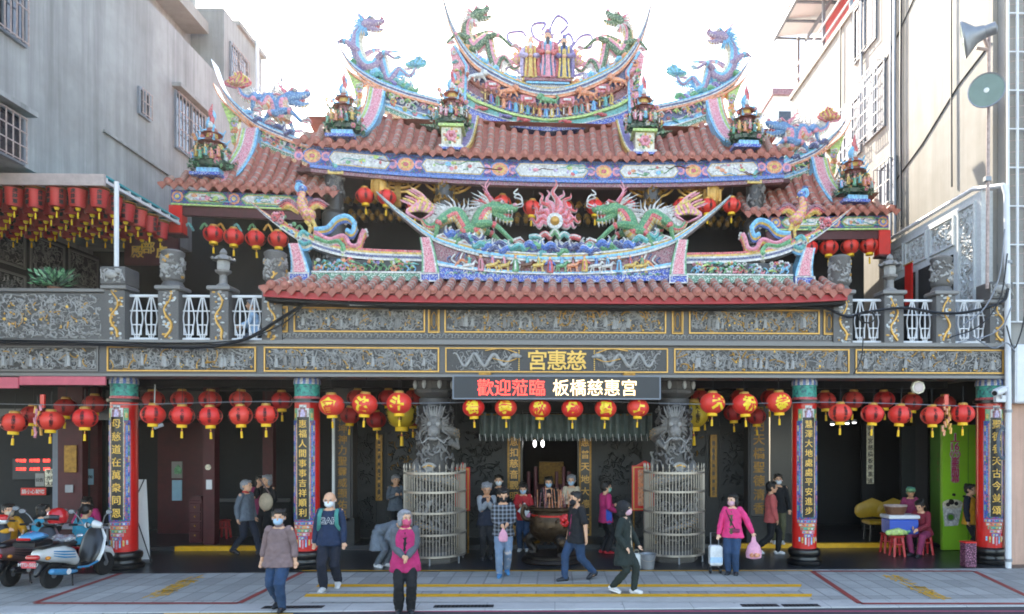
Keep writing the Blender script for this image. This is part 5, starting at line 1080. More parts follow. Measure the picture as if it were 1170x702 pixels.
    for (ti, foot, side) in legs:
        b = MB(); i = int(ti*(N-1)); a = Vector(p[i]); f = Vector((foot[0], y+side*.16, foot[1])); m_ = (a+f)/2+Vector((-.3*(f.z-a.z)*.4-.05, side*.12, .06+.12*abs(f.x-a.x))); a = a+Vector((0, side*rr[i]*.6, 0)); L = rmax
        b.tube(spline([tuple(a), tuple(m_), tuple(f)], 4), [L*.6, L*.56, L*.48, L*.4, L*.34, L*.3, L*.27, L*.25, L*.24], back, 8, rounded=True)
        for k in range(4): q = -.7+k*.47; b.tube([tuple(f), (f.x+L*1.0*math.cos(q*.8-.2), f.y+side*L*.3*q, f.z+L*.35*math.sin(q)+L*.1), (f.x+L*1.5*math.cos(q*.8-.2), f.y+side*L*.45*q, f.z-L*.35+L*.4*math.sin(q))], [L*.2, L*.15, .004], 'c_white' if k % 2 else stripe, 5)
        b.ball(tuple(m_), L*.42, stripe, 7, 5); fin(b, 'leg')
    b = MB(); a = p[0]
    for k in range(11):
        q = (k-5)/5; top = (lerp(a[0], flame[0], 1)+q*rmax*1.1, y+.05*(k % 3-1), lerp(a[2], flame[1], 1-.45*abs(q)))
        b.tube(spline([a, (a[0]+q*rmax*1.5-.03, y, lerp(a[2], top[2], .35)), (a[0]+q*rmax*1.2+.04, y, lerp(a[2], top[2], .7)), top], 4), [rmax*.3]*4+[rmax*.22]*4+[rmax*.16]*4+[.004], flame_m[k % 2], 5)
    fin(b, 'tail_flame'); return t
def porch_xy(px, py): return (RX(px-MID), RZ(py))
GD = [(483, 252), (489, 260), (498, 261), (507, 255), (514, 251), (523, 247), (531, 257), (537, 266), (546, 264), (550, 252), (556, 242), (563, 240)]
for s_ in (-1, 1):
    dragon('green dragon with white spines on the low ridge striding %s towards the pearl' % ('right' if s_ > 0 else 'left'), 'green dragons facing the flaming pearl', [porch_xy(*q) for q in GD], YR-.05, .18, ('scale_green', 'c_yellow', 'c_red'), .86,
           [(.3, porch_xy(500, 276), -1), (.34, porch_xy(512, 274), 1), (.68, porch_xy(524, 283), -1), (.76, porch_xy(586, 279), -1), (.74, porch_xy(577, 282), 1)], porch_xy(470, 216), s_=s_, hrot=-.12)
def HL(px, py, k, Y, k2=None): return (HX((px-625)*k, Y), hz(500-(500-py)*(k2 or k), Y))
TD = [(594, 75), (586, 78), (577, 67), (570, 71), (566, 80), (561, 64), (557, 46), (549, 51), (541, 59), (535, 50), (533, 37), (536, 26), (542, 22)]
MD = [(476, 80), (468, 89), (457, 82), (452, 89), (446, 96), (441, 82), (437, 70), (430, 79), (421, 82), (413, 71), (410, 56), (411, 45), (416, 37), (421, 36)]
OD = [(282, 109), (285, 117), (294, 122), (303, 120), (310, 129), (315, 121), (321, 125), (325, 137), (331, 141), (329, 131), (330, 123), (336, 120)]
def WD(s_): return (.985*WK[-s_][0], YW, .972*WK[-s_][1])
for s_ in (-1, 1):
    side = 'right' if s_ > 0 else 'left'
    dragon('olive green dragon rearing at the top of the central ridge, looking '+side, None, [HL(a, c, .995, YM) for a, c in TD], -.05, .165, ('scale_olive', 'c_yellow', 'c_pink'), .8, [(.5, HL(583, 57, .995, YM), -1), (.72, HL(556, 34, .995, YM), 1), (.75, HL(512, 56, .995, YM), -1), (.4, HL(553, 68, .995, YM), 1)], HL(592, 52, .995, YM), True, s_, hrot=.35)
    dragon('mauve and blue dragon rearing on the shoulder ridge, looking '+side, None, [HL(a, c, .99, YM) for a, c in MD], -.1, .17, ('scale_purple', 'c_cream', 'c_sky'), .82, [(.5, HL(452, 74, .99, YM), -1), (.7, HL(447, 60, .99, YM), 1), (.72, HL(392, 58, .99, YM), -1), (.3, HL(470, 78, .99, YM), 1)], HL(480, 66, .99, YM), True, s_, hrot=.2, fins='c_sky', flame_m=('c_teal', 'c_sky'))
    dragon('bright blue dragon on the outer wing ridge, looking '+side, None, [HL(a, c, *WD(s_)) for a, c in OD], hy(YW)-.05, .2, ('scale_blue', 'c_orange', 'c_pink'), .95, [(.3, HL(300, 136, *WD(s_)), -1), (.7, HL(312, 150, *WD(s_)), -1), (.76, HL(352, 148, *WD(s_)), -1), (.74, HL(340, 154, *WD(s_)), 1)], HL(282, 90, *WD(s_)), True, s_, hrot=.1, flame_m=('c_red', 'c_yellow'))
# waves and clouds carrying the dragons
def wave_bed(label, fx, x0, x1, y, n, seed, hgt, hall_=False, cat='porcelain waves', mats=('c_navy', 'c_blue', 'c_teal', 'c_green', 'c_white')):
    t = thing('wave_bed', label, cat, ((x0+x1)/2, y, fx((x0+x1)/2)), 0, None, hall_); o = ((x0+x1)/2, y, fx((x0+x1)/2)); rnd = random.Random(seed)
    b = MB(); w = MB()
    for k in range(n):
        x = lerp(x0, x1, (k+rnd.random())/n); z = fx(x)+rnd.uniform(.02, hgt); r = rnd.uniform(.06, .13); yy = y-rnd.uniform(-.1, .12); q = rnd.choice((-1, 1)); c = [(x-q*r*1.6, yy, z-.04), (x-q*r*.5, yy-.03, z+.05), (x+q*r*.7, yy-.03, z-.02), (x+q*r*1.2, yy, z+.08), (x+q*r*.8, yy, z+.13)]
        b.tube(spline(c, 3), [.05, .065, .075, .075, .075, .07, .065, .06, .05, .045, .04, .03, .02], mats[k % 4], 6); w.tube(spline([(a, e-.035, f+.055) for a, e, f in c], 3), .018, 'c_white', 5)
    b.build('wave_curls', t, o); w.build('foam_edge', t, o); return t
low = lambda x: interp(CP, x)+.06
wave_bed('blue and green porcelain waves along the low ridge under the paired dragons', low, RX(-122), RX(122), YR-.1, 96, 2, .2)
for s_ in (-1, 1):
    xx = sorted((s_*HX(92, YM), s_*HX(30, YM))); wave_bed('bed of porcelain clouds under the olive dragon on the %s of the central ridge' % ('left', 'right')[s_ > 0], lambda x: interp(HP, x)+.1, xx[0], xx[1], -.05, 22, 5, .14, True, mats=('c_orange', 'c_lav', 'c_lime', 'c_sky'))
    q = [(-s_*HX(a, YM), hz(c, YM)) for a, c in mr]; q = spline(q, 6); xx = sorted((s_*HX(216, YM), s_*HX(150, YM))); wave_bed('bed of porcelain waves under the mauve dragon, %s shoulder ridge' % ('left', 'right')[s_ > 0], lambda x: interp(q, x)+.06, xx[0], xx[1], -.08, 22, 6, .2, True, mats=('c_teal', 'c_green', 'c_purple', 'c_sky'))
    q2 = spline([(-s_*HX(a, YW), hz(c, YW)) for a, c in [wq(s_, *u) for u in orr]], 6); xx = sorted((s_*HX(330*WK[s_][0], YW), s_*HX(280*WK[s_][0], YW))); wave_bed('bed of porcelain waves under the bright blue dragon, %s wing ridge' % ('left', 'right')[s_ > 0], (lambda q2: lambda x: interp(q2, x)+.06)(q2), xx[0], xx[1], hy(YW)-.08, 18, 7, .16, True, mats=('c_sky', 'c_navy', 'c_lav', 'c_teal'))
# flaming pearl
t = thing('flaming_pearl', 'golden pearl ringed with pink flames between the two green dragons', 'pearl', (0, YR-.12, RZ(270))); o = t.location; z = RZ(256)
b = MB(); b.ball((0, YR-.2, z), .1, 'gild', 14, 9); b.build('pearl', t, o)
b = MB(); b.lathe([(.11, -.05), (.17, -.05), (.17, .04), (.11, .04)], (0, YR-.16, z), 'c_white', 20, ax='y'); b.build('pearl_ring', t, o)
b = MB()
for k in range(15):
    a = -1.75+k*.25; L = (.42+.36*math.exp(-(a/.55)**2))*(1.0 if k % 2 else .8); ux, uz = math.sin(a), math.cos(a); px_, pz_ = uz, -ux
    pts = [(ux*.15, YR-.12, z+uz*.15)]
    for j, w in ((.4, .05), (.65, -.05), (.85, .04), (1, 0)): pts.append((ux*(.12+L*j)+px_*w, YR-.12, z+uz*(.12+L*j)+pz_*w))
    b.tube(spline(pts, 4), [.06*(1-i/17.5) for i in range(17)], 'c_red' if k % 2 else 'c_pink', 6); b.tube(spline([(q[0], q[1]+.04, q[2]) for q in pts], 4), [.085*(1-i/17.5) for i in range(17)], 'c_white', 6)
b.build('flames', t, o)
b = MB()
for k in range(5): x = (k-2)*.2; b.tube(spline([(x-.12, YR-.2, RZ(275)), (x, YR-.24, RZ(268)-.06*abs(k-2)), (x+.12, YR-.2, RZ(276))], 4), .06, ('c_teal', 'c_red', 'c_green')[k % 3], 7); b.tube(spline([(x-.12, YR-.25, RZ(274)), (x, YR-.29, RZ(267)-.06*abs(k-2)), (x+.12, YR-.25, RZ(275))], 4), .02, 'c_white', 5)
b.build('cloud_base', t, o)
# phoenixes
def phoenix(s_, label):
    def q(px, py, dy=0): return (RX(px-MID), YR-.12+dy, RZ(py))
    o0 = q(360, 285); org = (s_*o0[0], o0[1], o0[2]); t = thing('phoenix_statue', label, 'phoenix statue', org)
    def fin(b, n): return (mirror(b) if s_ > 0 else b).build(n, t, org)
    b = MB(); b.tube(spline([q(362, 258), q(358, 250), q(352, 243), q(350, 236), q(351, 229), q(352, 224)], 4), [.05, .09, .13, .14, .15, .14, .13, .12, .11, .1, .1, .09, .085, .08, .075, .07, .07, .07, .07, .06, .06][:21], 'c_orange', 9, rounded=True, mf=lambda i, j: ('c_pink', 'c_orange', 'c_yellow')[(i+j) % 3]); fin(b, 'body')
    b = MB(); b.ball(q(352, 222), (.09, .08, .085), 'c_blue', 9, 6); b.tube([q(354, 223), q(358, 226)], [.03, .004], 'c_yellow', 6); b.ball(q(353, 221.5, -.08), .022, 'c_white', 6, 4); b.tube(spline([q(352, 219), q(347, 216), q(345, 221), q(348, 225)], 4), [.04]*13, 'c_sky', 6); b.tube(spline([q(351, 218), q(349, 213), q(344, 214)], 4), [.025]*9, 'c_navy', 6); b.ball(q(350, 228), (.1, .07, .06), 'c_red', 7, 5); fin(b, 'head')
    for side, tip, mid in ((-1, (323, 241), (338, 237)), (1, (382, 240), (368, 236))):
        b = MB()
        for k, (m, d) in enumerate((('c_maroon', 0), ('c_red', 2.2), ('c_orange', 4.2), ('c_yellow', 5.8))):
            a = q(352+side*4, 246+d*.4); c = q(mid[0], mid[1]+d*.9, -.05); e = q(tip[0]-side*d*1.2, tip[1]+d*.8, -.02); b.tube(spline([a, c, e], 5), [.05, .06, .07, .07, .07, .065, .06, .05, .035, .02, .005], m, 6)
        fin(b, 'wing')
    for dx in (-2, 4): b = MB(); b.tube([q(358+dx, 257), q(362+dx, 264), q(360+dx, 280)], [.06, .035, .03], 'c_yellow', 6); [b.tube([q(360+dx, 280), q(360+dx+k*4, 284, -.04)], [.025, .006], 'c_yellow', 4) for k in (-1, 0, 1)]; fin(b, 'leg')
    for pts, ms in (([(366, 270), (380, 268), (390, 258), (402, 255), (410, 263), (407, 273), (401, 270)], ('c_blue', 'c_yellow', 'c_sky')), ([(366, 273), (382, 281), (398, 277), (405, 287), (414, 287), (418, 276), (421, 270)], ('c_red', 'c_yellow', 'c_pink')), ([(366, 279), (380, 284), (392, 283), (398, 290), (396, 294)], ('c_lime', 'c_white', 'c_green')), ([(362, 284), (354, 287), (349, 280), (353, 273), (360, 277)], ('c_sky', 'c_cream', 'c_teal'))):
        b = MB()
        for k, m in enumerate(ms): b.tube(spline([q(a, c-2.2*(k-1), -.03*k) for a, c in pts], 5), .05, m, 6)
        for k in range(len(pts)*5): 
            c_ = spline([q(*u) for u in pts], 5); i = min(k, len(c_)-1); b.ball((c_[i][0]+.03*math.sin(k*2), c_[i][1]+.05, c_[i][2]+.08*math.cos(k*1.7)), .035, 'c_white', 4, 3)
        fin(b, 'tail_plume')
    b = MB(); rnd = random.Random(4)
    for k in range(26):
        f = rnd.random(); c = q(lerp(322, 352, f), lerp(262, 284, f)-rnd.uniform(2, 16), rnd.uniform(-.1, .1)); (flower(b, c, rnd.uniform(.05, .09), rnd.choice(['c_pink', 'c_red', 'c_white']), 'c_maroon') if k % 2 else b.ball(c, rnd.uniform(.04, .07), rnd.choice(['c_lime', 'c_green', 'c_yellow', 'c_sky']), 6, 4))
    b.tube(spline([q(318, 250), q(330, 258), q(342, 270), q(350, 284)], 4), .03, 'c_yellow', 6); fin(b, 'peony_spray'); return t
phoenix(-1, 'red winged phoenix statue with curling plumes on the left wing ridge'); phoenix(1, 'red winged phoenix statue with curling plumes on the right wing ridge')
# little pagoda groups with figures and flowers at the ends of the hips
def pagoda_group(dx, py, Y, h, label, seed, ped):
    base = hq(dx, py, Y); x, y, z = base; t = thing('pagoda_group', label, 'pagoda ornament', base, 0, 'porcelain pagoda groups on the hips', True); rnd = random.Random(seed); k = h
    b = MB(); w = .2
    if ped: b.bbox(x-.3, x+.3, y-.3, y+.3, z-.62, z-.55, 'c_white', .01); b.bbox(x-.24, x+.24, y-.25, y+.25, z-.55, z-.1, 'c_cream', .01); b.bbox(x-.31, x+.31, y-.31, y+.31, z-.1, z-.02, 'c_lime', .01); b.bbox(x-.3, x+.3, y-.32, y-.29, z-.68, z-.62, 'lattice', .005)
    else: b.bbox(x-.4, x+.3, y-.3, y+.3, z-.22, z-.14, 'lattice', .01); b.bbox(x-.26, x+.26, y-.25, y+.25, z-.14, z-.02, 'c_sky', .01)
    if ped: flower(b, (x, y-.27, z-.32), .15, 'c_pink', 'c_red'); [b.ball((x+.17*math.cos(a), y-.26, z-.32+.17*math.sin(a)), (.04, .03, .04), ('c_green', 'c_orange', 'c_yellow')[i % 3], 5, 3) for i, a in enumerate(np.linspace(0, 6, 9))]
    b.build('pedestal', t, base, 20)
    b = MB()
    for _ in range(520):
        a, r = rnd.uniform(0, 6.28), rnd.random()**.5; zz = rnd.uniform(0, .5)*k; rr_ = (.48 if zz < .2*k else .38)*k*r; c = (x+rr_*math.cos(a)*1.1, y+rr_*math.sin(a)*.7, z+zz); q = rnd.uniform(.04, .085)*k; d = Vector((rnd.uniform(-1, 1), rnd.uniform(-1, .3), rnd.uniform(-.4, 1))).normalized()*q; pr = d.orthogonal().normalized()*q*.5
        v = Vector(c); b.poly([tuple(v-d), tuple(v+pr), tuple(v+d), tuple(v-pr)], rnd.choice(['c_leaf', 'c_leafdk', 'c_leaf', 'c_green']))
    b.lathe([(.1, 0), (.42*k, .05), (.44*k, .14*k), (.3*k, .3*k), (.1*k, .5*k)], (x, y, z), 'c_leafdk', 10, sq=.65); b.build('foliage', t, base)
    b = MB(); b.lathe([(.2*k, .3*k), (.18*k, .62*k)], (x, y, z), 'c_maroon', 6)
    for zz, w in ((.6, .34), (.82, .26)):
        b.lathe([(w*k, zz*k), (w*.72*k, (zz+.03)*k), (w*.4*k, (zz+.13)*k), (.06*k, (zz+.17)*k)], (x, y, z), 'tile2', 6)
        for j in range(6): a = j*math.pi/3; p = cyl((x, y), w*k, a+.52, z+zz*k); b.tube([cyl((x, y), w*.5*k, a+.52, z+(zz+.06)*k), p, cyl((x, y), w*1.2*k, a+.52, z+(zz+.1)*k)], [.03*k, .03*k, .01], 'c_sky', 5)
    b.lathe([(.14*k, .72*k), (.13*k, .84*k)], (x, y, z), 'c_yellow', 6); b.build('pagoda', t, base, 30)
    b = MB(); b.tube(spline([(x, y, z+.95*k), (x-.05*k, y, z+1.1*k), (x+.03*k, y, z+1.25*k), (x, y, z+1.42*k)], 4), [.09*k, .1*k, .1*k, .1*k, .09*k, .08*k, .08*k, .07*k, .07*k, .06*k, .05*k, .03*k, .01], 'c_sky', 7); b.tube(spline([(x-.02, y-.05, z+1.0*k), (x+.03*k, y-.06, z+1.15*k), (x-.01, y-.05, z+1.3*k), (x+.02*k, y-.03, z+1.52*k)], 4), [.05*k]*10+[.03*k, .02*k, .01], 'c_red', 6); b.ball((x, y-.08*k, z+1.02*k), (.06*k, .05*k, .09*k), 'c_white', 6, 4); b.build('finial', t, base)
    b = MB()
    for j in range(26):
        a = rnd.uniform(0, 6.28); r = rnd.uniform(.28, .5)*k; zz = rnd.uniform(.3, .85)*k if j < 8 else rnd.uniform(.08, .35)*k; c = (x+r*math.cos(a), y-abs(r*math.sin(a))*.6, z+zz); b.tube([(x+.6*r*math.cos(a), y, z+.2*k), (c[0], c[1]+.02, c[2])], .012, 'c_leaf', 4)
        flower(b, c, rnd.uniform(.045, .08)*k, rnd.choice(['c_pink', 'c_red', 'c_orange', 'c_yellow', 'c_white']), 'c_yellow')
    b.build('flower_stalks', t, base)
    for j in range(7):
        q = (j-3)*.125*k; fo = figurine(None, (0, 0, 0), (0, 0, 0), .25*k, (rnd.choice(CC), rnd.choice(CC), rnd.choice(['c_black', 'c_red', 'c_yellow'])), False, j+seed); fo.parent = t; fo.location = (q, -.33*k+.18*(abs(j-3)/3)**2*k, .16*k+.06*k*(j % 2))
for s_ in (-1, 1):
    sd_ = ('left', 'right')[s_ > 0]
    pagoda_group(s_*368*WK[s_][0], 500-(500-210)*WK[s_][1], 17.55, 1.05, 'porcelain pagoda group with flowers at the outer end of the %s wing roof' % sd_, 11, False)
    pagoda_group(s_*229, 158, 17.8, 1.0, 'porcelain pagoda group with figures on the %s shoulder of the main roof' % sd_, 12, False)
    pagoda_group(s_*109, 149, 17.85, 1.0, 'porcelain pagoda group on a flowered pedestal beside the %s end of the central ridge' % sd_, 13, True)
# three immortals on their pedestal
YI = YM-.05
t = thing('statue_pedestal', 'blue fretted pedestal carrying three robed immortals on the central ridge', 'pedestal', hq(0, 108, YI), 0, None, True); o = hq(0, 108, YI)
x0, x1 = HX(-26.5, YI), HX(26.5, YI); y = hy(YI)
b = MB(); b.bbox(x0, x1, y-.32, y+.3, hz(99.5, YI), hz(96, YI), 'c_maroon', .01); b.bbox(x0+.05, x1-.05, y-.29, y+.27, hz(102, YI), hz(99.5, YI), 'c_sky', .005); b.bbox(x0+.14, x1-.14, y-.24, y+.24, hz(110, YI), hz(102, YI), 'c_navy', .01); b.build('plinth', t, o, 20)
b = MB()
for k in range(18): x = lerp(x0+.2, x1-.2, k/17); b.tube(spline([(x-.04, y-.25, hz(108, YI)), (x, y-.27, hz(103.5, YI)), (x+.04, y-.25, hz(108, YI))], 3), .016, 'c_white', 4)
b.build('fretwork', t, o)
def immortal(dx, top, label, robe, coat, trim, hat, beard, rib, skin='c_skin', bald=False):
    base = hq(dx, 96, YI-.1); x, y, z = base; h = hz(top, YI)-z; t = thing('immortal_statue', label, 'statue', base, 0, None, True); f = h
    b = MB(); b.lathe([(.2*f, 0), (.19*f, .1*f), (.15*f, .4*f), (.13*f, .6*f), (.15*f, .74*f), (.09*f, .82*f), (.04*f, .84*f)], (x, y, z), robe, 14, sq=.75, mf=lambda i, j: trim if i == 0 else robe); b.build('robe', t, base)
    b = MB()
    for q in (-1, 1): b.tube([(x+q*.14*f, y, z+.77*f), (x+q*.2*f, y-.06*f, z+.58*f), (x+q*.1*f, y-.17*f, z+.52*f)], [.05*f, .065*f, .055*f], coat, 8, rounded=True); b.tube([(x+q*.17*f, y-.04*f, z+.55*f), (x+q*.19*f, y-.05*f, z+.3*f), (x+q*.17*f, y-.05*f, z+.1*f)], [.06*f, .05*f, .06*f], coat, 7); b.tube([(x+q*.1*f, y-.14*f, z+.75*f), (x+q*.09*f, y-.16*f, z+.35*f), (x+q*.12*f, y-.16*f, z+.05*f)], .025*f, trim, 6)
    b.build('sleeves', t, base)
    b = MB(); b.tube([(x, y-.15*f, z+.66*f), (x, y-.17*f, z+.3*f), (x, y-.17*f, z+.03*f)], [.05*f, .045*f, .06*f], trim if trim != 'c_white' else 'c_yellow', 6); b.ball((x, y-.2*f, z+.5*f), (.05*f, .05*f, .04*f), skin, 7, 5); b.build('sash', t, base)
    b = MB(); b.ball((x, y-.02*f, z+.9*f), (.065*f, .07*f, .085*f), skin, 12, 8); b.ball((x, y-.09*f, z+.89*f), (.012*f, .014*f, .02*f), skin, 5, 4); [b.ball((x+q*.066*f, y-.02*f, z+.9*f), (.012*f, .02*f, .03*f), skin, 5, 4) for q in (-1, 1)]; [b.ball((x+q*.024*f, y-.083*f, z+.91*f), .009*f, 'c_black', 5, 3) for q in (-1, 1)]
    if bald: b.ball((x, y-.01*f, z+.97*f), (.055*f, .06*f, .06*f), skin, 10, 6)
    hd = b.build('head', t, base)
    b = MB(); b.tube([(x, y-.075*f, z+.845*f), (x, y-.12*f, z+.76*f), (x, y-.14*f, z+.64*f)], [.035*f, .035*f, .01*f], beard, 7); b.build('beard', t, base)
    if hat:
        b = MB(); b.lathe([(.07*f, .965*f), (.075*f, .98*f), (.055*f, 1.04*f), (.03*f, 1.07*f)], (x, y-.01, z), hat, 10); b.ball((x, y-.06*f, z+1.0*f), .025*f, 'c_red', 6, 4); [b.tube([(x+q*.07*f, y, z+.95*f), (x+q*.15*f, y, z+.97*f)], [.02*f, .015*f], hat, 5) for q in (-1, 1)]; b.build('hat', t, base)
    for q in rib: b = MB(); b.tube(spline([(x+q[0]*f, y+.12*f, z+q[1]*f) for q in q], 5), .03*f, 'c_purple', 5); b.build('ribbon', t, base)
immortal(0, 40, 'bearded official in blue and red robes with curling ribbons, tallest of three roof statues', 'c_sky', 'c_red', 'c_pink', 'c_purple', 'c_black', [[(.1, .8), (-.25, .95), (-.3, 1.2), (-.05, 1.25), (-.12, 1.1)], [(.1, .95), (.05, 1.15), (.2, 1.4), (.4, 1.25), (.25, 1.05)], [(.15, .8), (.4, 1.05), (.5, .9), (.4, .75)]])
immortal(-19.5, 47, 'bald white bearded immortal statue holding a peach, in a mauve coat', 'c_orange', 'c_lav', 'c_yellow', None, 'c_white', [[(-.1, .75), (-.45, .95), (-.5, 1.15), (-.2, 1.2), (-.1, 1.1)], [(-.1, .2), (-.5, .4), (-.55, .1), (-.35, -.02)]], bald=True)
immortal(18.5, 46, 'crowned immortal statue in a blue and purple robe, slimmer and beside the official', 'c_blue', 'c_purple', 'c_yellow', 'c_blue', 'c_black', [[(.1, .75), (.35, 1.1), (.6, 1.15), (.6, .9), (.35, .85)], [(.1, .2), (.5, .3), (.6, .1), (.4, -.02)]])
defm('f_notice', '#8fb6c8', .6, var=.08)
# ================================================================ rooms behind the columns
b = MB()
YG = 18.2
def px_box(b, p0, p1, y0, y1, z0, z1, m): b.box(P(p0, 500, y0)[0], P(p1, 500, y0)[0], y0, y1, z0, z1, m)
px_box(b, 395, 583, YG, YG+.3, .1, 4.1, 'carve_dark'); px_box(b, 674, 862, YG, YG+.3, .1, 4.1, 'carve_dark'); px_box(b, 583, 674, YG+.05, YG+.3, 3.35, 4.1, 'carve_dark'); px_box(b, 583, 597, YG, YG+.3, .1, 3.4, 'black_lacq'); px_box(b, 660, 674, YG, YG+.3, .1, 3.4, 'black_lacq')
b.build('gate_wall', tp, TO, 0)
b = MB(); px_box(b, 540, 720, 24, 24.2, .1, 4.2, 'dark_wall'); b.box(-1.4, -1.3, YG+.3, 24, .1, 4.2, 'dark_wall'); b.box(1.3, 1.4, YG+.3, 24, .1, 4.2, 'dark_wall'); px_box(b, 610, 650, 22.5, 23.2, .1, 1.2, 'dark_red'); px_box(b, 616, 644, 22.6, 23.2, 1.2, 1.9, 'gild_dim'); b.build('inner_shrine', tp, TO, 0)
b = MB()
for p0, p1, sd_ in ((400, 430, 1), (440, 505, 2), (520, 575, 3), (682, 735, 4), (752, 808, 5), (822, 855, 6)):
    x0, x1 = P(p0, 500, YG)[0], P(p1, 500, YG)[0]
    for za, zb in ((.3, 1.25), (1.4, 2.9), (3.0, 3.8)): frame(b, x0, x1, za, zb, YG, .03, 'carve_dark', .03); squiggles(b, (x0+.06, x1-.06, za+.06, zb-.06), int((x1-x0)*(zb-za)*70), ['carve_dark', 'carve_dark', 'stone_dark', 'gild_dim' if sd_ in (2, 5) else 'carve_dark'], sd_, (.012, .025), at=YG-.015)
b.build('carved_stone_panels', tp, TO, 50)
def couplet(px0, px1, py0, py1, Y, text, bg, fg, fr, label):
    a, c = P(px0, py1, Y), P(px1, py0, Y); t = thing('couplet_board', label, 'couplet board', ((a[0]+c[0])/2, Y, a[2])); o = t.location
    b = MB(); b.bbox(a[0], c[0], Y-.05, Y, a[2], c[2], bg, .01); b.build('board', t, o, 20)
    if fr: b = MB(); frame(b, a[0], c[0], a[2], c[2], Y-.05, .05 if fr == 'gild_dim' else .02, fr, .015); b.build('frame', t, o, 0)
    b = MB(); n = len(text); p = (c[2]-a[2])/(n+.2); s_ = min(p*.9, (c[0]-a[0])*.72)
    for i, ch in enumerate(text): put_text(b, ch, ((a[0]+c[0])/2, Y-.06, c[2]-p*(i+.6)), s_, fg, .004, .012)
    b.build('gold_lettering' if fg != 'ink' else 'lettering', t, o, 0)
couplet(580, 594.5, 497, 612, YG-.05, '意扣慈音觀明說修道', 'black_lacq', 'gild', 'gild_dim', 'black couplet board with wide gilt frame on the left jamb of the gate')
couplet(661.5, 675.5, 497, 612, YG-.05, '惠普天地大德大勝', 'black_lacq', 'gild', 'gild_dim', 'black couplet board with wide gilt frame on the right jamb of the gate')
couplet(430, 437.5, 497, 572, YG-.06, '神恩廣被人心慶八方', 'black_lacq', 'gild', 'gild_dim', 'narrow gold lettered board behind the woman bending over her trolley')
couplet(811, 818.5, 497, 568, YG-.06, '靈光八面照護香煙', 'black_lacq', 'gild_dim', 'gild_dim', 'narrow dim gold lettered board right of the second cage')
couplet(383, 401, 470, 596, 17.1, '乾坤神力聖靈威顯佑民', 'stone_dark', 'gild_dim', None, 'dark stone board with faint gold characters behind the man in the navy sweater')
couplet(857, 876, 462, 590, 17.1, '日月天橋聖德清香', 'stone_dark', 'gild_dim', None, 'dark stone board with faint gold characters behind the woman in hot pink')
for p0, p1 in ((381, 403), (855, 878)): b = MB(); px_box(b, p0, p1, 17.1, 17.5, .1, 4.1, 'stone_dark'); px_box(b, p0-2, p1+2, 17.05, 17.55, .1, .75, 'carve_dark'); b.build('gate_pier', tp, TO, 0)
t = thing('lamp_pole', 'slim pinkish white pole before the stone pier, under the first gold lettered lantern', 'pole', P(381, 620, 16.9)); b = MB(); b.tube([P(381, 622, 16.9), P(381, 476, 16.9)], .035, 'lamp_white', 8); b.lathe([(.09, 0), (.09, .03), (.04, .05)], P(381, 622, 16.9), 'steel', 12); b.build('pole', t, t.location)
for i, px in enumerate((611, 620)):
    t = thing('shrine_lamp', 'small white lamp glowing inside the dark gate, %s of the pair' % ORD[i], 'lamp', P(px, 507, 21.0), group='lamps inside the gate'); b = MB(); b.ball((0, 0, 0), (.05, .05, .11), 'led_white', 10, 6); b.build('bulb', t); b = MB(); b.lathe([(.03, .1), (.05, .13), (.01, .2)], (0, 0, 0), 'gild_dim', 10); b.build('fitting', t)
# left bay
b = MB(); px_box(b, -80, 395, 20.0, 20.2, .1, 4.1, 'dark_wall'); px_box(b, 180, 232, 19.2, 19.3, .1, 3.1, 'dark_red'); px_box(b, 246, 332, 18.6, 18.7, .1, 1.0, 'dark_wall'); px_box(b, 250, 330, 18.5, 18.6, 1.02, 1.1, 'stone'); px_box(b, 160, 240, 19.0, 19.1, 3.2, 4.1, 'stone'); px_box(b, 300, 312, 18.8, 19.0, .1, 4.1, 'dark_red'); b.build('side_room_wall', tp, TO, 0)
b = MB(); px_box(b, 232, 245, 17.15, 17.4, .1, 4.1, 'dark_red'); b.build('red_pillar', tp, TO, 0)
b = MB(); px_box(b, 235.5, 242, 17.13, 17.15, 1.45, 1.68, 'white_metal'); b.lathe([(.07, -.02), (.07, 0)], P(238, 534, 17.15), 'c_cream', 14, ax='y'); tag(b.build('pillar_notice', None, P(238, 550, 17.14), 0), 'small white notice on the dark red pillar under the lanterns', 'notice')
t = thing('wall_poster', 'pale poster with a green house mark on the dark red wall', 'poster', P(201, 540, 19.18)); b = MB(); px_box(b, 196, 208, 19.17, 19.2, 1.6, 2.05, 'conc_light'); b.prism([(P(198, 540, 19.1)[0], 1.72), (P(206, 540, 19.1)[0], 1.72), (P(206, 540, 19.1)[0], 1.85), (P(202, 540, 19.1)[0], 1.97), (P(198, 540, 19.1)[0], 1.85)], 19.15, 19.17, 'c_green'); b.build('sheet', t, t.location, 0)
b = MB(); px_box(b, 196.5, 207.5, 19.17, 19.2, 1.0, 1.55, 'f_notice'); tag(b.build('blue_notice', None, P(202, 560, 19.18), 0), 'pale blue notice below the green poster', 'notice')
t = thing('offering_cabinet', 'small dark red drawer cabinet beside the red pillar', 'cabinet', (P(223, 600, 17.6)[0], 17.6, .11)); o = t.location; xa, xb = P(216, 600, 17.5)[0], P(231, 600, 17.5)[0]
b = MB(); b.bbox(xa, xb, 17.5, 17.8, .11, 1.15, 'dark_red', .01); b.prism([(xa+.02, 1.15), (xb-.02, 1.15), (xb-.05, 1.25), (xa+.05, 1.25)], 17.52, 17.78, 'dark_red'); b.build('body', t, o, 0)
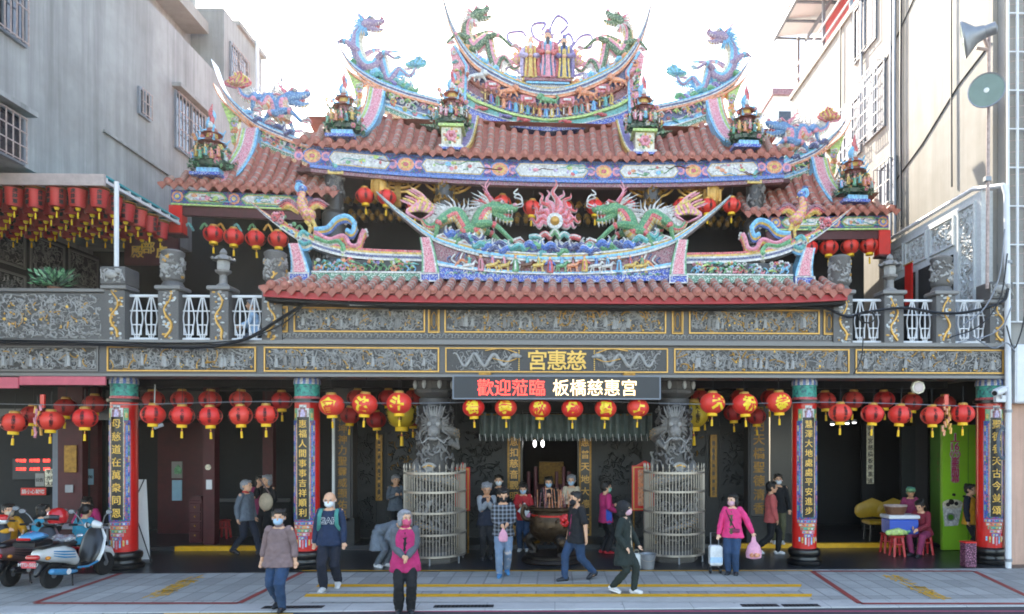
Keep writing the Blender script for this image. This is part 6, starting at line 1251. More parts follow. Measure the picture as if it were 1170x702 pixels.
for k in range(4): b = MB(); b.bbox(xa+.03, xb-.03, 17.47, 17.5, .2+k*.23, .39+k*.23, 'lacq_red' if 0 else 'dark_red', .008); dr = b.build('drawer', t, o); b = MB(); b.ball(((xa+xb)/2, 17.46, .3+k*.23), .025, 'gild', 6, 4); h = b.build('knob', None, o); h.parent = dr; h.location = (0, 0, 0)
defm('stool_red', '#b3262c', .4, var=.08)
def stool(label, px, py, h=.47, rz=0):
    x, y = G(px, py); t = thing('plastic_stool', label, 'stool', (x, y, .11 if y > 16.92 else .007), rz, 'red plastic stools')
    b = MB(); b.lathe([(.13, h-.03), (.16, h-.03), (.165, h-.01), (.15, h), (.05, h-.006), (.03, h-.02)], (0, 0, 0), 'stool_red', 16); b.build('seat', t)
    for k in range(4): a = math.pi/4+k*math.pi/2; b = MB(); b.tube([(.11*math.cos(a), .11*math.sin(a), h-.03), (.17*math.cos(a), .17*math.sin(a), 0)], [.035, .028], 'stool_red', 6, flat=.5); b.build('leg', t)
    b = MB(); b.lathe([(.135, h-.2), (.145, h-.2), (.145, h-.17), (.135, h-.17)], (0, 0, 0), 'stool_red', 16); b.build('brace_ring', t)
stool('red plastic stool standing alone beside the dark red pillar', 256, 620)
stool('red plastic stool under the seated hawker in maroon', 1057, 634); stool('red plastic stool carrying the green parcel beside the blue cooler', 1025, 636); stool('red plastic stool half hidden under the blue cooler box', 1014, 632)
# leftmost shop
b = MB(); px_box(b, -60, 68, 17.0, 17.1, 0, 4.1, 'dark_wall'); px_box(b, 66, 94, 16.4, 16.6, 0, 4.1, 'dark_red'); px_box(b, 92, 118, 17.2, 17.3, 0, 4.1, 'dark_wall'); px_box(b, 103, 112, 17.0, 17.15, 0, 4.1, 'dark_red'); px_box(b, 60, 66, 16.45, 16.55, .0, 3.4, 'grey_paint'); px_box(b, -60, 160, 16.2, 16.4, 3.1, 3.35, 'stone'); b.build('shop_wall', tp, TO, 0)
def sign_plate(name, label, px0, px1, py0, py1, Y, m, text='', tm='c_white', rows=1, cat='notice', emit=False):
    a, c = P(px0, py1, Y), P(px1, py0, Y); t = thing(name, label, cat, ((a[0]+c[0])/2, Y, a[2])); o = t.location
    b = MB(); b.bbox(a[0], c[0], Y-.02, Y, a[2], c[2], m, .006); b.build('plate', t, o, 0)
    if text:
        b = MB(); ls = text.split('|')
        for i, l in enumerate(ls): s_ = min((c[2]-a[2])/len(ls)*.8, (c[0]-a[0])*.92/max(1, len(l))); put_text(b, l, ((a[0]+c[0])/2, Y-.026, c[2]-(c[2]-a[2])*(i+.5)/len(ls)), s_, tm, .003, .01)
        b.build('lettering', t, o, 0)
sign_plate('ticker_screen', 'dark shop screen with three lines of glowing red characters', 15, 62, 524, 548, 16.9, 'led_panel', '平安燈　光明燈　點燈||文昌燈　太歲燈　功德||', 'led_red', cat='screen')
sign_plate('glass_warning_sign', 'red sign with white characters above the women in teal vests', 24.5, 53, 557.5, 566, 16.9, 'lacq_red', '請小心玻璃', cat='sign')
sign_plate('price_sheet', 'cream price sheet with small writing beside the ticker screen', 52, 66, 536, 556, 16.88, 'c_cream', '平安|光明|太歲', 'ink'); sign_plate('small_sheet', 'small pale sheet left of the cream price sheet', 41, 51, 541, 556, 16.88, 'conc_light', '公告', 'ink')
sign_plate('yellow_notice', 'tall ochre yellow notice on the dark red shop wall', 74, 88, 509, 540, 16.38, 'gild_dim', '', cat='notice'); sign_plate('switch_plate', 'grey switch plate under the ochre notice', 75, 84, 554, 563, 16.38, 'steel_dull'); sign_plate('pale_blue_sheet', 'pale blue sheet right of the ochre yellow notice', 98, 107, 536, 554, 16.95, 'f_notice', '須知', 'ink')
t = thing('folding_table', 'white topped folding table behind the parked scooters', 'table', (*G(108, 643), .007)); tx, ty = G(108, 643); o = t.location
b = MB(); b.bbox(tx-1.6, tx+.35, ty-.1, ty+.6, .73, .77, 'white_metal', .01); b.build('tabletop', t, o)
for q, r in ((.28, .0), (.28, .5), (-1.5, 0), (-1.5, .5)): b = MB(); b.tube([(tx+q, ty+r-.02, .01), (tx+q, ty+r-.02, .73)], .022, 'white_metal', 6); b.build('leg', t, o)
t = thing('roller_banner', 'blank white standing banner leaning behind the first painted column', 'banner', (*G(163, 640), .01)); o = t.location; yb = 15.3
b = MB(); a, c = P(157, 632, yb), P(168, 548, yb); b.poly([(a[0]-.1, yb, .08), (c[0]+.03, yb+.05, .08), (c[0]-.02, yb, c[2]), (a[0]-.1, yb, c[2])], 'lamp_white'); b.poly([(a[0]-.1, yb+.012, .08), (a[0]-.1, yb+.012, c[2]), (c[0]-.02, yb+.012, c[2]), (c[0]+.03, yb+.062, .08)], 'lamp_white'); b.build('cloth', t, o, 0)
b = MB(); b.bbox(a[0]-.12, c[0]+.06, yb-.04, yb+.08, .01, .08, 'steel_dull', .01); b.build('base', t, o)
b = MB(); b.tube([(c[0]-.05, yb-.02, c[2]), (a[0]-.05, yb-.1, 1.25), (c[0]+.18, yb-.15, .02)], .012, 'cable', 5); b.build('stand', t, o)
# right bay
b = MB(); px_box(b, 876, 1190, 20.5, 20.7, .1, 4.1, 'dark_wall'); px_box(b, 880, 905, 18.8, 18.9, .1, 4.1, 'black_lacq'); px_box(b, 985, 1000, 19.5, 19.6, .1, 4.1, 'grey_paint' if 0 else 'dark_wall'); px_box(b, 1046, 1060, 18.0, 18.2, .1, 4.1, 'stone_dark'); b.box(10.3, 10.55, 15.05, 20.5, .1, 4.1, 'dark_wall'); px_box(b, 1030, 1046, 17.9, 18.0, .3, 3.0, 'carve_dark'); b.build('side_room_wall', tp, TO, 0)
defm('pink_sign', '#c33a6a', .5, var=.05)
defm('shop_green', '#8ac32c', .45, var=.08, scale=2); defm('shop_green2', '#4f8a24', .45, var=.08, scale=2)
t = thing('green_shop_board', 'tall green shop hoarding with pink lettering and a drink cup picture', 'hoarding', (*G(1090, 632), .007)); o = t.location; Yg = 16.35
xa, xb, xm = P(1077, 500, Yg)[0], P(1120, 500, Yg)[0], P(1063, 500, 17.4)[0]
b = MB(); b.bbox(xa, xb, Yg, Yg+.1, .02, 3.0, 'shop_green', .01); b.build('front_panel', t, o, 0)
b = MB(); b.prism([(xm, .12), (xa, .02), (xa, 3.0), (xm, 3.0)], Yg+.03, Yg+.06, 'shop_green2') if 0 else b.quadstrip([[(xm, 17.4, .12), (xa, Yg+.02, .12)], [(xm, 17.4, 3.0), (xa, Yg+.02, 3.0)]], 'shop_green2'); b.build('side_panel', t, o, 0)
b = MB()
for i, (ch, s_) in enumerate((('1', .26), ('16', .24), ('(六)', .16), ('嶄', .2), ('新', .2), ('開', .2), ('幕', .2))):
    z = CAMZ+(500-(500, 510.5, 519, 527, 533.8, 541, 548)[i])/800*Yg; put_text(b, ch, (P(1091, 500, Yg)[0], Yg-.012, z), s_, 'c_white', .004, .06); put_text(b, ch, (P(1091, 500, Yg)[0], Yg-.022, z), s_, 'c_maroon' if 0 else 'pink_sign', .004, .012)
b.box(P(1086, 500, Yg)[0], P(1096, 500, Yg)[0], Yg-.02, Yg-.004, CAMZ+(500-504.5)/800*Yg-.012, CAMZ+(500-504.5)/800*Yg+.012, 'pink_sign')
b.build('pink_lettering', t, o, 0); b = MB()
for i, ch in enumerate('1月嶄新開幕'): z = CAMZ+(500-(502+i*9))/800*17; put_text(b, ch, (P(1070, 500, 16.9)[0], 16.72, z), .15, 'pink_sign', .003, .02)
b.build('pink_lettering', t, o, 0)
b = MB(); cx, cz = P(1087, 588, Yg)[0], P(1087, 588, Yg)[2]; b.prism([(cx-.17, cz-.28), (cx+.15, cz-.26), (cx+.26, cz+.24), (cx-.22, cz+.24)], Yg-.02, Yg-.002, 'c_white'); b.lathe([(.245, -.03), (.245, -.002)], (cx+.02, Yg, cz+.25), 'c_cream', 20, ax='y', sq=.45); b.lathe([(.1, -.03), (.1, -.02)], (cx-.03, Yg, cz-.06), 'steel_dull', 14, ax='y')
for dx, dz, r in ((-.02, .3, .07), (.1, .26, .05), (-.1, .24, .05), (.3, .43, .03), (.42, .2, .025), (.05, .47, .035)): b.lathe([(r, -.04), (r, -.002)], (cx+dx, Yg, cz+dz), 'ink', 8, ax='y')
b.lathe([(.065, -.036), (.065, -.03)], (cx-.03, Yg, cz-.06), 'shop_green2', 14, ax='y')
b.build('drink_picture', t, o, 0)
b = MB(); b.tube([(xb-.35, Yg-.03, 1.2), (xb-.35, Yg-.03, 1.5)], .015, 'steel', 6); b.box(xb-.3, xb-.29, Yg-.012, Yg, .05, 2.9, 'shop_green2'); b.build('door_handle', t, o)
sign_plate('hanging_scroll', 'long pale hanging scroll with dark characters in the dim room behind', 990, 998, 485, 553, 18.5, 'c_cream', '百|年|宮|慈|橋|板|國|重|道', 'ink', cat='scroll')
for i, px in enumerate((951, 968, 976)):
    t = thing('ceiling_spotlight', 'small bright spotlight on the dim room ceiling, %s of three' % ORD[i], 'lamp', P(px, 484-i, 18.0), group='small spotlights in the side room'); b = MB(); b.lathe([(.05, .06), (.06, 0), (.05, -.02)], (0, 0, 0), 'steel_dull', 12); b.build('housing', t); b = MB(); b.ball((0, 0, -.02), (.055, .055, .03), 'led_white', 10, 5); b.build('bulb', t)
def yellow_chair(label, px, py):
    x, y = G(px, py); t = thing('yellow_chair', label, 'chair', (x, y, .11), 0, 'yellow tub chairs')
    b = MB(); b.tube([(-.28, .25, .72), (0, .28, .8), (.28, .25, .72)], [.2, .25, .2], 'yellow_vinyl', 10, flat=.35, ref=(0, 1, 0), rounded=True, fixref=True); b.build('backrest', t)
    b = MB(); b.bbox(-.28, .28, -.2, .25, .4, .5, 'yellow_vinyl', .03); b.build('seat', t)
    for q in (-1, 1):
        for r in (-.15, .2): b = MB(); b.tube([(q*.22, r, .4), (q*.25, r, 0)], .018, 'cable', 6); b.build('leg', t)
defm('yellow_vinyl', '#a8821c', .45, var=.1)
yellow_chair('yellow tub chair behind the blue cooler, nearer the hanging scroll', 1002, 622); yellow_chair('yellow tub chair behind the basket on the blue cooler', 1027, 622)
defm('cooler_blue', '#1f4fb0', .35, var=.06)
t = thing('cooler_box', 'blue cooler box with a white lid on red stools', 'cooler', (*G(1029, 634), .45)); o = Vector((0, 0, 0)); x, y = G(1028, 634); t.location = (x, y, .0)
b = MB(); b.bbox(-.33, .33, -.2, .2, .49, .84, 'cooler_blue', .03); b.build('tub', t); b = MB(); b.bbox(-.36, .36, -.22, .22, .84, .93, 'white_metal', .02); b.build('lid', t)
t = thing('wicker_basket', 'brown wicker basket on the white cooler lid', 'basket', (x-.1, y, .93)); b = MB(); b.lathe([(.2, 0), (.24, .1), (.26, .19), (.24, .19), (.2, .03)], (0, 0, 0), 'c_brown', 16, sq=.7); b.build('basket_body', t); b = MB(); b.lathe([(.26, .18), (.275, .2), (.26, .22), (.24, .2)], (0, 0, 0), 'rust_pipe', 16, sq=.7); b.build('rim', t)
t = thing('green_parcel', 'soft green parcel lying on a red stool', 'parcel', (*G(1025, 636), .48)); b = MB(); b.tube([(-.22, -.02, .06), (0, -.05, .09), (.2, -.02, .06)], [.06, .09, .05], 'c_lime', 8, flat=.7, rounded=True); b.build('wrap', t); b = MB(); b.tube([(.2, -.02, .06), (.3, 0, .1)], [.05, .02], 'c_green', 6); b.build('knot', t)
# ================================================================ lanterns
def lantern_mesh(t, r, h, body, org=(0, 0, 0), text=None, gold=False, wire=.4, light=False):
    """round paper lantern centred on the origin"""
    b = MB(); prof = [(r*math.cos(a), h*math.sin(a)) for a in np.linspace(-1.2, 1.2, 11)]; n = 24
    rows = [[(q*(1-.03*(j % 2))*math.cos(2*math.pi*j/n), q*(1-.03*(j % 2))*math.sin(2*math.pi*j/n), z) for j in range(n)] for q, z in prof]; b.quadstrip(rows, body, True); o = b.build('paper_body', t, smooth=80)
    zt = h*math.sin(1.2); rt = r*math.cos(1.2)
    b = MB(); b.lathe([(rt*1.05, zt-.01), (rt*1.1, zt+.02), (rt*.9, zt+.045)], (0, 0, 0), 'gild', 16); b.tube([(0, 0, zt), (0, 0, zt+wire)], .006, 'cable', 4); b.build('top_cap', t)
    b = MB(); b.lathe([(rt*.85, -zt-.06), (rt*1.12, -zt-.055), (rt*1.08, -zt+.01)], (0, 0, 0), 'tassel', 16, mf=None); b.build('bottom_cap', t)
    b = MB(); b.lathe([(.004, -zt-.06), (.012, -zt-.1), (.012, -zt-.13), (.022, -zt-.14), (.026, -zt-.27)], (0, 0, 0), 'tassel', 8, mf=lambda i, j: 'c_red' if i == 1 else 'tassel'); b.build('tassel', t)
    if text:
        b = MB()
        def proj(a0):
            def fn(p):
                a = a0+p[0]/r; z = p[2]; rr_ = r*math.sqrt(max(.05, 1-(z/h)**2))+.006-p[1]
                return (rr_*math.sin(a), -rr_*math.cos(a), z)
            return fn
        if gold: put_text(b, text, (0, 0, 0), h*1.35, 'gold_bright', .004, .05, fn=proj(0.0))
        else:
            for a0 in (-.9, .1, 1.1):
                b = MB()
                for i, ch in enumerate(text):
                    z0 = h*(.52-.35*i); f = proj(a0); put_text(b, ch, (0, 0, 0), h*.36, 'ink', .003, .02, fn=lambda p, f=f, z0=z0: f((p[0], p[1], p[2]+z0)))
                b.build('black_lettering', t, smooth=0)
        if gold: b.build('gold_lettering', t, smooth=0)
    return t
LP = {}
defm('gold_bright', '#ffd53c', .35, var=.12, scale=9)
def lantern(kind, loc, label, group, rz=0, s_=1.0, text='天上聖母', body='lantern'):
    key = (kind, text, body)
    if key not in LP:
        t = thing('paper_lantern', label, 'lantern', loc, rz, group); lantern_mesh(t, .235 if kind == 'ink' else .27, .2 if kind == 'ink' else .235, body, text=text, gold=kind == 'gold'); LP[key] = t
    else: t = copy_thing(LP[key], loc, rz, label, group)
    t.scale = (s_,)*3; e = t.rotation_euler; e[0], e[1] = random.uniform(-.06, .06), random.uniform(-.07, .07); return t
YL = 14.35
bays = [('beside the scooters', [(16, 483), (58, 481), (97, 478)], [(75, 466), (108, 462), (38, 474)]),
        ('in the dim shop bay', [(175, 474), (208, 475), (240, 476), (275, 475), (304, 474)], [(175, 457), (208, 457), (240, 457), (275, 457), (322, 458)]),
        ('by the green hoarding', [(960, 472), (997, 473), (1028, 474), (1065, 475), (1100, 473)], [(943, 458), (975, 457), (1010, 457), (1042, 460), (1080, 462)])]
for where, fr, bk in bays:
    for i, (px, py) in enumerate(fr): lantern('ink', P(px, py, YL), 'bright lantern, %s from left in front row %s' % (ORD[i], where), 'red lanterns under the porch', random.uniform(-.5, .5), text='天上聖母' if i % 2 else '合境平安')
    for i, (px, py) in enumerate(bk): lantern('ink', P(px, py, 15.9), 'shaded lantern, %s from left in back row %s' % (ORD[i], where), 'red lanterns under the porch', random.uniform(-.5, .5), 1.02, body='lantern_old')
for i, (px, py, ch) in enumerate(((379, 463, '會'), (417, 462, '法'), (456, 461, '斗'), (541, 466, '禮'), (578, 466, '季'), (617, 467, '秋'), (654, 467, '母'), (692, 467, '聖'), (729, 466, '上'), (814, 461, '天'), (851, 462, '祝'), (890, 460, '恭'))):
    s_ = .98 if 3 <= i <= 8 else 1.0; big = not 3 <= i <= 8
    lantern('gold', P(px, py, YL), 'gold character lantern, %s' % ('%s of three left of the dragon columns' % ORD[i] if i < 3 else '%s of six under the message board, from the left' % ORD[i-3] if i < 9 else '%s of three right of the dragon columns' % ORD[i-9]), 'gold lettered lanterns', (.0 if i < 9 else .35-.15*(i-9)), .96 if big else .84, text=ch)
for i, (px, py) in enumerate(((408, 455), (444, 455), (472, 455), (400, 475), (430, 480), (805, 470), (838, 472), (845, 455), (880, 455), (800, 455), (864, 476), (472, 478))):
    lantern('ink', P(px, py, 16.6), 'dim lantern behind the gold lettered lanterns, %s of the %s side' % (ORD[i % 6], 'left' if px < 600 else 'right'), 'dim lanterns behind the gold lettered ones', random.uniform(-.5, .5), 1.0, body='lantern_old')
for i, (px, w) in enumerate(((459, 1), (792, 1))): t = lantern('ink', P(px, 474, 15.95), 'large ochre yellow lantern behind the red ones by the %s dragon column' % ('left', 'right')[i], 'large yellow lanterns', 0, 1.55, text='天上聖母', body='lantern_yellow')
for i, (px, py, Y) in enumerate(((417, 224, 17.75), (442, 226, 17.75), (474, 235, 18.2), (556, 232, 18.2), (608, 238, 18.0), (645, 239, 18.0), (680, 237, 18.0), (574, 232, 18.2), (716, 236, 18.2), (779, 236, 18.0), (808, 236, 17.9), (836, 235, 17.9))):
    lantern('ink', P(px, py, Y), 'red lantern under the main eave, %s from the left' % (ORD+['eleventh', 'twelfth'])[i if i < 4 else i] , 'red lanterns under the main eave', random.uniform(-.4, .4), 1.0)
for nm, ps, Y in (('left', ((244, 268), (267, 271), (292, 273), (318, 274)), 17.3), ('right', ((924, 284), (947, 283), (971, 282), (993, 281)), 17.9)):
    for i, (px, py) in enumerate(ps): lantern('ink', P(px, py, Y), 'red lantern under the %s wing eave, %s of four' % (nm, ORD[i]), 'red lanterns under the wing eaves', random.uniform(-.4, .4), 1.02)
# barrel lanterns under the cyan canopy
proto = None
for r_ in range(6):
    for c_ in range(10):
        x, y = -9.24-.42*c_, 14.5+.44*r_; lab = 'barrel lantern under cyan canopy, %s row from street, %s from post' % (ORD[r_], ORD[c_])
        if proto is None:
            proto = t = thing('barrel_lantern', lab, 'lantern', (x, y, 7.53), 0, 'barrel lanterns under the cyan canopy')
            b = MB(); n = 16; prof = [(.11, -.19), (.14, -.18), (.16, 0), (.185, .17), (.15, .18)]; b.quadstrip([[(q*(1-.04*(j % 2))*math.cos(2*math.pi*j/n), q*(1-.04*(j % 2))*math.sin(2*math.pi*j/n), z) for j in range(n)] for q, z in prof], 'lantern_old', True); b.build('paper_body', t, smooth=60)
            b = MB(); b.lathe([(.14, -.26), (.15, -.2)], (0, 0, 0), 'tassel', 12) if 0 else b.lathe([(.035, -.24), (.05, -.19)], (0, 0, 0), 'tassel', 10); b.lathe([(.006, -.27), (.014, -.3), (.018, -.4)], (0, 0, 0), 'tassel', 8); b.build('tassel', t)
            b = MB()
            for a0 in (-.7, .6):
                for i, ch in enumerate('虎將軍'): put_text(b, ch, (0, 0, 0), .1, 'ink', .002, .03, fn=lambda p, i=i, a0=a0: ((.182-p[1])*math.sin(a0+p[0]/.2), -(.182-p[1])*math.cos(a0+p[0]/.2), p[2]+.11-.11*i))
            b.build('black_lettering', t, smooth=0)
            b = MB(); b.lathe([(.19, .195), (.195, .22)], (0, 0, 0), 'gild_dim', 14); b.tube([(0, 0, .2), (0, 0, .34)], .006, 'cable', 4); b.build('top_cap', t)
        else: t = copy_thing(proto, (x, y, 7.53+random.uniform(-.02, .02)), random.uniform(-.6, .6), lab)
# strings of firecrackers
for i, (px, py) in enumerate(((154, 470), (1080, 468))) if 0 else enumerate(((43, 470), (1081, 470))):
    t = thing('firecracker_string', ('pinkish firecracker string hanging beside the leftmost lanterns', 'gold and red firecracker string hanging by the green hoarding')[i], 'firecrackers', P(px, py-18, 14.4)); o = t.location
    b = MB(); b.tube([(0, 0, 0), (0, 0, -.75)], .008, 'cable', 4); b.bbox(.06 if i == 0 else -.04, .14 if i == 0 else .04, -.02, .02, -.25, .02, 'lacq_red', .005); b.build('cord', t)
    b = MB(); rnd = random.Random(i)
    for k in range(13): z = -.18-.045*k; x = rnd.uniform(-.1, .1); a = rnd.uniform(-.35, .35); b.tube([(x, -.03, z), (x+.11*math.sin(a), -.03, z-.13)], .026, 'gild' if k % 2 else ('c_orange' if i else 'c_pink'), 7)
    b.build('cracker_bundle', t)
# ================================================================ people
SKIN = {'a': '#d9a684', 'b': '#c48f6c', 'c': '#e6b899'}
for k_, v_ in SKIN.items(): defm('skin_'+k_, v_, .5, var=.06, scale=12, sss=.15)
defm('hair_black', '#17130f', .5, var=.2, scale=40); defm('hair_grey', '#87878a', .55, var=.25, scale=40); defm('eye_dark', '#120c08', .3)
CL = dict(navy='#1d2f4b', navydk='#151d2c', brown='#7d6765', denim='#25405f', denimlt='#5f7690', magenta='#b52a63', greyknit='#56595f', black='#16171a', blackgreen='#1d2824', hotpink='#df3a78', coral='#c15a57', greymel='#5c656e', teal='#1d86a0', yellow='#d99a26',
          maroon='#7a1f2f', greycoat='#646d76', beige='#c8b59b', white='#d8d8d6', red='#b5252d', olive='#57573f', maskblue='#a9c6dc', maskwhite='#dfe3e6', maskpink='#cf5a78', maskgreen='#86c3b2', maskblack='#202226', maskrose='#d7a6b0', shoe='#25282e', shoewhite='#cbc9c6', sandal='#3c7fae', plumb='#8a3054', bagpink='#dc9aae', grey='#8b9096', royal='#2b4fa8', tealstrap='#3f8a80')
for k_, v_ in CL.items(): defm('f_'+k_, v_, .85 if k_ not in ('shoe',) else .5, var=.2, scale=7, bump=.55, bs=8, bd=.03)
defm('f_plaid', '#1b1d22', .85, kind='plaid', c2=lin('#62666c'), var=.05); defm('f_ripped', '#6d8299', .85, kind='ripped', c2=lin('#c9b6a4'), var=.2, scale=5)
FOLD = bpy.data.textures.new('cloth_folds', 'CLOUDS'); FOLD.noise_scale = .13; FOLD.noise_depth = 2; FOLD.noise_basis = 'VORONOI_F2_F1'
LOCKS = bpy.data.textures.new('hair_locks', 'CLOUDS'); LOCKS.noise_scale = .022; LOCKS.noise_depth = 3
def remesh(o, vox, it=3, f=.5, fold=0):
    m = o.modifiers.new('skin_surface', 'REMESH'); m.mode = 'VOXEL'; m.voxel_size = vox; m.use_smooth_shade = True
    s = o.modifiers.new('soften', 'SMOOTH'); s.iterations = it; s.factor = f
    if fold:
        d = o.modifiers.new('folds', 'DISPLACE'); d.texture = FOLD; d.texture_coords = 'LOCAL'; d.strength = fold; d.mid_level = .16 if fold != .022 else .5
def ik(a, t, l1, l2, pole):
    a, t, pole = Vector(a), Vector(t), Vector(pole); d = t-a; L = d.length
    if L > (l1+l2)*.995: t = a+d*((l1+l2)*.995/L); d = t-a; L = d.length
    x = (l1*l1-l2*l2+L*L)/(2*L); h = math.sqrt(max(l1*l1-x*x, 0)); u = d/L; pv = pole-u*pole.dot(u)
    if pv.length < 1e-5: pv = u.orthogonal()
    return a+u*x+pv.normalized()*h, t
def person(label, x, y, z, H, yaw=0, lean=0, hip=.515, feet=((-.05, 0), (.05, 0)), lift=(0, 0), hands=((-.15, -.03, .5), (.15, -.03, .5)), hyaw=0, hpitch=0, skin='a', hair=('short', 'hair_black'), top=None, under=None, legs='f_navydk', shoe='f_shoe', mask=None, build=1.0, girth=1.0, group=None, curl=.6, wide=None, skirt=None):
    """top: dict(m=material, hem=height, sleeve='long'|'short'|'elbow', sm=sleeve material, puff)"""
    t = thing('person', label, 'person', (x, y, z), R(yaw), group); S = H; W = build
    def V(p): return (p[0]*S, p[1]*S, p[2]*S)
    ln = R(lean); hp_ = Vector((0, 0, hip))
    def T(px, py, pz):                               # point carried by the leaning torso
        d = Vector((px, py, pz-.515)); c, s_ = math.cos(ln), math.sin(ln); return hp_+Vector((d.x, d.y*c-d.z*s_, d.y*s_+d.z*c))
    sh = [T(-.1*W, 0, .806), T(.1*W, 0, .806)]; neck0 = T(0, .005, .835); hc = T(0, -.012, .925)
    cy_, sy_ = math.cos(R(hyaw)), math.sin(R(hyaw)); cp, sp = math.cos(R(hpitch)+ln*.35), math.sin(R(hpitch)+ln*.35)
    def Hd(px, py, pz):                              # head frame: looks along -y, pitch > 0 looks down
        q = (px, py*cp-pz*sp, py*sp+pz*cp); q = (q[0]*cy_-q[1]*sy_, q[0]*sy_+q[1]*cy_, q[2]); return (hc.x+q[0], hc.y+q[1], hc.z+q[2])
    def headball(b, c, r, m, n=12, k=8):
        q = MB(); q.ball(c, r, m, n, k); b.add(q, lambda p: V(Hd(*p)))
    def tube(b, pts, rad, m, n=10, flat=1, ref=(1, 0, 0)): b.tube([V(p) for p in pts], [r*S for r in (rad if isinstance(rad, (list, tuple)) else [rad]*len(pts))], m, n, flat, ref, rounded=True, fixref=True)
    hips = [Vector((-.05*W, 0, hip-.01)), Vector((.05*W, 0, hip-.01))]
    ank, knee, elb, wri = [], [], [], []
    for i in (0, 1):
        k, f = ik(hips[i], (feet[i][0], feet[i][1], .045+lift[i]), .25, .245, (.25*(-1, 1)[i] if hip < .4 else .05*(-1, 1)[i], -1, .2)); knee.append(k); ank.append(f)
        e, w = ik(sh[i], hands[i], .165, .15, ((-1, 1)[i]*.5, .75, -.55)); elb.append(e); wri.append(w)
    sk = 'skin_'+skin
    # ---- body: one continuous surface
    b = MB()
    headball(b, (0, .008, .014), (.059, .071, .066), sk); headball(b, (0, -.012, -.03), (.046, .05, .046), sk); headball(b, (0, -.04, -.052), (.024, .02, .018), sk)
    q = MB(); q.tube([(0, -.058, .012), (0, -.073, -.012), (0, -.064, -.022)], [.008, .011, .009], sk, 6, rounded=True); b.add(q, lambda p: V(Hd(*p)))
    for s_ in (-1, 1): headball(b, (s_*.06, .012, -.004), (.009, .014, .02), sk, 8, 5); headball(b, (s_*.024, -.052, .022), (.016, .012, .006), sk, 6, 4)
    headball(b, (0, -.058, -.036), (.017, .008, .006), sk, 6, 4)
    tube(b, [T(0, .012, .78), neck0, hc+Vector((0, .012, -.03))], [.036, .032, .034], sk)
    b.tube([V(T(0, .0, z_)) for z_ in (.5, .6, .7, .78, .81)], [r*S for r in (.06, .052, .058, .055, .04)], sk, 12, [1.3*W, 1.3*W, 1.45*W, 1.6*W, 1.7*W], (1, 0, 0), rounded=True, fixref=True)
    for i in (0, 1):
        s_ = (-1, 1)[i]; tube(b, [hips[i], knee[i], ank[i]], [.048, .034, .024], sk); tube(b, [ank[i]+Vector((0, .02, -.02)), ank[i]+Vector((s_*.01, -.06, -.025-lift[i]*.5))], [.024, .02], sk, flat=1)
        tube(b, [sh[i], elb[i]], [.031*W, .025], sk); tube(b, [elb[i], wri[i]], [.026, .018], sk)
        d = (wri[i]-elb[i]).normalized(); side = d.cross(Vector((0, 1, 0))); side = (Vector((1, 0, 0)) if side.length < .1 else side.normalized()); nrm = side.cross(d).normalized()
        if hands[i][2] > hip+.05 and abs(hands[i][0]) < .09: side = Vector((0, 0, 1)); side = (side-d*side.dot(d)).normalized(); nrm = side.cross(d)
        palm = wri[i]+d*.035; tube(b, [wri[i], palm], [.017, .022], sk, flat=.7, ref=tuple(nrm))
        inw = nrm if nrm.x*s_ < 0 else -nrm
        if abs(d.z) < .5: inw = Vector((0, 0, -1))
        for j, L in enumerate((.036, .041, .038, .03)):
            r0 = palm+side*(.0145-.0097*j)+d*.008; m_ = r0+d*L*.55+inw*L*.18*curl; e = m_+d*L*.5*(1-curl*.6)+inw*L*.55*curl; tube(b, [r0, m_, e], [.0062, .0056, .0045], sk, 6)
        r0 = wri[i]+d*.018+side*.016*(1 if inw is nrm else 1); tube(b, [r0, r0+side*.016+d*.016+inw*.006, r0+side*.014+d*.034+inw*.014], [.0075, .0066, .005], sk, 6)
    o = b.build('body', t, smooth=0); remesh(o, .0042*S, 2, .4)
    # ---- clothes
    b = MB(); tube(b, [hips[0]+Vector((0, 0, .045)), hips[1]+Vector((0, 0, .045))], [.06*girth, .06*girth], legs, 12, ref=(0, 1, 0)); tube(b, [Vector((-.03*W, 0, hip)), Vector((.03*W, 0, hip))], [.068*girth]*2, legs, 12, ref=(0, 1, 0))
    lw_ = wide or 1
    for i in (0, 1): tube(b, [hips[i], lerp_v(hips[i], knee[i], .5), knee[i], lerp_v(knee[i], ank[i], .5), ank[i]+Vector((0, 0, .0))], [.058*girth, .056*girth, .046*girth, .043*lw_, .036*lw_], legs, 12)
    o = b.build('trousers', t, smooth=0); remesh(o, .0085*S, 4, .5, .03)
    for i in (0, 1):
        b = MB(); a = ank[i]; pf = lift[i]*1.3; tube(b, [a+Vector((0, .028, -.018)), a+Vector((0, -.02, -.02-.0*pf)), a+Vector(((-1, 1)[i]*.012, -.085, -.031-pf*.6))], [.026, .027, .018], shoe, 10, flat=1.15); q = MB(); b.build('shoe', t)
        if 'white' in shoe or 'shoe' in shoe: b = MB(); tube(b, [a+Vector((0, .03, -.037)), a+Vector(((-1, 1)[i]*.012, -.085, -.041-pf*.6))], [.012, .012], 'f_white' if 'white' in shoe else 'f_black', 8, flat=2.2); b.build('shoe_sole', t)
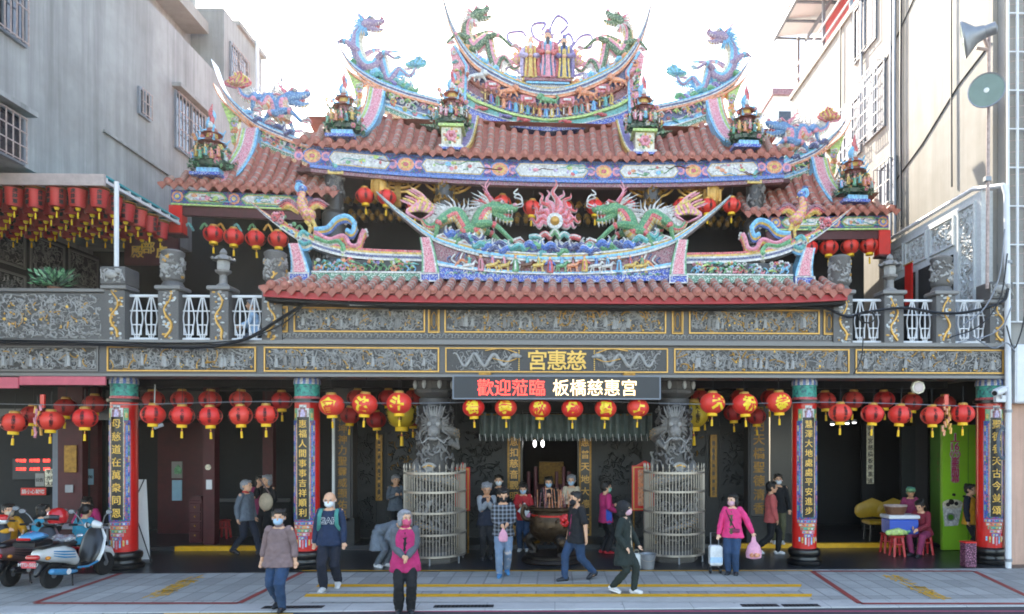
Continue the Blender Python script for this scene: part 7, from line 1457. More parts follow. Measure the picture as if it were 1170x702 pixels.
    if top:
        m = top['m']; hem = top.get('hem', .47); pf = top.get('puff', 1.0); b = MB()
        zz = [hem, .5, .56, .63, .7, .76, .8, .822]; rr = [.093*girth, .092*girth, .085*girth, .078*girth, .076*pf, .072*pf, .057*pf, .038]; ff = [1.36*W, 1.36*W, 1.3*W, 1.3*W, 1.38*W, 1.48*W, 1.62*W, 1.45*W]
        if hem < .5: fl = top.get('flare', 1.08); rr[0] *= fl
        b.tube([V(T(0, .0 if z_ > .52 else .0, z_) if z_ >= .5 else tuple(hp_*0+Vector((0, T(0, 0, .5).y*.9, T(0, 0, .5).z-(.5-z_))))) for z_ in zz], [r*S for r in rr], m, 16, ff, (1, 0, 0), rounded=False, fixref=True)
        o = b.build(top.get('name', 'jacket'), t, smooth=0); remesh(o, .0085*S, 4, .5, .035)
        sm = top.get('sm', m); sl_ = top.get('sleeve', 'long')
        for i in (0, 1):
            b = MB(); q = [sh[i]+Vector(((-1, 1)[i]*-.012, 0, -.004)), lerp_v(sh[i], elb[i], .5), elb[i]]; r_ = [.042*W*pf, .04*pf, .037*pf]
            if sl_ == 'short': q = q[:2]+[lerp_v(sh[i], elb[i], .8)]; r_ = [.046*W, .045, .045]
            elif sl_ == 'long': q += [lerp_v(elb[i], wri[i], .5), lerp_v(elb[i], wri[i], .94)]; r_ += [.035*pf, .028*pf]
            elif sl_ == '34': q += [lerp_v(elb[i], wri[i], .6)]; r_ += [.035]
            elif sl_ == 'none': continue
            tube(b, q, r_, sm, 12); o = b.build('sleeve', t, smooth=0); remesh(o, .008*S, 3, .5, .025)
        if top.get('collar'): b = MB(); b.lathe([(.04*S, -.02*S), (.046*S, 0), (.044*S, .026*S), (.036*S, .024*S)], V(neck0), top['collar'], 14, sq=.9); b.build('collar', t)
        if top.get('inner'):                         # strip of the garment below showing down the open front
            b = MB(); w0 = top.get('iw', .03)
            rows = []
            for z_, w_ in ((.8, w0*.7), (.74, w0), (.66, w0), (.58, w0*1.1), (max(hem, .5)+.01, w0*1.2)):
                ry = np.interp(z_, zz, rr); rows.append([V(T(dx, -ry*(1.03-.12*abs(dx)/w_), z_)) for dx in (-w_, -w_*.5, 0, w_*.5, w_)])
            b.quadstrip(rows, top['inner'], flip=True); b.build('shirt_front', t)
        t['__'] = 0; del t['__']
    else: rr = None
    # ---- hair, mask, eyes
    hs_, hm = hair
    b = MB()
    if hs_ == 'bald': headball(b, (0, .03, -.01), (.058, .055, .035), hm, 10, 6)
    elif hs_ == 'hood':
        headball(b, (0, .022, .012), (.075, .083, .082), hm, 14, 9); headball(b, (0, .03, -.05), (.07, .06, .05), hm)
    else:
        headball(b, (0, .018, .027), (.0655, .073, .062), hm, 14, 9); headball(b, (0, .034, -.008), (.062, .052, .05), hm, 12, 7)
        rnd = random.Random(int(x*100))
        for k in range(16): a = rnd.uniform(-2.6, 2.6); headball(b, (.058*math.sin(a), .015+.06*math.cos(a)*.9, .03+rnd.uniform(-.03, .045)), (.016, .016, .02), hm, 6, 4)
        headball(b, (0, -.036, .062), (.045, .03, .02), hm, 10, 5)
        if hs_ == 'bob': headball(b, (0, .03, -.035), (.068, .05, .055), hm, 12, 8); [headball(b, (s_*.055, .005, -.03), (.02, .035, .05), hm, 8, 6) for s_ in (-1, 1)]
        if hs_ == 'tail':
            q = MB(); q.tube([(0, .08, .03), (0, .115, -.02), (0, .1, -.12), (0, .095, -.17)], [.02, .026, .02, .006], hm, 8, rounded=True); b.add(q, lambda p: V(Hd(*p)))
    o = b.build('hair' if hs_ != 'hood' else 'hood', t, smooth=0); remesh(o, .0055*S, 2, .5, .022 if hs_ != 'hood' else .02)
    if hs_ != 'hood': o.modifiers['folds'].texture = LOCKS
    if hs_ == 'hood': b = MB(); headball(b, (0, -.02, .03), (.054, .05, .045), 'hair_black', 10, 6); b.build('fringe_hair', t)
    for s_ in (-1, 1):
        b = MB(); headball(b, (s_*.0235, -.0615, .008), (.0065, .005, .0036), 'eye_dark', 7, 5); b.build('eye', t)
    b = MB()
    for s_ in (-1, 1): headball(b, (s_*.024, -.0625, .0215), (.0125, .006, .0028), 'hair_black' if hm != 'hair_grey' else 'hair_grey', 6, 4)
    b.build('eyebrows', t)
    if mask:
        b = MB(); headball(b, (0, -.031, -.031), (.0465, .046, .041), mask, 14, 8); [(lambda q: b.add(q, lambda p: V(Hd(*p))))(tb([(s_*.04, -.045, -.02), (s_*.058, -.01, -.005), (s_*.061, .01, .0)], .003, mask)) for s_ in (-1, 1)]; b.build('face_mask', t)
    c, s_ = math.cos(R(yaw)), math.sin(R(yaw))
    def world(p): p = V(p); return (x+p[0]*c-p[1]*s_, y+p[0]*s_+p[1]*c, z+p[2])
    return dict(t=t, V=V, T=T, wri=wri, elb=elb, world=world, hand=[wri[i]+(wri[i]-elb[i]).normalized()*.05 for i in (0, 1)], Hd=Hd, headball=headball, tube=tube, rr=rr, sh=sh)
def tb(pts, r, m): q = MB(); q.tube(pts, r, m, 5); return q
def lerp_v(a, b, t): return a+(b-a)*t
def at_feet(px, py): x, y = G(px, py); return x, y, (.112 if y > 16.92 else .007 if y > 14.16 else 0 if y > 11.02 else -.02)
hang = lambda d=0: ((-.155, -.03+d, .47), (.155, -.03-d, .47))
# --- on the pavement
p1 = person('woman with short black hair in a loose brown shirt and jeans, blue mask, walking', *at_feet(319, 697), 1.56, -6, feet=((-.055, .1), (.05, -.04)), lift=(.03, 0), hands=((-.185, .0, .47), (.18, -.02, .48)), hyaw=18, hair=('short', 'hair_black'), top=dict(m='f_brown', hem=.44, sleeve='34', flare=1.1, name='shirt', collar='f_brown'), legs='f_denim', mask='f_maskblue', build=1.12, girth=1.13, wide=1.1)
p2 = person('bald man with glasses in a navy lettered sweater, white mask, walking forward', *at_feet(377, 674), 1.72, 2, feet=((-.05, -.05), (.05, .12)), lift=(0, .03), hands=hang(.02), hyaw=3, hpitch=8, hair=('bald', 'hair_grey'), top=dict(m='f_navy', hem=.46, name='sweater', flare=.98), legs='f_navydk', shoe='f_shoewhite', mask='f_maskwhite', build=1.06, girth=1.05, wide=1.15)
b = MB(); v_, f_, w_, h_ = text_mesh('GAP', .19, .002, .02)
for grow, m, dy in ((.045, 'f_white', 0), (.0, 'f_navy', .004)): put_text(b, 'GAP', (0, 0, 1.72*.72), .155, m, .003, grow if grow else .004, fn=lambda p, dy=dy: (p[0], p[1]-1.72*.084-dy+.5*p[0]**2, p[2]))
b.build('chest_lettering', p2['t'], smooth=0)
for s_ in (-1, 1): b = MB(); p2['tube'](b, [p2['T'](s_*.075, .04, .825), p2['T'](s_*.08, -.03, .828), p2['T'](s_*.083, -.078, .78), p2['T'](s_*.088, -.078, .68), p2['T'](s_*.105, -.03, .62)], .012, 'f_tealstrap', 8, flat=1.7); b.build('rucksack_strap', p2['t'])
b = MB(); [p2['headball'](b, (s_*.024, -.068, .008), (.019, .003, .0025), 'glass_dark', 8, 4) for s_ in (-1, 1)]; b.build('glasses', p2['t'])
p3 = person('grey haired woman in a magenta vest jacket with grey sleeves, pink mask, hands clasped', *at_feet(463, 698), 1.58, 12, feet=((-.06, -.02), (.055, -.03)), hands=((-.025, -.13, .575), (.025, -.135, .57)), hyaw=28, hair=('bob', 'hair_grey'), top=dict(m='f_magenta', sm='f_greyknit', hem=.4, sleeve='long', inner='f_black', iw=.028, collar='f_magenta', flare=1.05, puff=1.05, name='jacket'), legs='f_black', mask='f_maskpink', build=1.08, girth=1.08, wide=1.2)
p4 = person('man in a black plaid jacket and ripped jeans walking while holding a pink pouch', *at_feet(575, 658), 1.70, 6, feet=((-.045, -.08), (.045, .08)), lift=(0, .02), hands=((-.03, -.15, .6), (.05, -.16, .615)), hpitch=22, hyaw=4, hair=('short', 'hair_black'), top=dict(m='f_plaid', hem=.46, name='plaid_jacket', puff=1.06), legs='f_ripped', shoe='f_sandal', mask='f_maskblack')
p5 = person('woman in a black short sleeved top and jeans striding left before the censer', *at_feet(659, 663), 1.66, -62, feet=((-.03, -.14), (.04, .2)), lift=(0, .04), hands=((-.13, -.04, .5), (.17, .03, .47)), hair=('short', 'hair_black'), top=dict(m='f_black', hem=.43, sleeve='short', name='blouse', inner='f_magenta', iw=.012), legs='f_denim', mask='f_maskblack', build=1.05, girth=1.08)
p6 = person('person in a long hooded black coat and pale sneakers walking right, white mask', *at_feet(713, 678), 1.58, 68, feet=((-.03, .12), (.04, -.1)), lift=(.03, 0), hands=((-.13, -.06, .53), (.14, -.12, .52)), hair=('hood', 'f_black'), top=dict(m='f_blackgreen', hem=.32, name='coat', flare=1.2, puff=1.08, inner='f_beige', iw=.012), legs='f_blackgreen', shoe='f_shoewhite', mask='f_maskrose', skin='c')
p7 = person('woman in a hot pink jacket and jeans carrying bags, pale pink mask', *at_feet(837, 656), 1.58, -24, feet=((-.045, -.03), (.045, -.02)), hands=((-.17, -.05, .47), (.235, .05, .52)), hyaw=-22, hpitch=6, hair=('bob', 'hair_black'), top=dict(m='f_hotpink', hem=.46, name='jacket', inner='f_olive', iw=.034, puff=1.06), legs='f_denim', mask='f_maskrose', skin='c', girth=1.08)
p8 = person('stooped woman in a long grey coat bending over a pink shopping trolley', *at_feet(436, 648), 1.58, 62, lean=72, hip=.47, feet=((-.05, .03), (.05, -.03)), hands=((-.07, -.34, .36), (.07, -.36, .34)), hpitch=10, hair=('short', 'hair_grey'), top=dict(m='f_greycoat', hem=.26, name='coat', flare=1.3, puff=1.08), legs='f_greymel', shoe='f_shoewhite', build=1.05)
p9 = person('man in a grey fleece striding right before the dim shop', *at_feet(281, 634), 1.70, 78, feet=((-.03, .17), (.04, -.17)), lift=(.03, 0), hands=((-.14, .02, .5), (.15, -.03, .5)), hair=('short', 'hair_grey'), top=dict(m='f_greymel', hem=.46, name='fleece', collar='f_red'), legs='f_navydk', build=1.05)
p10 = person('person in black with a phone and a beige bag in the dim shop', *at_feet(305, 626), 1.66, -20, feet=((-.05, 0), (.05, 0)), hands=((-.04, -.15, .82), (.1, -.1, .55)), hair=('bob', 'hair_grey'), top=dict(m='f_black', hem=.4, name='coat'), legs='f_black')
p11 = person('person in a dull pink coat half hidden beside the one with a phone', *at_feet(297, 624), 1.62, 30, hands=hang(), hair=('bob', 'hair_black'), top=dict(m='f_plumb', hem=.4, name='coat'), legs='f_black')
# --- worshippers
p12 = person('man in a dark vest with grey sleeves praying with hands together', *at_feet(556, 639.5), 1.68, 12, feet=((-.05, 0), (.05, .02)), hands=((-.012, -.13, .76), (.012, -.13, .76)), hpitch=20, curl=.1, hair=('short', 'hair_grey'), top=dict(m='f_navydk', sm='f_grey', hem=.45, name='vest', puff=1.05), legs='f_black', skin='b')
p13 = person('woman in a red jacket holding a pale paper, blue mask, behind the plaid jacket', *at_feet(598, 630), 1.6, -4, hands=((-.04, -.14, .68), (.06, -.15, .62)), hpitch=24, hair=('bob', 'hair_black'), top=dict(m='f_red', hem=.46, name='jacket', inner='f_black', iw=.02), legs='f_denim', shoe='f_shoewhite', mask='f_maskblue')
p14 = person('masked worshipper in black standing behind the bronze censer', *at_feet(627, 627), 1.62, 0, hands=((-.03, -.14, .72), (.03, -.14, .72)), hpitch=12, hair=('bob', 'hair_black'), top=dict(m='f_black', hem=.45, name='coat'), legs='f_black', mask='f_maskblue')
p15 = person('masked worshipper in a cream jacket behind the bronze censer', *at_feet(653, 626), 1.66, -8, hands=((-.03, -.14, .7), (.03, -.14, .7)), hpitch=8, hair=('short', 'hair_grey'), top=dict(m='f_beige', hem=.45, name='jacket', inner='f_red', iw=.025), legs='f_black', mask='f_maskblue')
p16 = person('person in a magenta and royal blue jacket looking into the temple, green mask', *at_feet(692, 633), 1.66, 112, feet=((-.05, 0), (.05, .03)), hands=((-.12, -.1, .6), (.06, -.15, .66)), hyaw=-10, hair=('short', 'hair_black'), top=dict(m='f_magenta', sm='f_magenta', hem=.44, name='jacket', puff=1.1, inner='f_grey', iw=.04), legs='f_black', shoe='f_red', mask='f_maskgreen')
b = MB(); p16['tube'](b, [p16['T'](-.1, .0, .74), p16['T'](-.104, .0, .6), p16['T'](-.107, .0, .47)], [.03, .045, .05], 'f_royal', 8, flat=.5, ref=(1, 0, 0)); b.build('blue_side_panel', p16['t'])
p17 = person('masked person half hidden behind the man in plaid', *at_feet(570, 627), 1.66, 0, hands=hang(), hair=('short', 'hair_black'), top=dict(m='f_black', hem=.45, name='coat'), legs='f_black', mask='f_maskwhite')
p18 = person('person in a coral hooded jacket with a black shoulder bag walking right', *at_feet(881, 634), 1.66, 84, feet=((-.03, .2), (.04, -.1)), lift=(.05, 0), hands=((-.12, -.05, .5), (.15, -.03, .5)), hair=('short', 'hair_black'), top=dict(m='f_coral', hem=.45, name='jacket', puff=1.08), legs='f_black', shoe='f_shoewhite')
p19 = person('dark dressed masked person behind the coral jacket', *at_feet(889, 626), 1.68, -10, hands=hang(), hair=('short', 'hair_black'), top=dict(m='f_black', hem=.45, name='coat'), legs='f_olive', shoe='f_shoewhite', mask='f_maskwhite')
p20 = person('dim figure with grey hair in the shade above the trolley woman', *at_feet(452, 621), 1.62, 30, hands=((-.05, -.14, .7), (.05, -.14, .7)), hpitch=10, hair=('short', 'hair_grey'), top=dict(m='f_greymel', hem=.45, name='coat'), legs='f_black')
# --- sitting
sit = dict(hip=.29, feet=((-.07, -.26), (.07, -.26)))
x_, y_, z_ = at_feet(1056, 634)
p21 = person('hawker in maroon seated on a red stool beside the blue cooler, head bowed', x_, y_, .007, 1.6, -55, lean=16, hands=((-.05, -.22, .4), (.04, -.24, .38)), hpitch=25, hair=('tail', 'hair_black'), top=dict(m='f_maroon', hem=.49, name='jacket', puff=1.08), legs='f_plumb', hip=.315, feet=((-.06, -.24), (.06, -.26)))
p22 = person('person in a green cap leaning behind the wicker basket', *at_feet(1039, 628), 1.5, -10, lean=8, hands=((-.1, -.15, .55), (.1, -.15, .55)), hair=('short', 'f_tealstrap'), top=dict(m='f_plumb', hem=.47, name='jacket'), legs='f_black', skin='b')
b = MB(); p22['headball'](b, (0, .0, .035), (.075, .085, .05), 'c_green', 12, 7); p22['headball'](b, (0, -.08, .03), (.05, .05, .008), 'c_green', 10, 5); b.build('cap', p22['t'])
p23 = person('volunteer in a yellow vest seated at the scooters, pale yellow mask', *G(8, 650), .007, 1.62, 55, lean=6, hands=((-.05, -.2, .5), (.1, -.22, .48)), hair=('short', 'hair_black'), top=dict(m='f_yellow', sm='f_yellow', hem=.5, name='vest', puff=1.1), legs='f_plumb', mask='f_beige', hip=.33, feet=((-.07, -.24), (.07, -.24)))
p24 = person('volunteer in a teal vest seated with back turned, nearer the yellow vest', *G(45, 650), .007, 1.6, 172, lean=8, hands=((-.1, -.2, .5), (.1, -.2, .5)), hyaw=-50, hair=('bob', 'hair_black'), top=dict(m='f_teal', sm='f_black', hem=.5, name='vest', puff=1.1), legs='f_black', hip=.33, feet=((-.07, -.22), (.07, -.22)), mask='f_maskrose')
p25 = person('volunteer in a teal vest with a long ponytail seated by the painted column', *G(93, 650), .007, 1.6, 168, lean=10, hands=((-.1, -.2, .5), (.1, -.2, .5)), hpitch=12, hair=('tail', 'hair_black'), top=dict(m='f_teal', sm='f_teal', hem=.5, name='vest', puff=1.1), legs='f_black', hip=.33, feet=((-.07, -.22), (.07, -.22)))
p26 = person('person in deep pink seated across the table from the ponytail', *G(103, 636), .007, 1.6, 10, lean=12, hands=((-.1, -.22, .5), (.08, -.22, .52)), hpitch=20, hair=('bob', 'hair_black'), top=dict(m='f_magenta', hem=.5, name='jacket', puff=1.1), legs='f_black', mask='f_black', hip=.36, feet=((-.07, -.2), (.07, -.2)))
for i, (px, py, yw) in enumerate(((8, 650, 55), (45, 650, 172), (93, 650, 168), (103, 636, 10))):
    x_, y_ = G(px, py); s_ = math.sin(R(yw)), -math.cos(R(yw)); stool(('red plastic stool under the volunteer in the yellow vest', 'red plastic stool under the teal vest beside the yellow one', 'red plastic stool under the ponytailed volunteer', 'red plastic stool under the person in deep pink')[i], px, py, .46); t_ = [o for o in COL.objects if o.name.startswith('plastic_stool')][-1]
bx, by, bz_ = P(291, 346, 17.2)
p27 = person('grey haired man in a pale blue shirt seated behind the first floor balustrade', bx, 17.2, 4.52, 1.66, -70, lean=4, hands=((-.1, -.2, .5), (.1, -.2, .5)), hair=('short', 'hair_grey'), top=dict(m='f_maskblue', hem=.5, name='shirt', sleeve='34'), legs='f_greymel', hip=.5 if 0 else .42, feet=((-.07, -.22), (.07, -.22)))
p28 = person('person in a yellow and black vest partly hidden behind the last painted column', P(1108, 600, 15.7)[0], 15.7, .007, 1.62, 40, hands=hang(), hair=('short', 'hair_black'), top=dict(m='f_yellow', sm='f_navydk', hem=.44, name='vest', puff=1.08), legs='f_black')
# ================================================================ cages, censer, props
def cage_ring(cx, label):
    o = (cx, 15.4, .18); t = thing('steel_cage', label, 'cage', o, 0, 'steel cages round the dragon columns'); r = .66
    zs = [0, .46, .92, 1.36, 1.76]
    for z in zs: b = MB(); b.lathe([(r-.012, z-.022), (r+.016, z-.022), (r+.016, z+.022), (r-.012, z+.022), (r-.012, z-.022)], (0, 0, 0), 'steel', 48); b.build('hoop', t)
    b = MB(); n = 60
    for k in range(n):
        a = 2*math.pi*k/n; p = cyl((0, 0), r, a, 0); b.tube([p, (p[0], p[1], 1.84 if k % 2 else 1.8)], .009, 'steel', 5)
        if k % 2: b.lathe([(.008, 1.84), (.02, 1.88), (.001, 1.96)], (p[0], p[1], 0), 'steel', 5)
    b.build('bar_grille', t)
    b = MB()
    for k in range(6): a = k*math.pi/3; p = cyl((0, 0), r-.01, a, 0); b.tube([(p[0], p[1], -.17), p], .02, 'steel_dull', 6)
    b.build('foot_frame', t)
cage_ring(DCX[0], 'round steel cage with spear tips around the dragon column near the stooped woman'); cage_ring(DCX[1], 'round steel cage with spear tips around the dragon column near the metal bucket')
defm('bronze', '#4a3a2a', .38, metal=.75, var=.35, scale=8, bump=.2, bs=30); defm('bronze_dk', '#2a2420', .45, metal=.6, var=.3)
bx, by = P(632, 600, 15.3)[0], 15.3
t = thing('incense_burner', 'large round bronze incense burner with a red ribbon and rosette before the gate', 'censer', (bx, by, .007))
b = MB(); b.lathe([(.68, 0), (.7, .04), (.66, .09), (.6, .1), (.6, .15), (.54, .18)], (0, 0, 0), 'bronze_dk', 32); b.build('plinth', t)
b = MB(); b.lathe([(.1, .42), (.34, .46), (.47, .58), (.52, .76), (.5, .95), (.45, 1.04), (.44, 1.08), (.53, 1.1), (.55, 1.13), (.55, 1.18), (.5, 1.2), (.46, 1.16), (.1, 1.12)], (0, 0, 0), 'bronze', 36); b.build('bowl', t)
b = MB(); squig = random.Random(3)
for k in range(90): a, z = squig.uniform(0, 6.28), squig.uniform(.6, 1.0); b.tube([cyl((0, 0), np.interp(z, [.46, .58, .76, .95, 1.04], [.34, .47, .52, .5, .45])+.005, a+.06*j, z+.03*squig.uniform(-1, 1)) for j in range(4)], [.016, .016, .012, .006], 'bronze', 4)
b.build('cast_pattern', t)
for k in range(3):
    a = k*2*math.pi/3+.35; b = MB(); p = lambda r, z: cyl((0, 0), r, a, z); b.tube(spline([p(.34, .55), p(.5, .5), p(.52, .36), p(.42, .26), p(.46, .17)], 3), [.1, .12, .13, .12, .11, .1, .09, .085, .08, .08, .09, .1, .11], 'bronze_dk', 10, rounded=True); b.ball(p(.56, .46), (.09, .09, .1), 'bronze', 9, 6); b.ball(p(.64, .43), (.05, .05, .045), 'bronze', 7, 5); [b.ball(cyl((0, 0), .56, a+s_*.12, .54), .035, 'bronze', 6, 4) for s_ in (-1, 1)]; b.build('lion_leg', t)
for s_ in (-1, 1): b = MB(); b.tube(spline([(s_*.5, 0, .9), (s_*.62, 0, .92), (s_*.67, 0, 1.05), (s_*.63, 0, 1.2), (s_*.57, 0, 1.14)], 4), [.05]*17, 'bronze', 8, rounded=True); b.build('dragon_handle', t)
b = MB(); b.lathe([(.455, .99), (.475, .99), (.475, 1.03), (.455, 1.03), (.455, .99)], (0, 0, 0), 'lacq_red', 36); b.build('ribbon', t)
b = MB(); rr_ = random.Random(1)
for k in range(42): v = Vector((rr_.gauss(0, 1), rr_.gauss(0, 1), rr_.gauss(0, 1))).normalized()*.1; b.ball((.26+v.x, -.44+v.y*.6, .93+v.z), .045, 'lacq_red', 6, 4)
b.build('rosette', t)
b = MB()
for k in range(26): a, q = rr_.uniform(0, 6.28), rr_.random()**.5*.38; x, y = q*math.cos(a), q*math.sin(a); b.tube([(x, y, 1.12), (x+rr_.uniform(-.05, .05), y+rr_.uniform(-.05, .05), 1.12+rr_.uniform(.25, .5))], .007, 'c_orange' if k % 3 else 'c_maroon', 4)
b.build('incense_sticks', t)
# thick candles and joss bundle boards behind the censer
for i, px in enumerate((604, 612, 636, 644, 650)):
    t = thing('tall_candle', 'tall dark red candle behind the censer, %s from the left' % ORD[i], 'candle', P(px, 590, 17.2)); t.location.z = .112; b = MB(); b.tube([(0, 0, .0), (0, 0, 1.75+.12*(i % 2))], .045, 'dark_red', 10); b.build('wax', t); b = MB(); b.lathe([(.1, 0), (.12, .05), (.06, .1)], (0, 0, 0), 'gild_dim', 12); b.build('holder', t)
t = thing('fringed_canopy', 'translucent grey fringed cloth canopy hanging behind the lanterns under the message board', 'canopy', P(646, 470, 16.0)); o = t.location
defm('voile', '#4e5a55', .5, var=.3, scale=5)
xa, xb = P(548, 470, 16)[0], P(745, 470, 16)[0]; za, zb = P(640, 474, 16)[2], P(640, 501, 16)[2]
b = MB(); N = 120; b.quadstrip([[(lerp(xa, xb, i/N), 16+.05*math.sin(i*1.3)+.12*math.sin(math.pi*i/N)*-1+dy, z-.05*(abs(i-N/2)/(N/2))**2*(-1)+(.03*math.sin(i*.9) if z == zb else 0)) for i in range(N+1)] for z, dy in ((za, 0), ((za+zb)/2, .02), (zb, 0))], 'voile'); b.build('cloth', t, o, 80)
b = MB(); [b.tube([(lerp(xa, xb, i/90), 15.95-.12*math.sin(math.pi*i/90), zb+.1), (lerp(xa, xb, i/90)+.02, 15.94-.12*math.sin(math.pi*i/90), zb-.06)], .006, 'lamp_white' if i % 3 == 0 else 'voile', 4) for i in range(91)]; b.tube([(xa, 15.98, za), (xb, 15.98, za)], .02, 'gild_dim', 6); b.build('fringe', t, o)
def red_board(label, px0, px1, py0, py1, Y):
    a, c = P(px0, py1, Y), P(px1, py0, Y); t = thing('red_notice_board', label, 'notice board', ((a[0]+c[0])/2, Y, .007)); o = t.location
    b = MB(); b.bbox(a[0], c[0], Y, Y+.04, a[2], c[2], 'lacq_red', .01); b.prism([(a[0]+.1, c[2]), ((a[0]+c[0])/2, c[2]+.12), (c[0]-.1, c[2])][::-1], Y, Y+.04, 'lacq_red'); b.build('panel', t, o, 0)
    b = MB(); frame(b, a[0]+.03, c[0]-.03, a[2]+.03, c[2]-.03, Y, .025, 'gild', .01); b.box(a[0]+.14, c[0]-.14, Y-.008, Y, a[2]+.12, c[2]-.1, 'c_orange'); b.build('gold_border', t, o, 0)
    for x in (a[0]+.05, c[0]-.05): b = MB(); b.tube([(x, Y+.06, .01), (x, Y+.06, c[2])], .02, 'gild_dim', 6); b.build('leg', t, o)
red_board('red and gold notice board behind the cage nearer the metal bucket', 722, 752, 532, 584, 16.3); red_board('red notice board behind the cage nearer the stooped woman', 520, 537, 534, 584, 16.3)
t = thing('metal_bucket', 'dented metal bucket on the porch edge beside the steel cage', 'bucket', (*G(740, 650), .007)); b = MB(); b.lathe([(.13, 0), (.17, .3), (.18, .31), (.165, .3), (.12, .03), (.0, .03)], (0, 0, 0), 'steel_dull', 20); b.build('pail', t); b = MB(); b.tube(spline([(-.17, 0, .29), (-.12, -.12, .2), (0, -.17, .17), (.12, -.12, .2), (.17, 0, .29)], 3), .008, 'steel', 5); b.build('handle', t)
t = thing('paper_bag', 'small white paper bag standing beside the metal bucket', 'bag', (*G(727, 650), .007)); b = MB(); b.lathe([(.1, 0), (.11, .2), (.13, .3), (.12, .3), (.09, .02)], (0, 0, 0), 'lamp_white', 8, sq=.7); b.build('paper', t); b = MB(); b.tube([(-.05, 0, .3), (-.04, -.02, .38), (.04, -.02, .38), (.05, 0, .3)], .006, 'c_cream', 5); b.build('handle', t)
defm('pat', '#4a1b33', .6, kind='dots', c2=lin('#d991ac'))
t = thing('patterned_box', 'pink and dark patterned box beside the base of the last painted column', 'box', (*G(1107, 648), .007)); b = MB(); b.bbox(-.13, .1, -.1, .1, 0, .5, 'pat', .01); b.build('carton', t, smooth=0); b = MB(); b.bbox(-.14, .11, -.11, .11, .5, .53, 'lacq_red', .005); b.build('lid', t, smooth=0)
defm('pat', '#4a1b33', .6, kind='dots', c2=lin('#d991ac'))
# ---- bags and trolleys held by people
def carried(name, label, cat, loc): return thing(name, label, cat, loc)
h = p4['world'](p4['hand'][0]); t = carried('pink_pouch', 'small pink plastic pouch dangling from the hands of the man in plaid', 'bag', h); b = MB(); b.lathe([(.01, .0), (.03, -.06), (.07, -.12), (.09, -.2), (.08, -.27), (.03, -.29)], (0, 0, 0), 'f_bagpink', 12, sq=.6); b.build('pouch', t); b = MB(); b.tube([(0, 0, .03), (0, 0, -.03)], .012, 'f_bagpink', 6); b.build('knot', t)
h = p7['world'](p7['hand'][1]); t = carried('shopping_bag', 'pale pink plastic shopping bag in the left hand of the woman in hot pink', 'bag', h); b = MB(); b.lathe([(.02, -.02), (.05, -.1), (.13, -.2), (.16, -.32), (.15, -.42), (.07, -.45), (.01, -.45)], (0, 0, 0), 'f_bagpink', 14, sq=.65); o = b.build('bag_body', t); b = MB()
for s_ in (-1, 1): b.tube([(s_*.04, 0, -.12), (s_*.02, 0, .0), (0, 0, .02)], .014, 'f_bagpink', 6)
b.build('handle', t)
b = MB(); [b.ball((.07*math.cos(k*1.3), -.07*math.sin(k*1.1)*.5-.06, -.36), .05, 'c_orange', 6, 4) for k in range(4)]; b.build('contents', t)
h = p7['world'](p7['hand'][0]); t = carried('shopping_trolley', 'white and blue shopping trolley bag at the side of the woman in hot pink', 'trolley', (h[0]-.05, h[1], .007)); b = MB(); b.bbox(-.12, .12, -.09, .09, .16, .56, 'f_white', .03); b.bbox(-.122, .122, -.095, -.05, .22, .34, 'f_maskblue', .01); b.build('bag_body', t); b = MB(); b.tube([(-.08, .07, .1), (-.08, .07, .8), (.08, .07, .8), (.08, .07, .1)], .012, 'steel_dull', 6); b.build('handle', t)
for s_ in (-1, 1): b = MB(); b.lathe([(.02, -.02), (.06, -.02), (.06, .02), (.02, .02)], (s_*.1, .02, .06), 'cable', 12, ax='x'); b.build('wheel', t)
b = MB(); q = p7; W_ = p7['t']; q['tube'](b, [q['T'](-.09, -.02, .83), q['T'](-.02, -.098, .7), q['T'](.05, -.1, .57)], .006, 'f_black', 6); b.bbox(.02*1.58, .105*1.58, -.19, -.14, .535*1.58, .58*1.58, 'f_plumb', .01); b.build('waist_bag', W_)
b = MB(); q = p18; q['tube'](b, [q['T'](-.09, 0, .83), q['T'](0, -.1, .72), q['T'](.1, -.07, .57)], .006, 'f_black', 6); b.bbox(.06*1.66, .12*1.66, -.14, -.06, .52*1.66, .58*1.66, 'f_black', .01); b.build('shoulder_bag', q['t'])
h = p8['world'](p8['hand'][0]); t = carried('pink_trolley', 'pink striped shopping trolley under the hands of the stooped woman', 'trolley', (h[0]+.12, h[1]-.1, .007)); b = MB(); b.bbox(-.16, .16, -.13, .13, .14, .5, 'f_bagpink', .03); [b.bbox(-.162, .162, -.135, -.12, .18+.1*k, .22+.1*k, 'f_magenta', .004) for k in range(3)]; b.ball((-.03, 0, .52), (.14, .11, .08), 'c_orange', 8, 5); b.build('bag_body', t); b = MB(); b.tube([(.1, .1, .1), (.12, .14, .75), (-.12, .14, .75), (-.1, .1, .1)], .012, 'lacq_red', 6); b.bbox(-.15, .15, -.1, .1, .1, .13, 'lacq_red', .005); b.build('handle', t)
for s_ in (-1, 1): b = MB(); b.lathe([(.02, -.02), (.07, -.02), (.07, .02), (.02, .02)], (s_*.12, .0, .07), 'cable', 12, ax='x'); b.build('wheel', t)
h = p13['world'](p13['hand'][1]); t = carried('paper_sheaf', 'pale sheaf of joss paper held by the woman in red', 'paper', h); b = MB(); b.prism([(-.16, .0), (.02, -.14), (.16, .04), (.0, .2)], -.04, .0, 'lamp_white'); b.build('paper', t, smooth=0); b = MB(); b.bbox(-.02, .14, -.03, .0, -.22, -.05, 'f_bagpink', .01); b.build('wrapper', t)
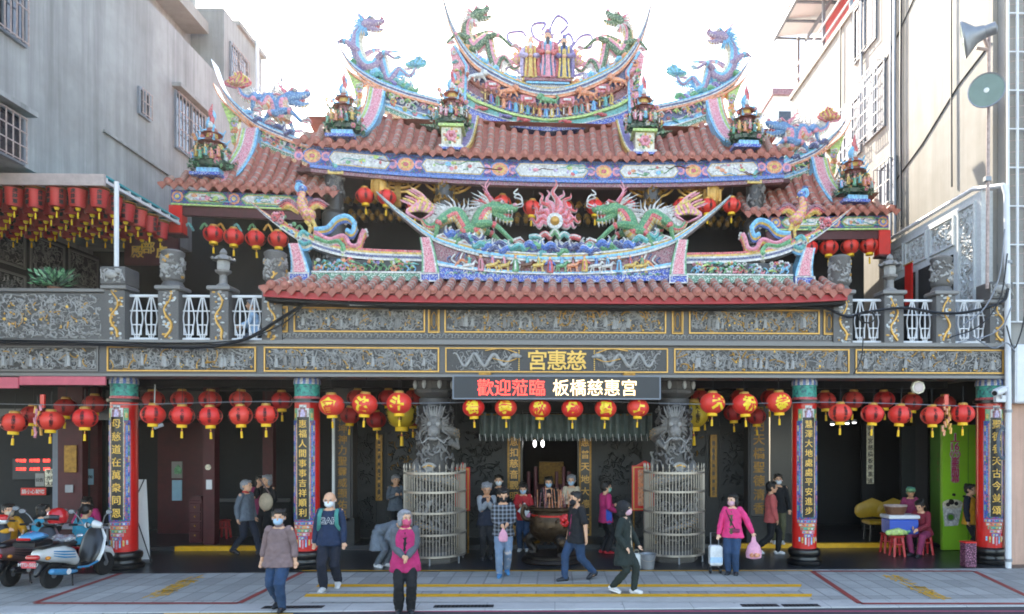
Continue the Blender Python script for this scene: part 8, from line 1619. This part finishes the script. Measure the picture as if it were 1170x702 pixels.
h = p10['world'](p10['T'](.09, -.12, .62)); t = carried('beige_bag', 'beige shoulder bag worn by the dim figure with a phone', 'bag', h); b = MB(); b.ball((0, 0, 0), (.17, .1, .22), 'f_beige', 12, 8); b.build('bag_body', t); b = MB(); b.tube([(.1, 0, .18), (-.05, .02, .4), (-.2, .1, .55)], .015, 'f_brown', 6); b.build('strap', t)
# ---- scooters
defm('sc_white', '#dcdcd8', .25, var=.04, coat=.6); defm('sc_blue', '#3d8ab4', .25, var=.05, coat=.6); defm('sc_brown', '#6e5350', .3, var=.1, coat=.5); defm('sc_black', '#131417', .35, var=.1, coat=.3); defm('rubber', '#141415', .8, var=.15); defm('tail_red', '#c01e22', .2, coat=.6, var=.05); defm('amber', '#e08a20', .25, coat=.5); defm('mirror', '#cdd6da', .08, metal=.9, var=0); defm('foil', '#bdbfc4', .25, metal=.7, var=.3, scale=20, bump=.6, bs=18); defm('plate_w', '#e6e6e0', .5, var=.05); defm('plate_r', '#d04a50', .5, var=.05)
def scooter(label, px, py, rz, shell, trim, plate, plate_t, box=None, cover=False, head='sc_white'):
    x, y = G(px, py); t = thing('parked_scooter', label, 'scooter', (x, y, 0), R(rz), 'scooters parked by the first column')
    for yy, nm in ((0, 'rear'), (1.25, 'front')):
        e = bpy.data.objects.new('wheel', None); COL.objects.link(e); e.parent = t; e.location = (0, yy, .23)
        b = MB(); b.lathe([(.15, -.045), (.21, -.055), (.235, -.03), (.24, 0), (.235, .03), (.21, .055), (.15, .045)], (0, 0, 0), 'rubber', 28, ax='x'); b.build('tyre', e)
        b = MB(); b.lathe([(.15, -.03), (.14, -.02), (.14, .02), (.15, .03)], (0, 0, 0), 'steel_dull', 24, ax='x'); [b.tube([(0, .03*math.cos(k), .03*math.sin(k)), (0, .145*math.cos(k+.3), .145*math.sin(k+.3))], .016, 'steel_dull', 6) for k in np.arange(0, 6.28, 1.2566)]; b.lathe([(.05, -.05), (.055, .05)], (0, 0, 0), 'steel_dull', 14, ax='x'); b.build('rim', e)
    def tube(b, pts, rad, m, n=14, flat=1): b.tube(pts, rad, m, n, flat, (1, 0, 0), rounded=True, fixref=True)
    b = MB(); tube(b, [(0, -.3, .64), (0, -.12, .63), (0, .12, .6), (0, .38, .52), (0, .5, .42)], [.1, .15, .17, .15, .1], shell, 16, [1.0, 1.05, 1.05, .95, .9]); o = b.build('body_shell', t)
    b = MB()
    for s_ in (-1, 1):
        for k in range(3): b.tube([(s_*(.165-.01*k), .36, .5+.05*k), (s_*(.185-.004*k), .08, .54+.05*k), (s_*.165, -.14, .6+.04*k)], [.01, .016, .008], trim, 5, flat=.4, ref=(1, 0, 0))
    b.build('side_stripe', t)
    b = MB(); tube(b, [(0, -.26, .77), (0, .1, .78), (0, .45, .75)], [.05, .065, .05], 'sc_black', 12, 2.3); b.build('seat', t)
    b = MB(); b.bbox(-.17, .17, .42, .86, .26, .33, 'sc_black', .03); tube(b, [(0, .1, .3), (0, .5, .26), (0, .85, .3)], [.07, .06, .05], 'sc_black', 10, 1.7); [b.tube([(s_*.175, .4, .3), (s_*.18, .64, .28), (s_*.17, .88, .33)], .022, trim, 6) for s_ in (-1, 1)]; b.build('floorboard', t)
    b = MB(); tube(b, [(0, .82, .32), (0, .88, .5), (0, .97, .75), (0, 1.02, .92)], [.035, .045, .05, .045], 'sc_black', 14, [4.4, 4.8, 4.4, 3.0]); b.build('leg_shield', t)
    b = MB(); tube(b, [(0, .9, .34), (0, .96, .52), (0, 1.05, .78), (0, 1.08, .94)], [.05, .06, .06, .05], shell, 14, [4.0, 4.0, 3.6, 2.4]); b.build('front_fairing', t)
    b = MB(); tube(b, [(0, 1.02, .5), (0, 1.2, .52), (0, 1.38, .46), (0, 1.47, .36)], [.05, .08, .08, .05], shell, 12, .95); tube(b, [(.075, 1.1, .6), (.075, 1.25, .25)], .022, 'steel_dull', 8); b.build('front_fender', t)
    b = MB(); b.tube([(-.34, .88, 1.02), (-.14, 1.0, 1.0), (.14, 1.0, 1.0), (.34, .88, 1.02)], .016, 'steel_dull', 8); tube(b, [(-.13, 1.0, 1.0), (0, 1.02, 1.02), (.13, 1.0, 1.0)], [.06, .085, .06], head, 12); [tube(b, [(s_*.28, .91, 1.02), (s_*.38, .86, 1.02)], .022, 'rubber', 8) for s_ in (-1, 1)]; [b.tube([(s_*.24, .98, 1.01), (s_*.4, .93, 1.01)], .008, 'steel_dull', 5) for s_ in (-1, 1)]; b.build('handlebar', t)
    b = MB(); b.ball((0, 1.09, 1.0), (.08, .05, .08), 'glass_pale', 12, 7); b.build('headlight', t)
    if cover: b = MB(); b.tube([(-.1, .93, 1.1), (.1, .93, 1.1)], .09, 'lacq_red', 12, rounded=True) if 0 else tube(b, [(-.12, 1.02, 1.06), (.12, 1.02, 1.06)], .08, 'lacq_red', 12); b.build('instrument_cowl', t)
    for s_ in (-1, 1):
        e = MB(); e.tube([(s_*.2, .97, 1.03), (s_*.27, .93, 1.18), (s_*.33, .92, 1.24)], .009, 'steel_dull', 6); q = MB(); q.ball((0, 0, 0), (.075, .018, .05), 'sc_black', 14, 8); e.add(q, lambda p: (p[0]+s_*.38, p[1]+.92, p[2]+1.27)); m_ = e.build('mirror', t)
        e = MB(); e.lathe([(.066, -.0), (.06, -.022)], (s_*.38, .92, 1.27), 'mirror', 18, ax='y', sq=.68); g = e.build('mirror_glass', None); g.parent = m_
    b = MB(); tube(b, [(-.08, -.4, .61), (.08, -.4, .61)], .045, 'tail_red', 10); b.build('tail_light', t)
    for s_ in (-1, 1): b = MB(); b.ball((s_*.16, -.26, .58), (.04, .05, .035), 'amber', 10, 6); b.build('indicator', t)
    b = MB(); b.bbox(-.13, .13, -.49, -.475, .44, .56, plate, .005); put_text(b, plate_t, (0, -.493, .5), .085, 'ink' if plate == 'plate_w' else 'c_white', .002, .01); b.bbox(-.04, .04, -.475, -.36, .46, .52, 'sc_black', .01); b.build('number_plate', t, smooth=0)
    b = MB(); tube(b, [(.17, .35, .24), (.18, .1, .27), (.18, -.2, .33)], [.03, .06, .055], trim if shell == 'sc_white' else 'sc_black', 12); b.lathe([(.04, 0), (.055, .012), (.02, .014)], (.235, .1, .28), 'plate_w', 14, ax='x'); b.build('exhaust', t)
    b = MB(); tube(b, [(-.1, .45, .25), (-.08, .1, .28), (-.06, -.03, .25)], [.08, .09, .06], 'sc_black', 10); b.build('engine', t)
    b = MB(); b.tube([(.1, .35, .25), (.16, .28, .02), (.22, .22, .012)], .014, 'cable', 6); b.tube([(-.1, .35, .25), (-.16, .28, .02), (-.2, .22, .012)], .014, 'cable', 6); b.build('stand', t)
    b = MB(); tube(b, [(0, -.12, .46), (0, -.26, .42), (0, -.33, .3)], [.06, .08, .05], 'sc_black', 10, .9); b.build('rear_fender', t)
    if box:
        b = MB(); b.bbox(-.2, .2, -.58, -.2, .8, .92, 'sc_black', .03); q = b.build('tail_box', t); b = MB(); tube(b, [(0, -.52, .97), (0, -.38, .99), (0, -.24, .97)], [.06, .08, .06], box, 16, 2.5); l = b.build('box_lid', None); l.parent = q; b = MB(); b.bbox(-.12, .12, -.6, -.575, .93, .975, 'tail_red', .01); l = b.build('reflector', None); l.parent = q
    return t
s1 = scooter('white and sky blue scooter with a blue tail box beside the first painted column', 59, 672, -6, 'sc_white', 'sc_blue', 'plate_r', 'MTD-5027', 'sc_blue')
s2 = scooter('black and brown scooter parked left of the white and blue one', 12, 670, 4, 'sc_brown', 'sc_black', 'plate_w', 'KPN-8620', head='sc_black')
s3 = scooter('red fronted black scooter at the far end of the scooter row', -42, 664, 8, 'sc_black', 'lacq_red', 'plate_w', 'ABJ-305', cover=True)
t = thing('foil_seat_cover', 'crumpled silver bag lying on the seat of the white and blue scooter', 'bag', (s1.location.x+.06, s1.location.y+.3, .83)); b = MB(); rr_ = random.Random(8)
for k in range(9): b.ball((rr_.uniform(-.12, .12), rr_.uniform(-.15, .15), rr_.uniform(0, .05)), (.1, .1, .06), 'foil', 7, 5)
b.build('wrap', t); b = MB(); b.tube([(.12, .1, .05), (.2, .14, .06)], .03, 'foil', 7); b.build('twist', t)
t = thing('crash_helmet', 'glossy red crash helmet resting on the handlebar of the brown scooter', 'helmet', (*P(66, 590, 13.35),)); b = MB(); b.lathe([(.14, -.12), (.165, -.06), (.17, 0), (.15, .08), (.09, .14), (.001, .16)], (0, 0, 0), 'tail_red', 20); b.build('shell', t); b = MB(); b.tube([(.12, -.13, -.02), (0, -.18, .0), (-.12, -.13, -.02)], .05, 'sc_black', 8); b.build('visor', t)
for px, s_ in ((33, 1),): pass
# ---- cameras, hose, horn, cables, awning strip
t = thing('security_camera', 'white bullet camera on the downpipe above the last painted column', 'camera', P(1142, 447, 14.0)); o = t.location
b = MB(); b.tube([(-.16, -.1, -.05), (.12, .04, .03)], .07, 'white_metal', 14); b.obox((-.0, -.03, .06), (.3, .14, .02), 'white_metal', (0, -.28, .45)); b.build('housing', t); b = MB(); b.tube([(-.165, -.103, -.053), (-.18, -.11, -.056)], .05, 'black_hole', 12); b.build('lens', t); b = MB(); b.tube([(.05, .02, -.05), (.1, .1, -.14), (.16, .15, -.14)], .025, 'white_metal', 8); b.bbox(.0, .2, .1, .2, -.22, -.08, 'white_metal', .01); b.build('bracket', t)
t = thing('small_camera', 'small white camera on an arm beside the first painted column', 'camera', P(182, 487, 15.4)); b = MB(); b.tube([(-.08, -.05, -.04), (.08, 0, .03)], .04, 'white_metal', 10); b.build('housing', t); b = MB(); b.tube([(-.09, 0, .9), (-.12, 0, .1), (0, 0, .03)], .014, 'white_metal', 6); b.build('arm', t)
t = thing('horn_speaker', 'pale eight sided speaker on the beam above the green hoarding', 'speaker', P(1048, 443, 14.5)); b = MB(); b.lathe([(.14, -.06), (.15, 0), (.08, .12)], (0, 0, 0), 'c_cream', 8, ax='y'); b.build('casing', t); b = MB(); b.lathe([(.1, -.07), (.11, -.06)], (0, 0, 0), 'plate', 8, ax='y'); b.build('mouth', t)
t = thing('hose_coil', 'coiled blue grey hose hung beside the last painted column', 'hose', P(1145, 500, 14.25)); b = MB(); pts = []
for k in range(80): a = k*.39; pts.append(((.1+.02*math.sin(k*.7))*math.cos(a), -.02+.012*math.sin(k), -.32*math.sin(a)*(1+.08*math.sin(k*.33))-.12))
b.tube(pts, .016, 'f_greymel', 6); b.build('hose', t); b = MB(); b.bbox(-.03, .03, -.02, .03, .12, .26, 'steel_dull', .008); b.build('hook', t)
def cable(label, pts, r=.02, m='cable'):
    t = spline(pts, 8); b = MB(); b.tube(t, r, m, 6); o = b.build('hanging_cable', None, pts[0]); tag(o, label, 'cable'); return o
Yc = 14.08
cable('thick black cable bundle sagging along the ledge below the left balustrade', [P(px, py, Yc) for px, py in ((-40, 391), (60, 392), (150, 395), (230, 397), (280, 388), (318, 366), (352, 345))], .035)
cable('thin black cable just above the thick bundle on the left ledge', [P(px, py, Yc-.02) for px, py in ((-40, 388), (90, 390), (200, 392), (270, 389), (320, 372), (350, 346))], .014)
cable('black cable bundle looping across the right balustrade', [P(px, py, Yc) for px, py in ((900, 350), (940, 352), (968, 362), (985, 358), (1030, 352), (1075, 358), (1110, 356), (1145, 345), (1152, 330))], .03)
cable('thin dark cable from the right balustrade down to the beam', [P(px, py, Yc-.02) for px, py in ((983, 362), (986, 385), (984, 410), (975, 428))], .012)
t_ = []
for k in range(26): a = k*.5; t_.append((P(990, 363, Yc-.03)[0]+.16*math.cos(a), Yc-.03-.002*k, P(990, 363, Yc)[2]+.12*math.sin(a)))
cable('coil of spare black cable hung on the right balustrade', t_, .014)
for i, q in enumerate((((1100, 372), (1125, 352), (1142, 315), (1148, 262)), ((1085, 386), (1120, 372), (1143, 340), (1151, 290)), ((1095, 392), (1128, 384), (1146, 372), (1156, 350)), ((1150, 372), (1158, 398), (1166, 382), (1171, 360)), ((1110, 384), (1135, 398), (1150, 392), (1160, 402)))): cable('loose %s cable in the tangle beside the downpipe, %s of five' % (('grey', 'black')[i % 2], ORD[i]), [P(a, c, Yc-.04-.02*i) for a, c in q], .014, ('steel_dull', 'cable')[i % 2])
cable('thin pale wire strung below the beam across all the columns', [P(px, py, 14.3) for px, py in ((-40, 461), (120, 463), (300, 459), (470, 461), (640, 458), (800, 462), (960, 460), (1150, 466))], .009, 'steel_dull')
defm('awn', '#c8606c', .7, var=.1)
t = thing('awning_strip', 'faded pinkish red awning strip under the beam at the scooter end', 'awning', P(60, 437, 14.2)); o = t.location; b = MB(); a, c = P(-60, 441, 14.2), P(121, 430.5, 14.2); b.bbox(P(23, 440, 14.2)[0], c[0], 14.18, 14.22, a[2]+.02, c[2], 'awn', .005); b.build('valance', t, o, 0); b = MB(); b.bbox(a[0], P(22.5, 440, 14.2)[0], 14.15, 14.19, a[2]-.05, c[2]-.02, 'awn', .005); b.build('end_flap', t, o, 0)
# plant on the left parapet
t = thing('potted_plant', 'leafy green potted plant on the carved parapet by the canopy post', 'plant', P(63, 333, 14.6)); b = MB(); b.lathe([(.1, -.1), (.14, .08), (.12, .08)], (0, 0, 0), 'c_brown', 12); b.build('pot', t); b = MB(); rr_ = random.Random(2)
for k in range(150):
    a = rr_.uniform(0, 6.28); L = rr_.uniform(.12, .5); p0 = Vector((0, 0, .08)); p1 = Vector((L*math.cos(a), L*math.sin(a)*.5, .08+rr_.uniform(.05, .36))); d = (p1-p0).normalized()*.07; n_ = d.orthogonal().normalized()*.025; b.poly([tuple(p1-d), tuple(p1+n_), tuple(p1+d), tuple(p1-n_)], ('c_leaf', 'c_green', 'c_leafdk')[k % 3])
for k in range(9): a = k*.7; b.tube([(0, 0, .05), (.2*math.cos(a), .1*math.sin(a), .25)], .008, 'c_leafdk', 4)
b.build('leaves', t)
bpy.data.scenes.remove(TMP)
# ================================================================ thin scattering volume, added to imitate veiling glare in the lens
hm = bpy.data.materials.new('haze'); hm.use_nodes = True; nt = hm.node_tree; nt.nodes.remove(nt.nodes['Principled BSDF'])
pv = nt.nodes.new('ShaderNodeVolumePrincipled'); pv.inputs['Color'].default_value = (.93, .96, 1, 1); pv.inputs['Density'].default_value = .00033; pv.inputs['Anisotropy'].default_value = .6
nt.links.new(pv.outputs[0], nt.nodes['Material Output'].inputs['Volume'])
b = MB(); b.box(-40, 40, -14, 60, -1.05, 21, 'asphalt'); o = b.build('haze', None, smooth=0); o.data.materials.clear(); o.data.materials.append(hm); tag(o, kind='stuff')
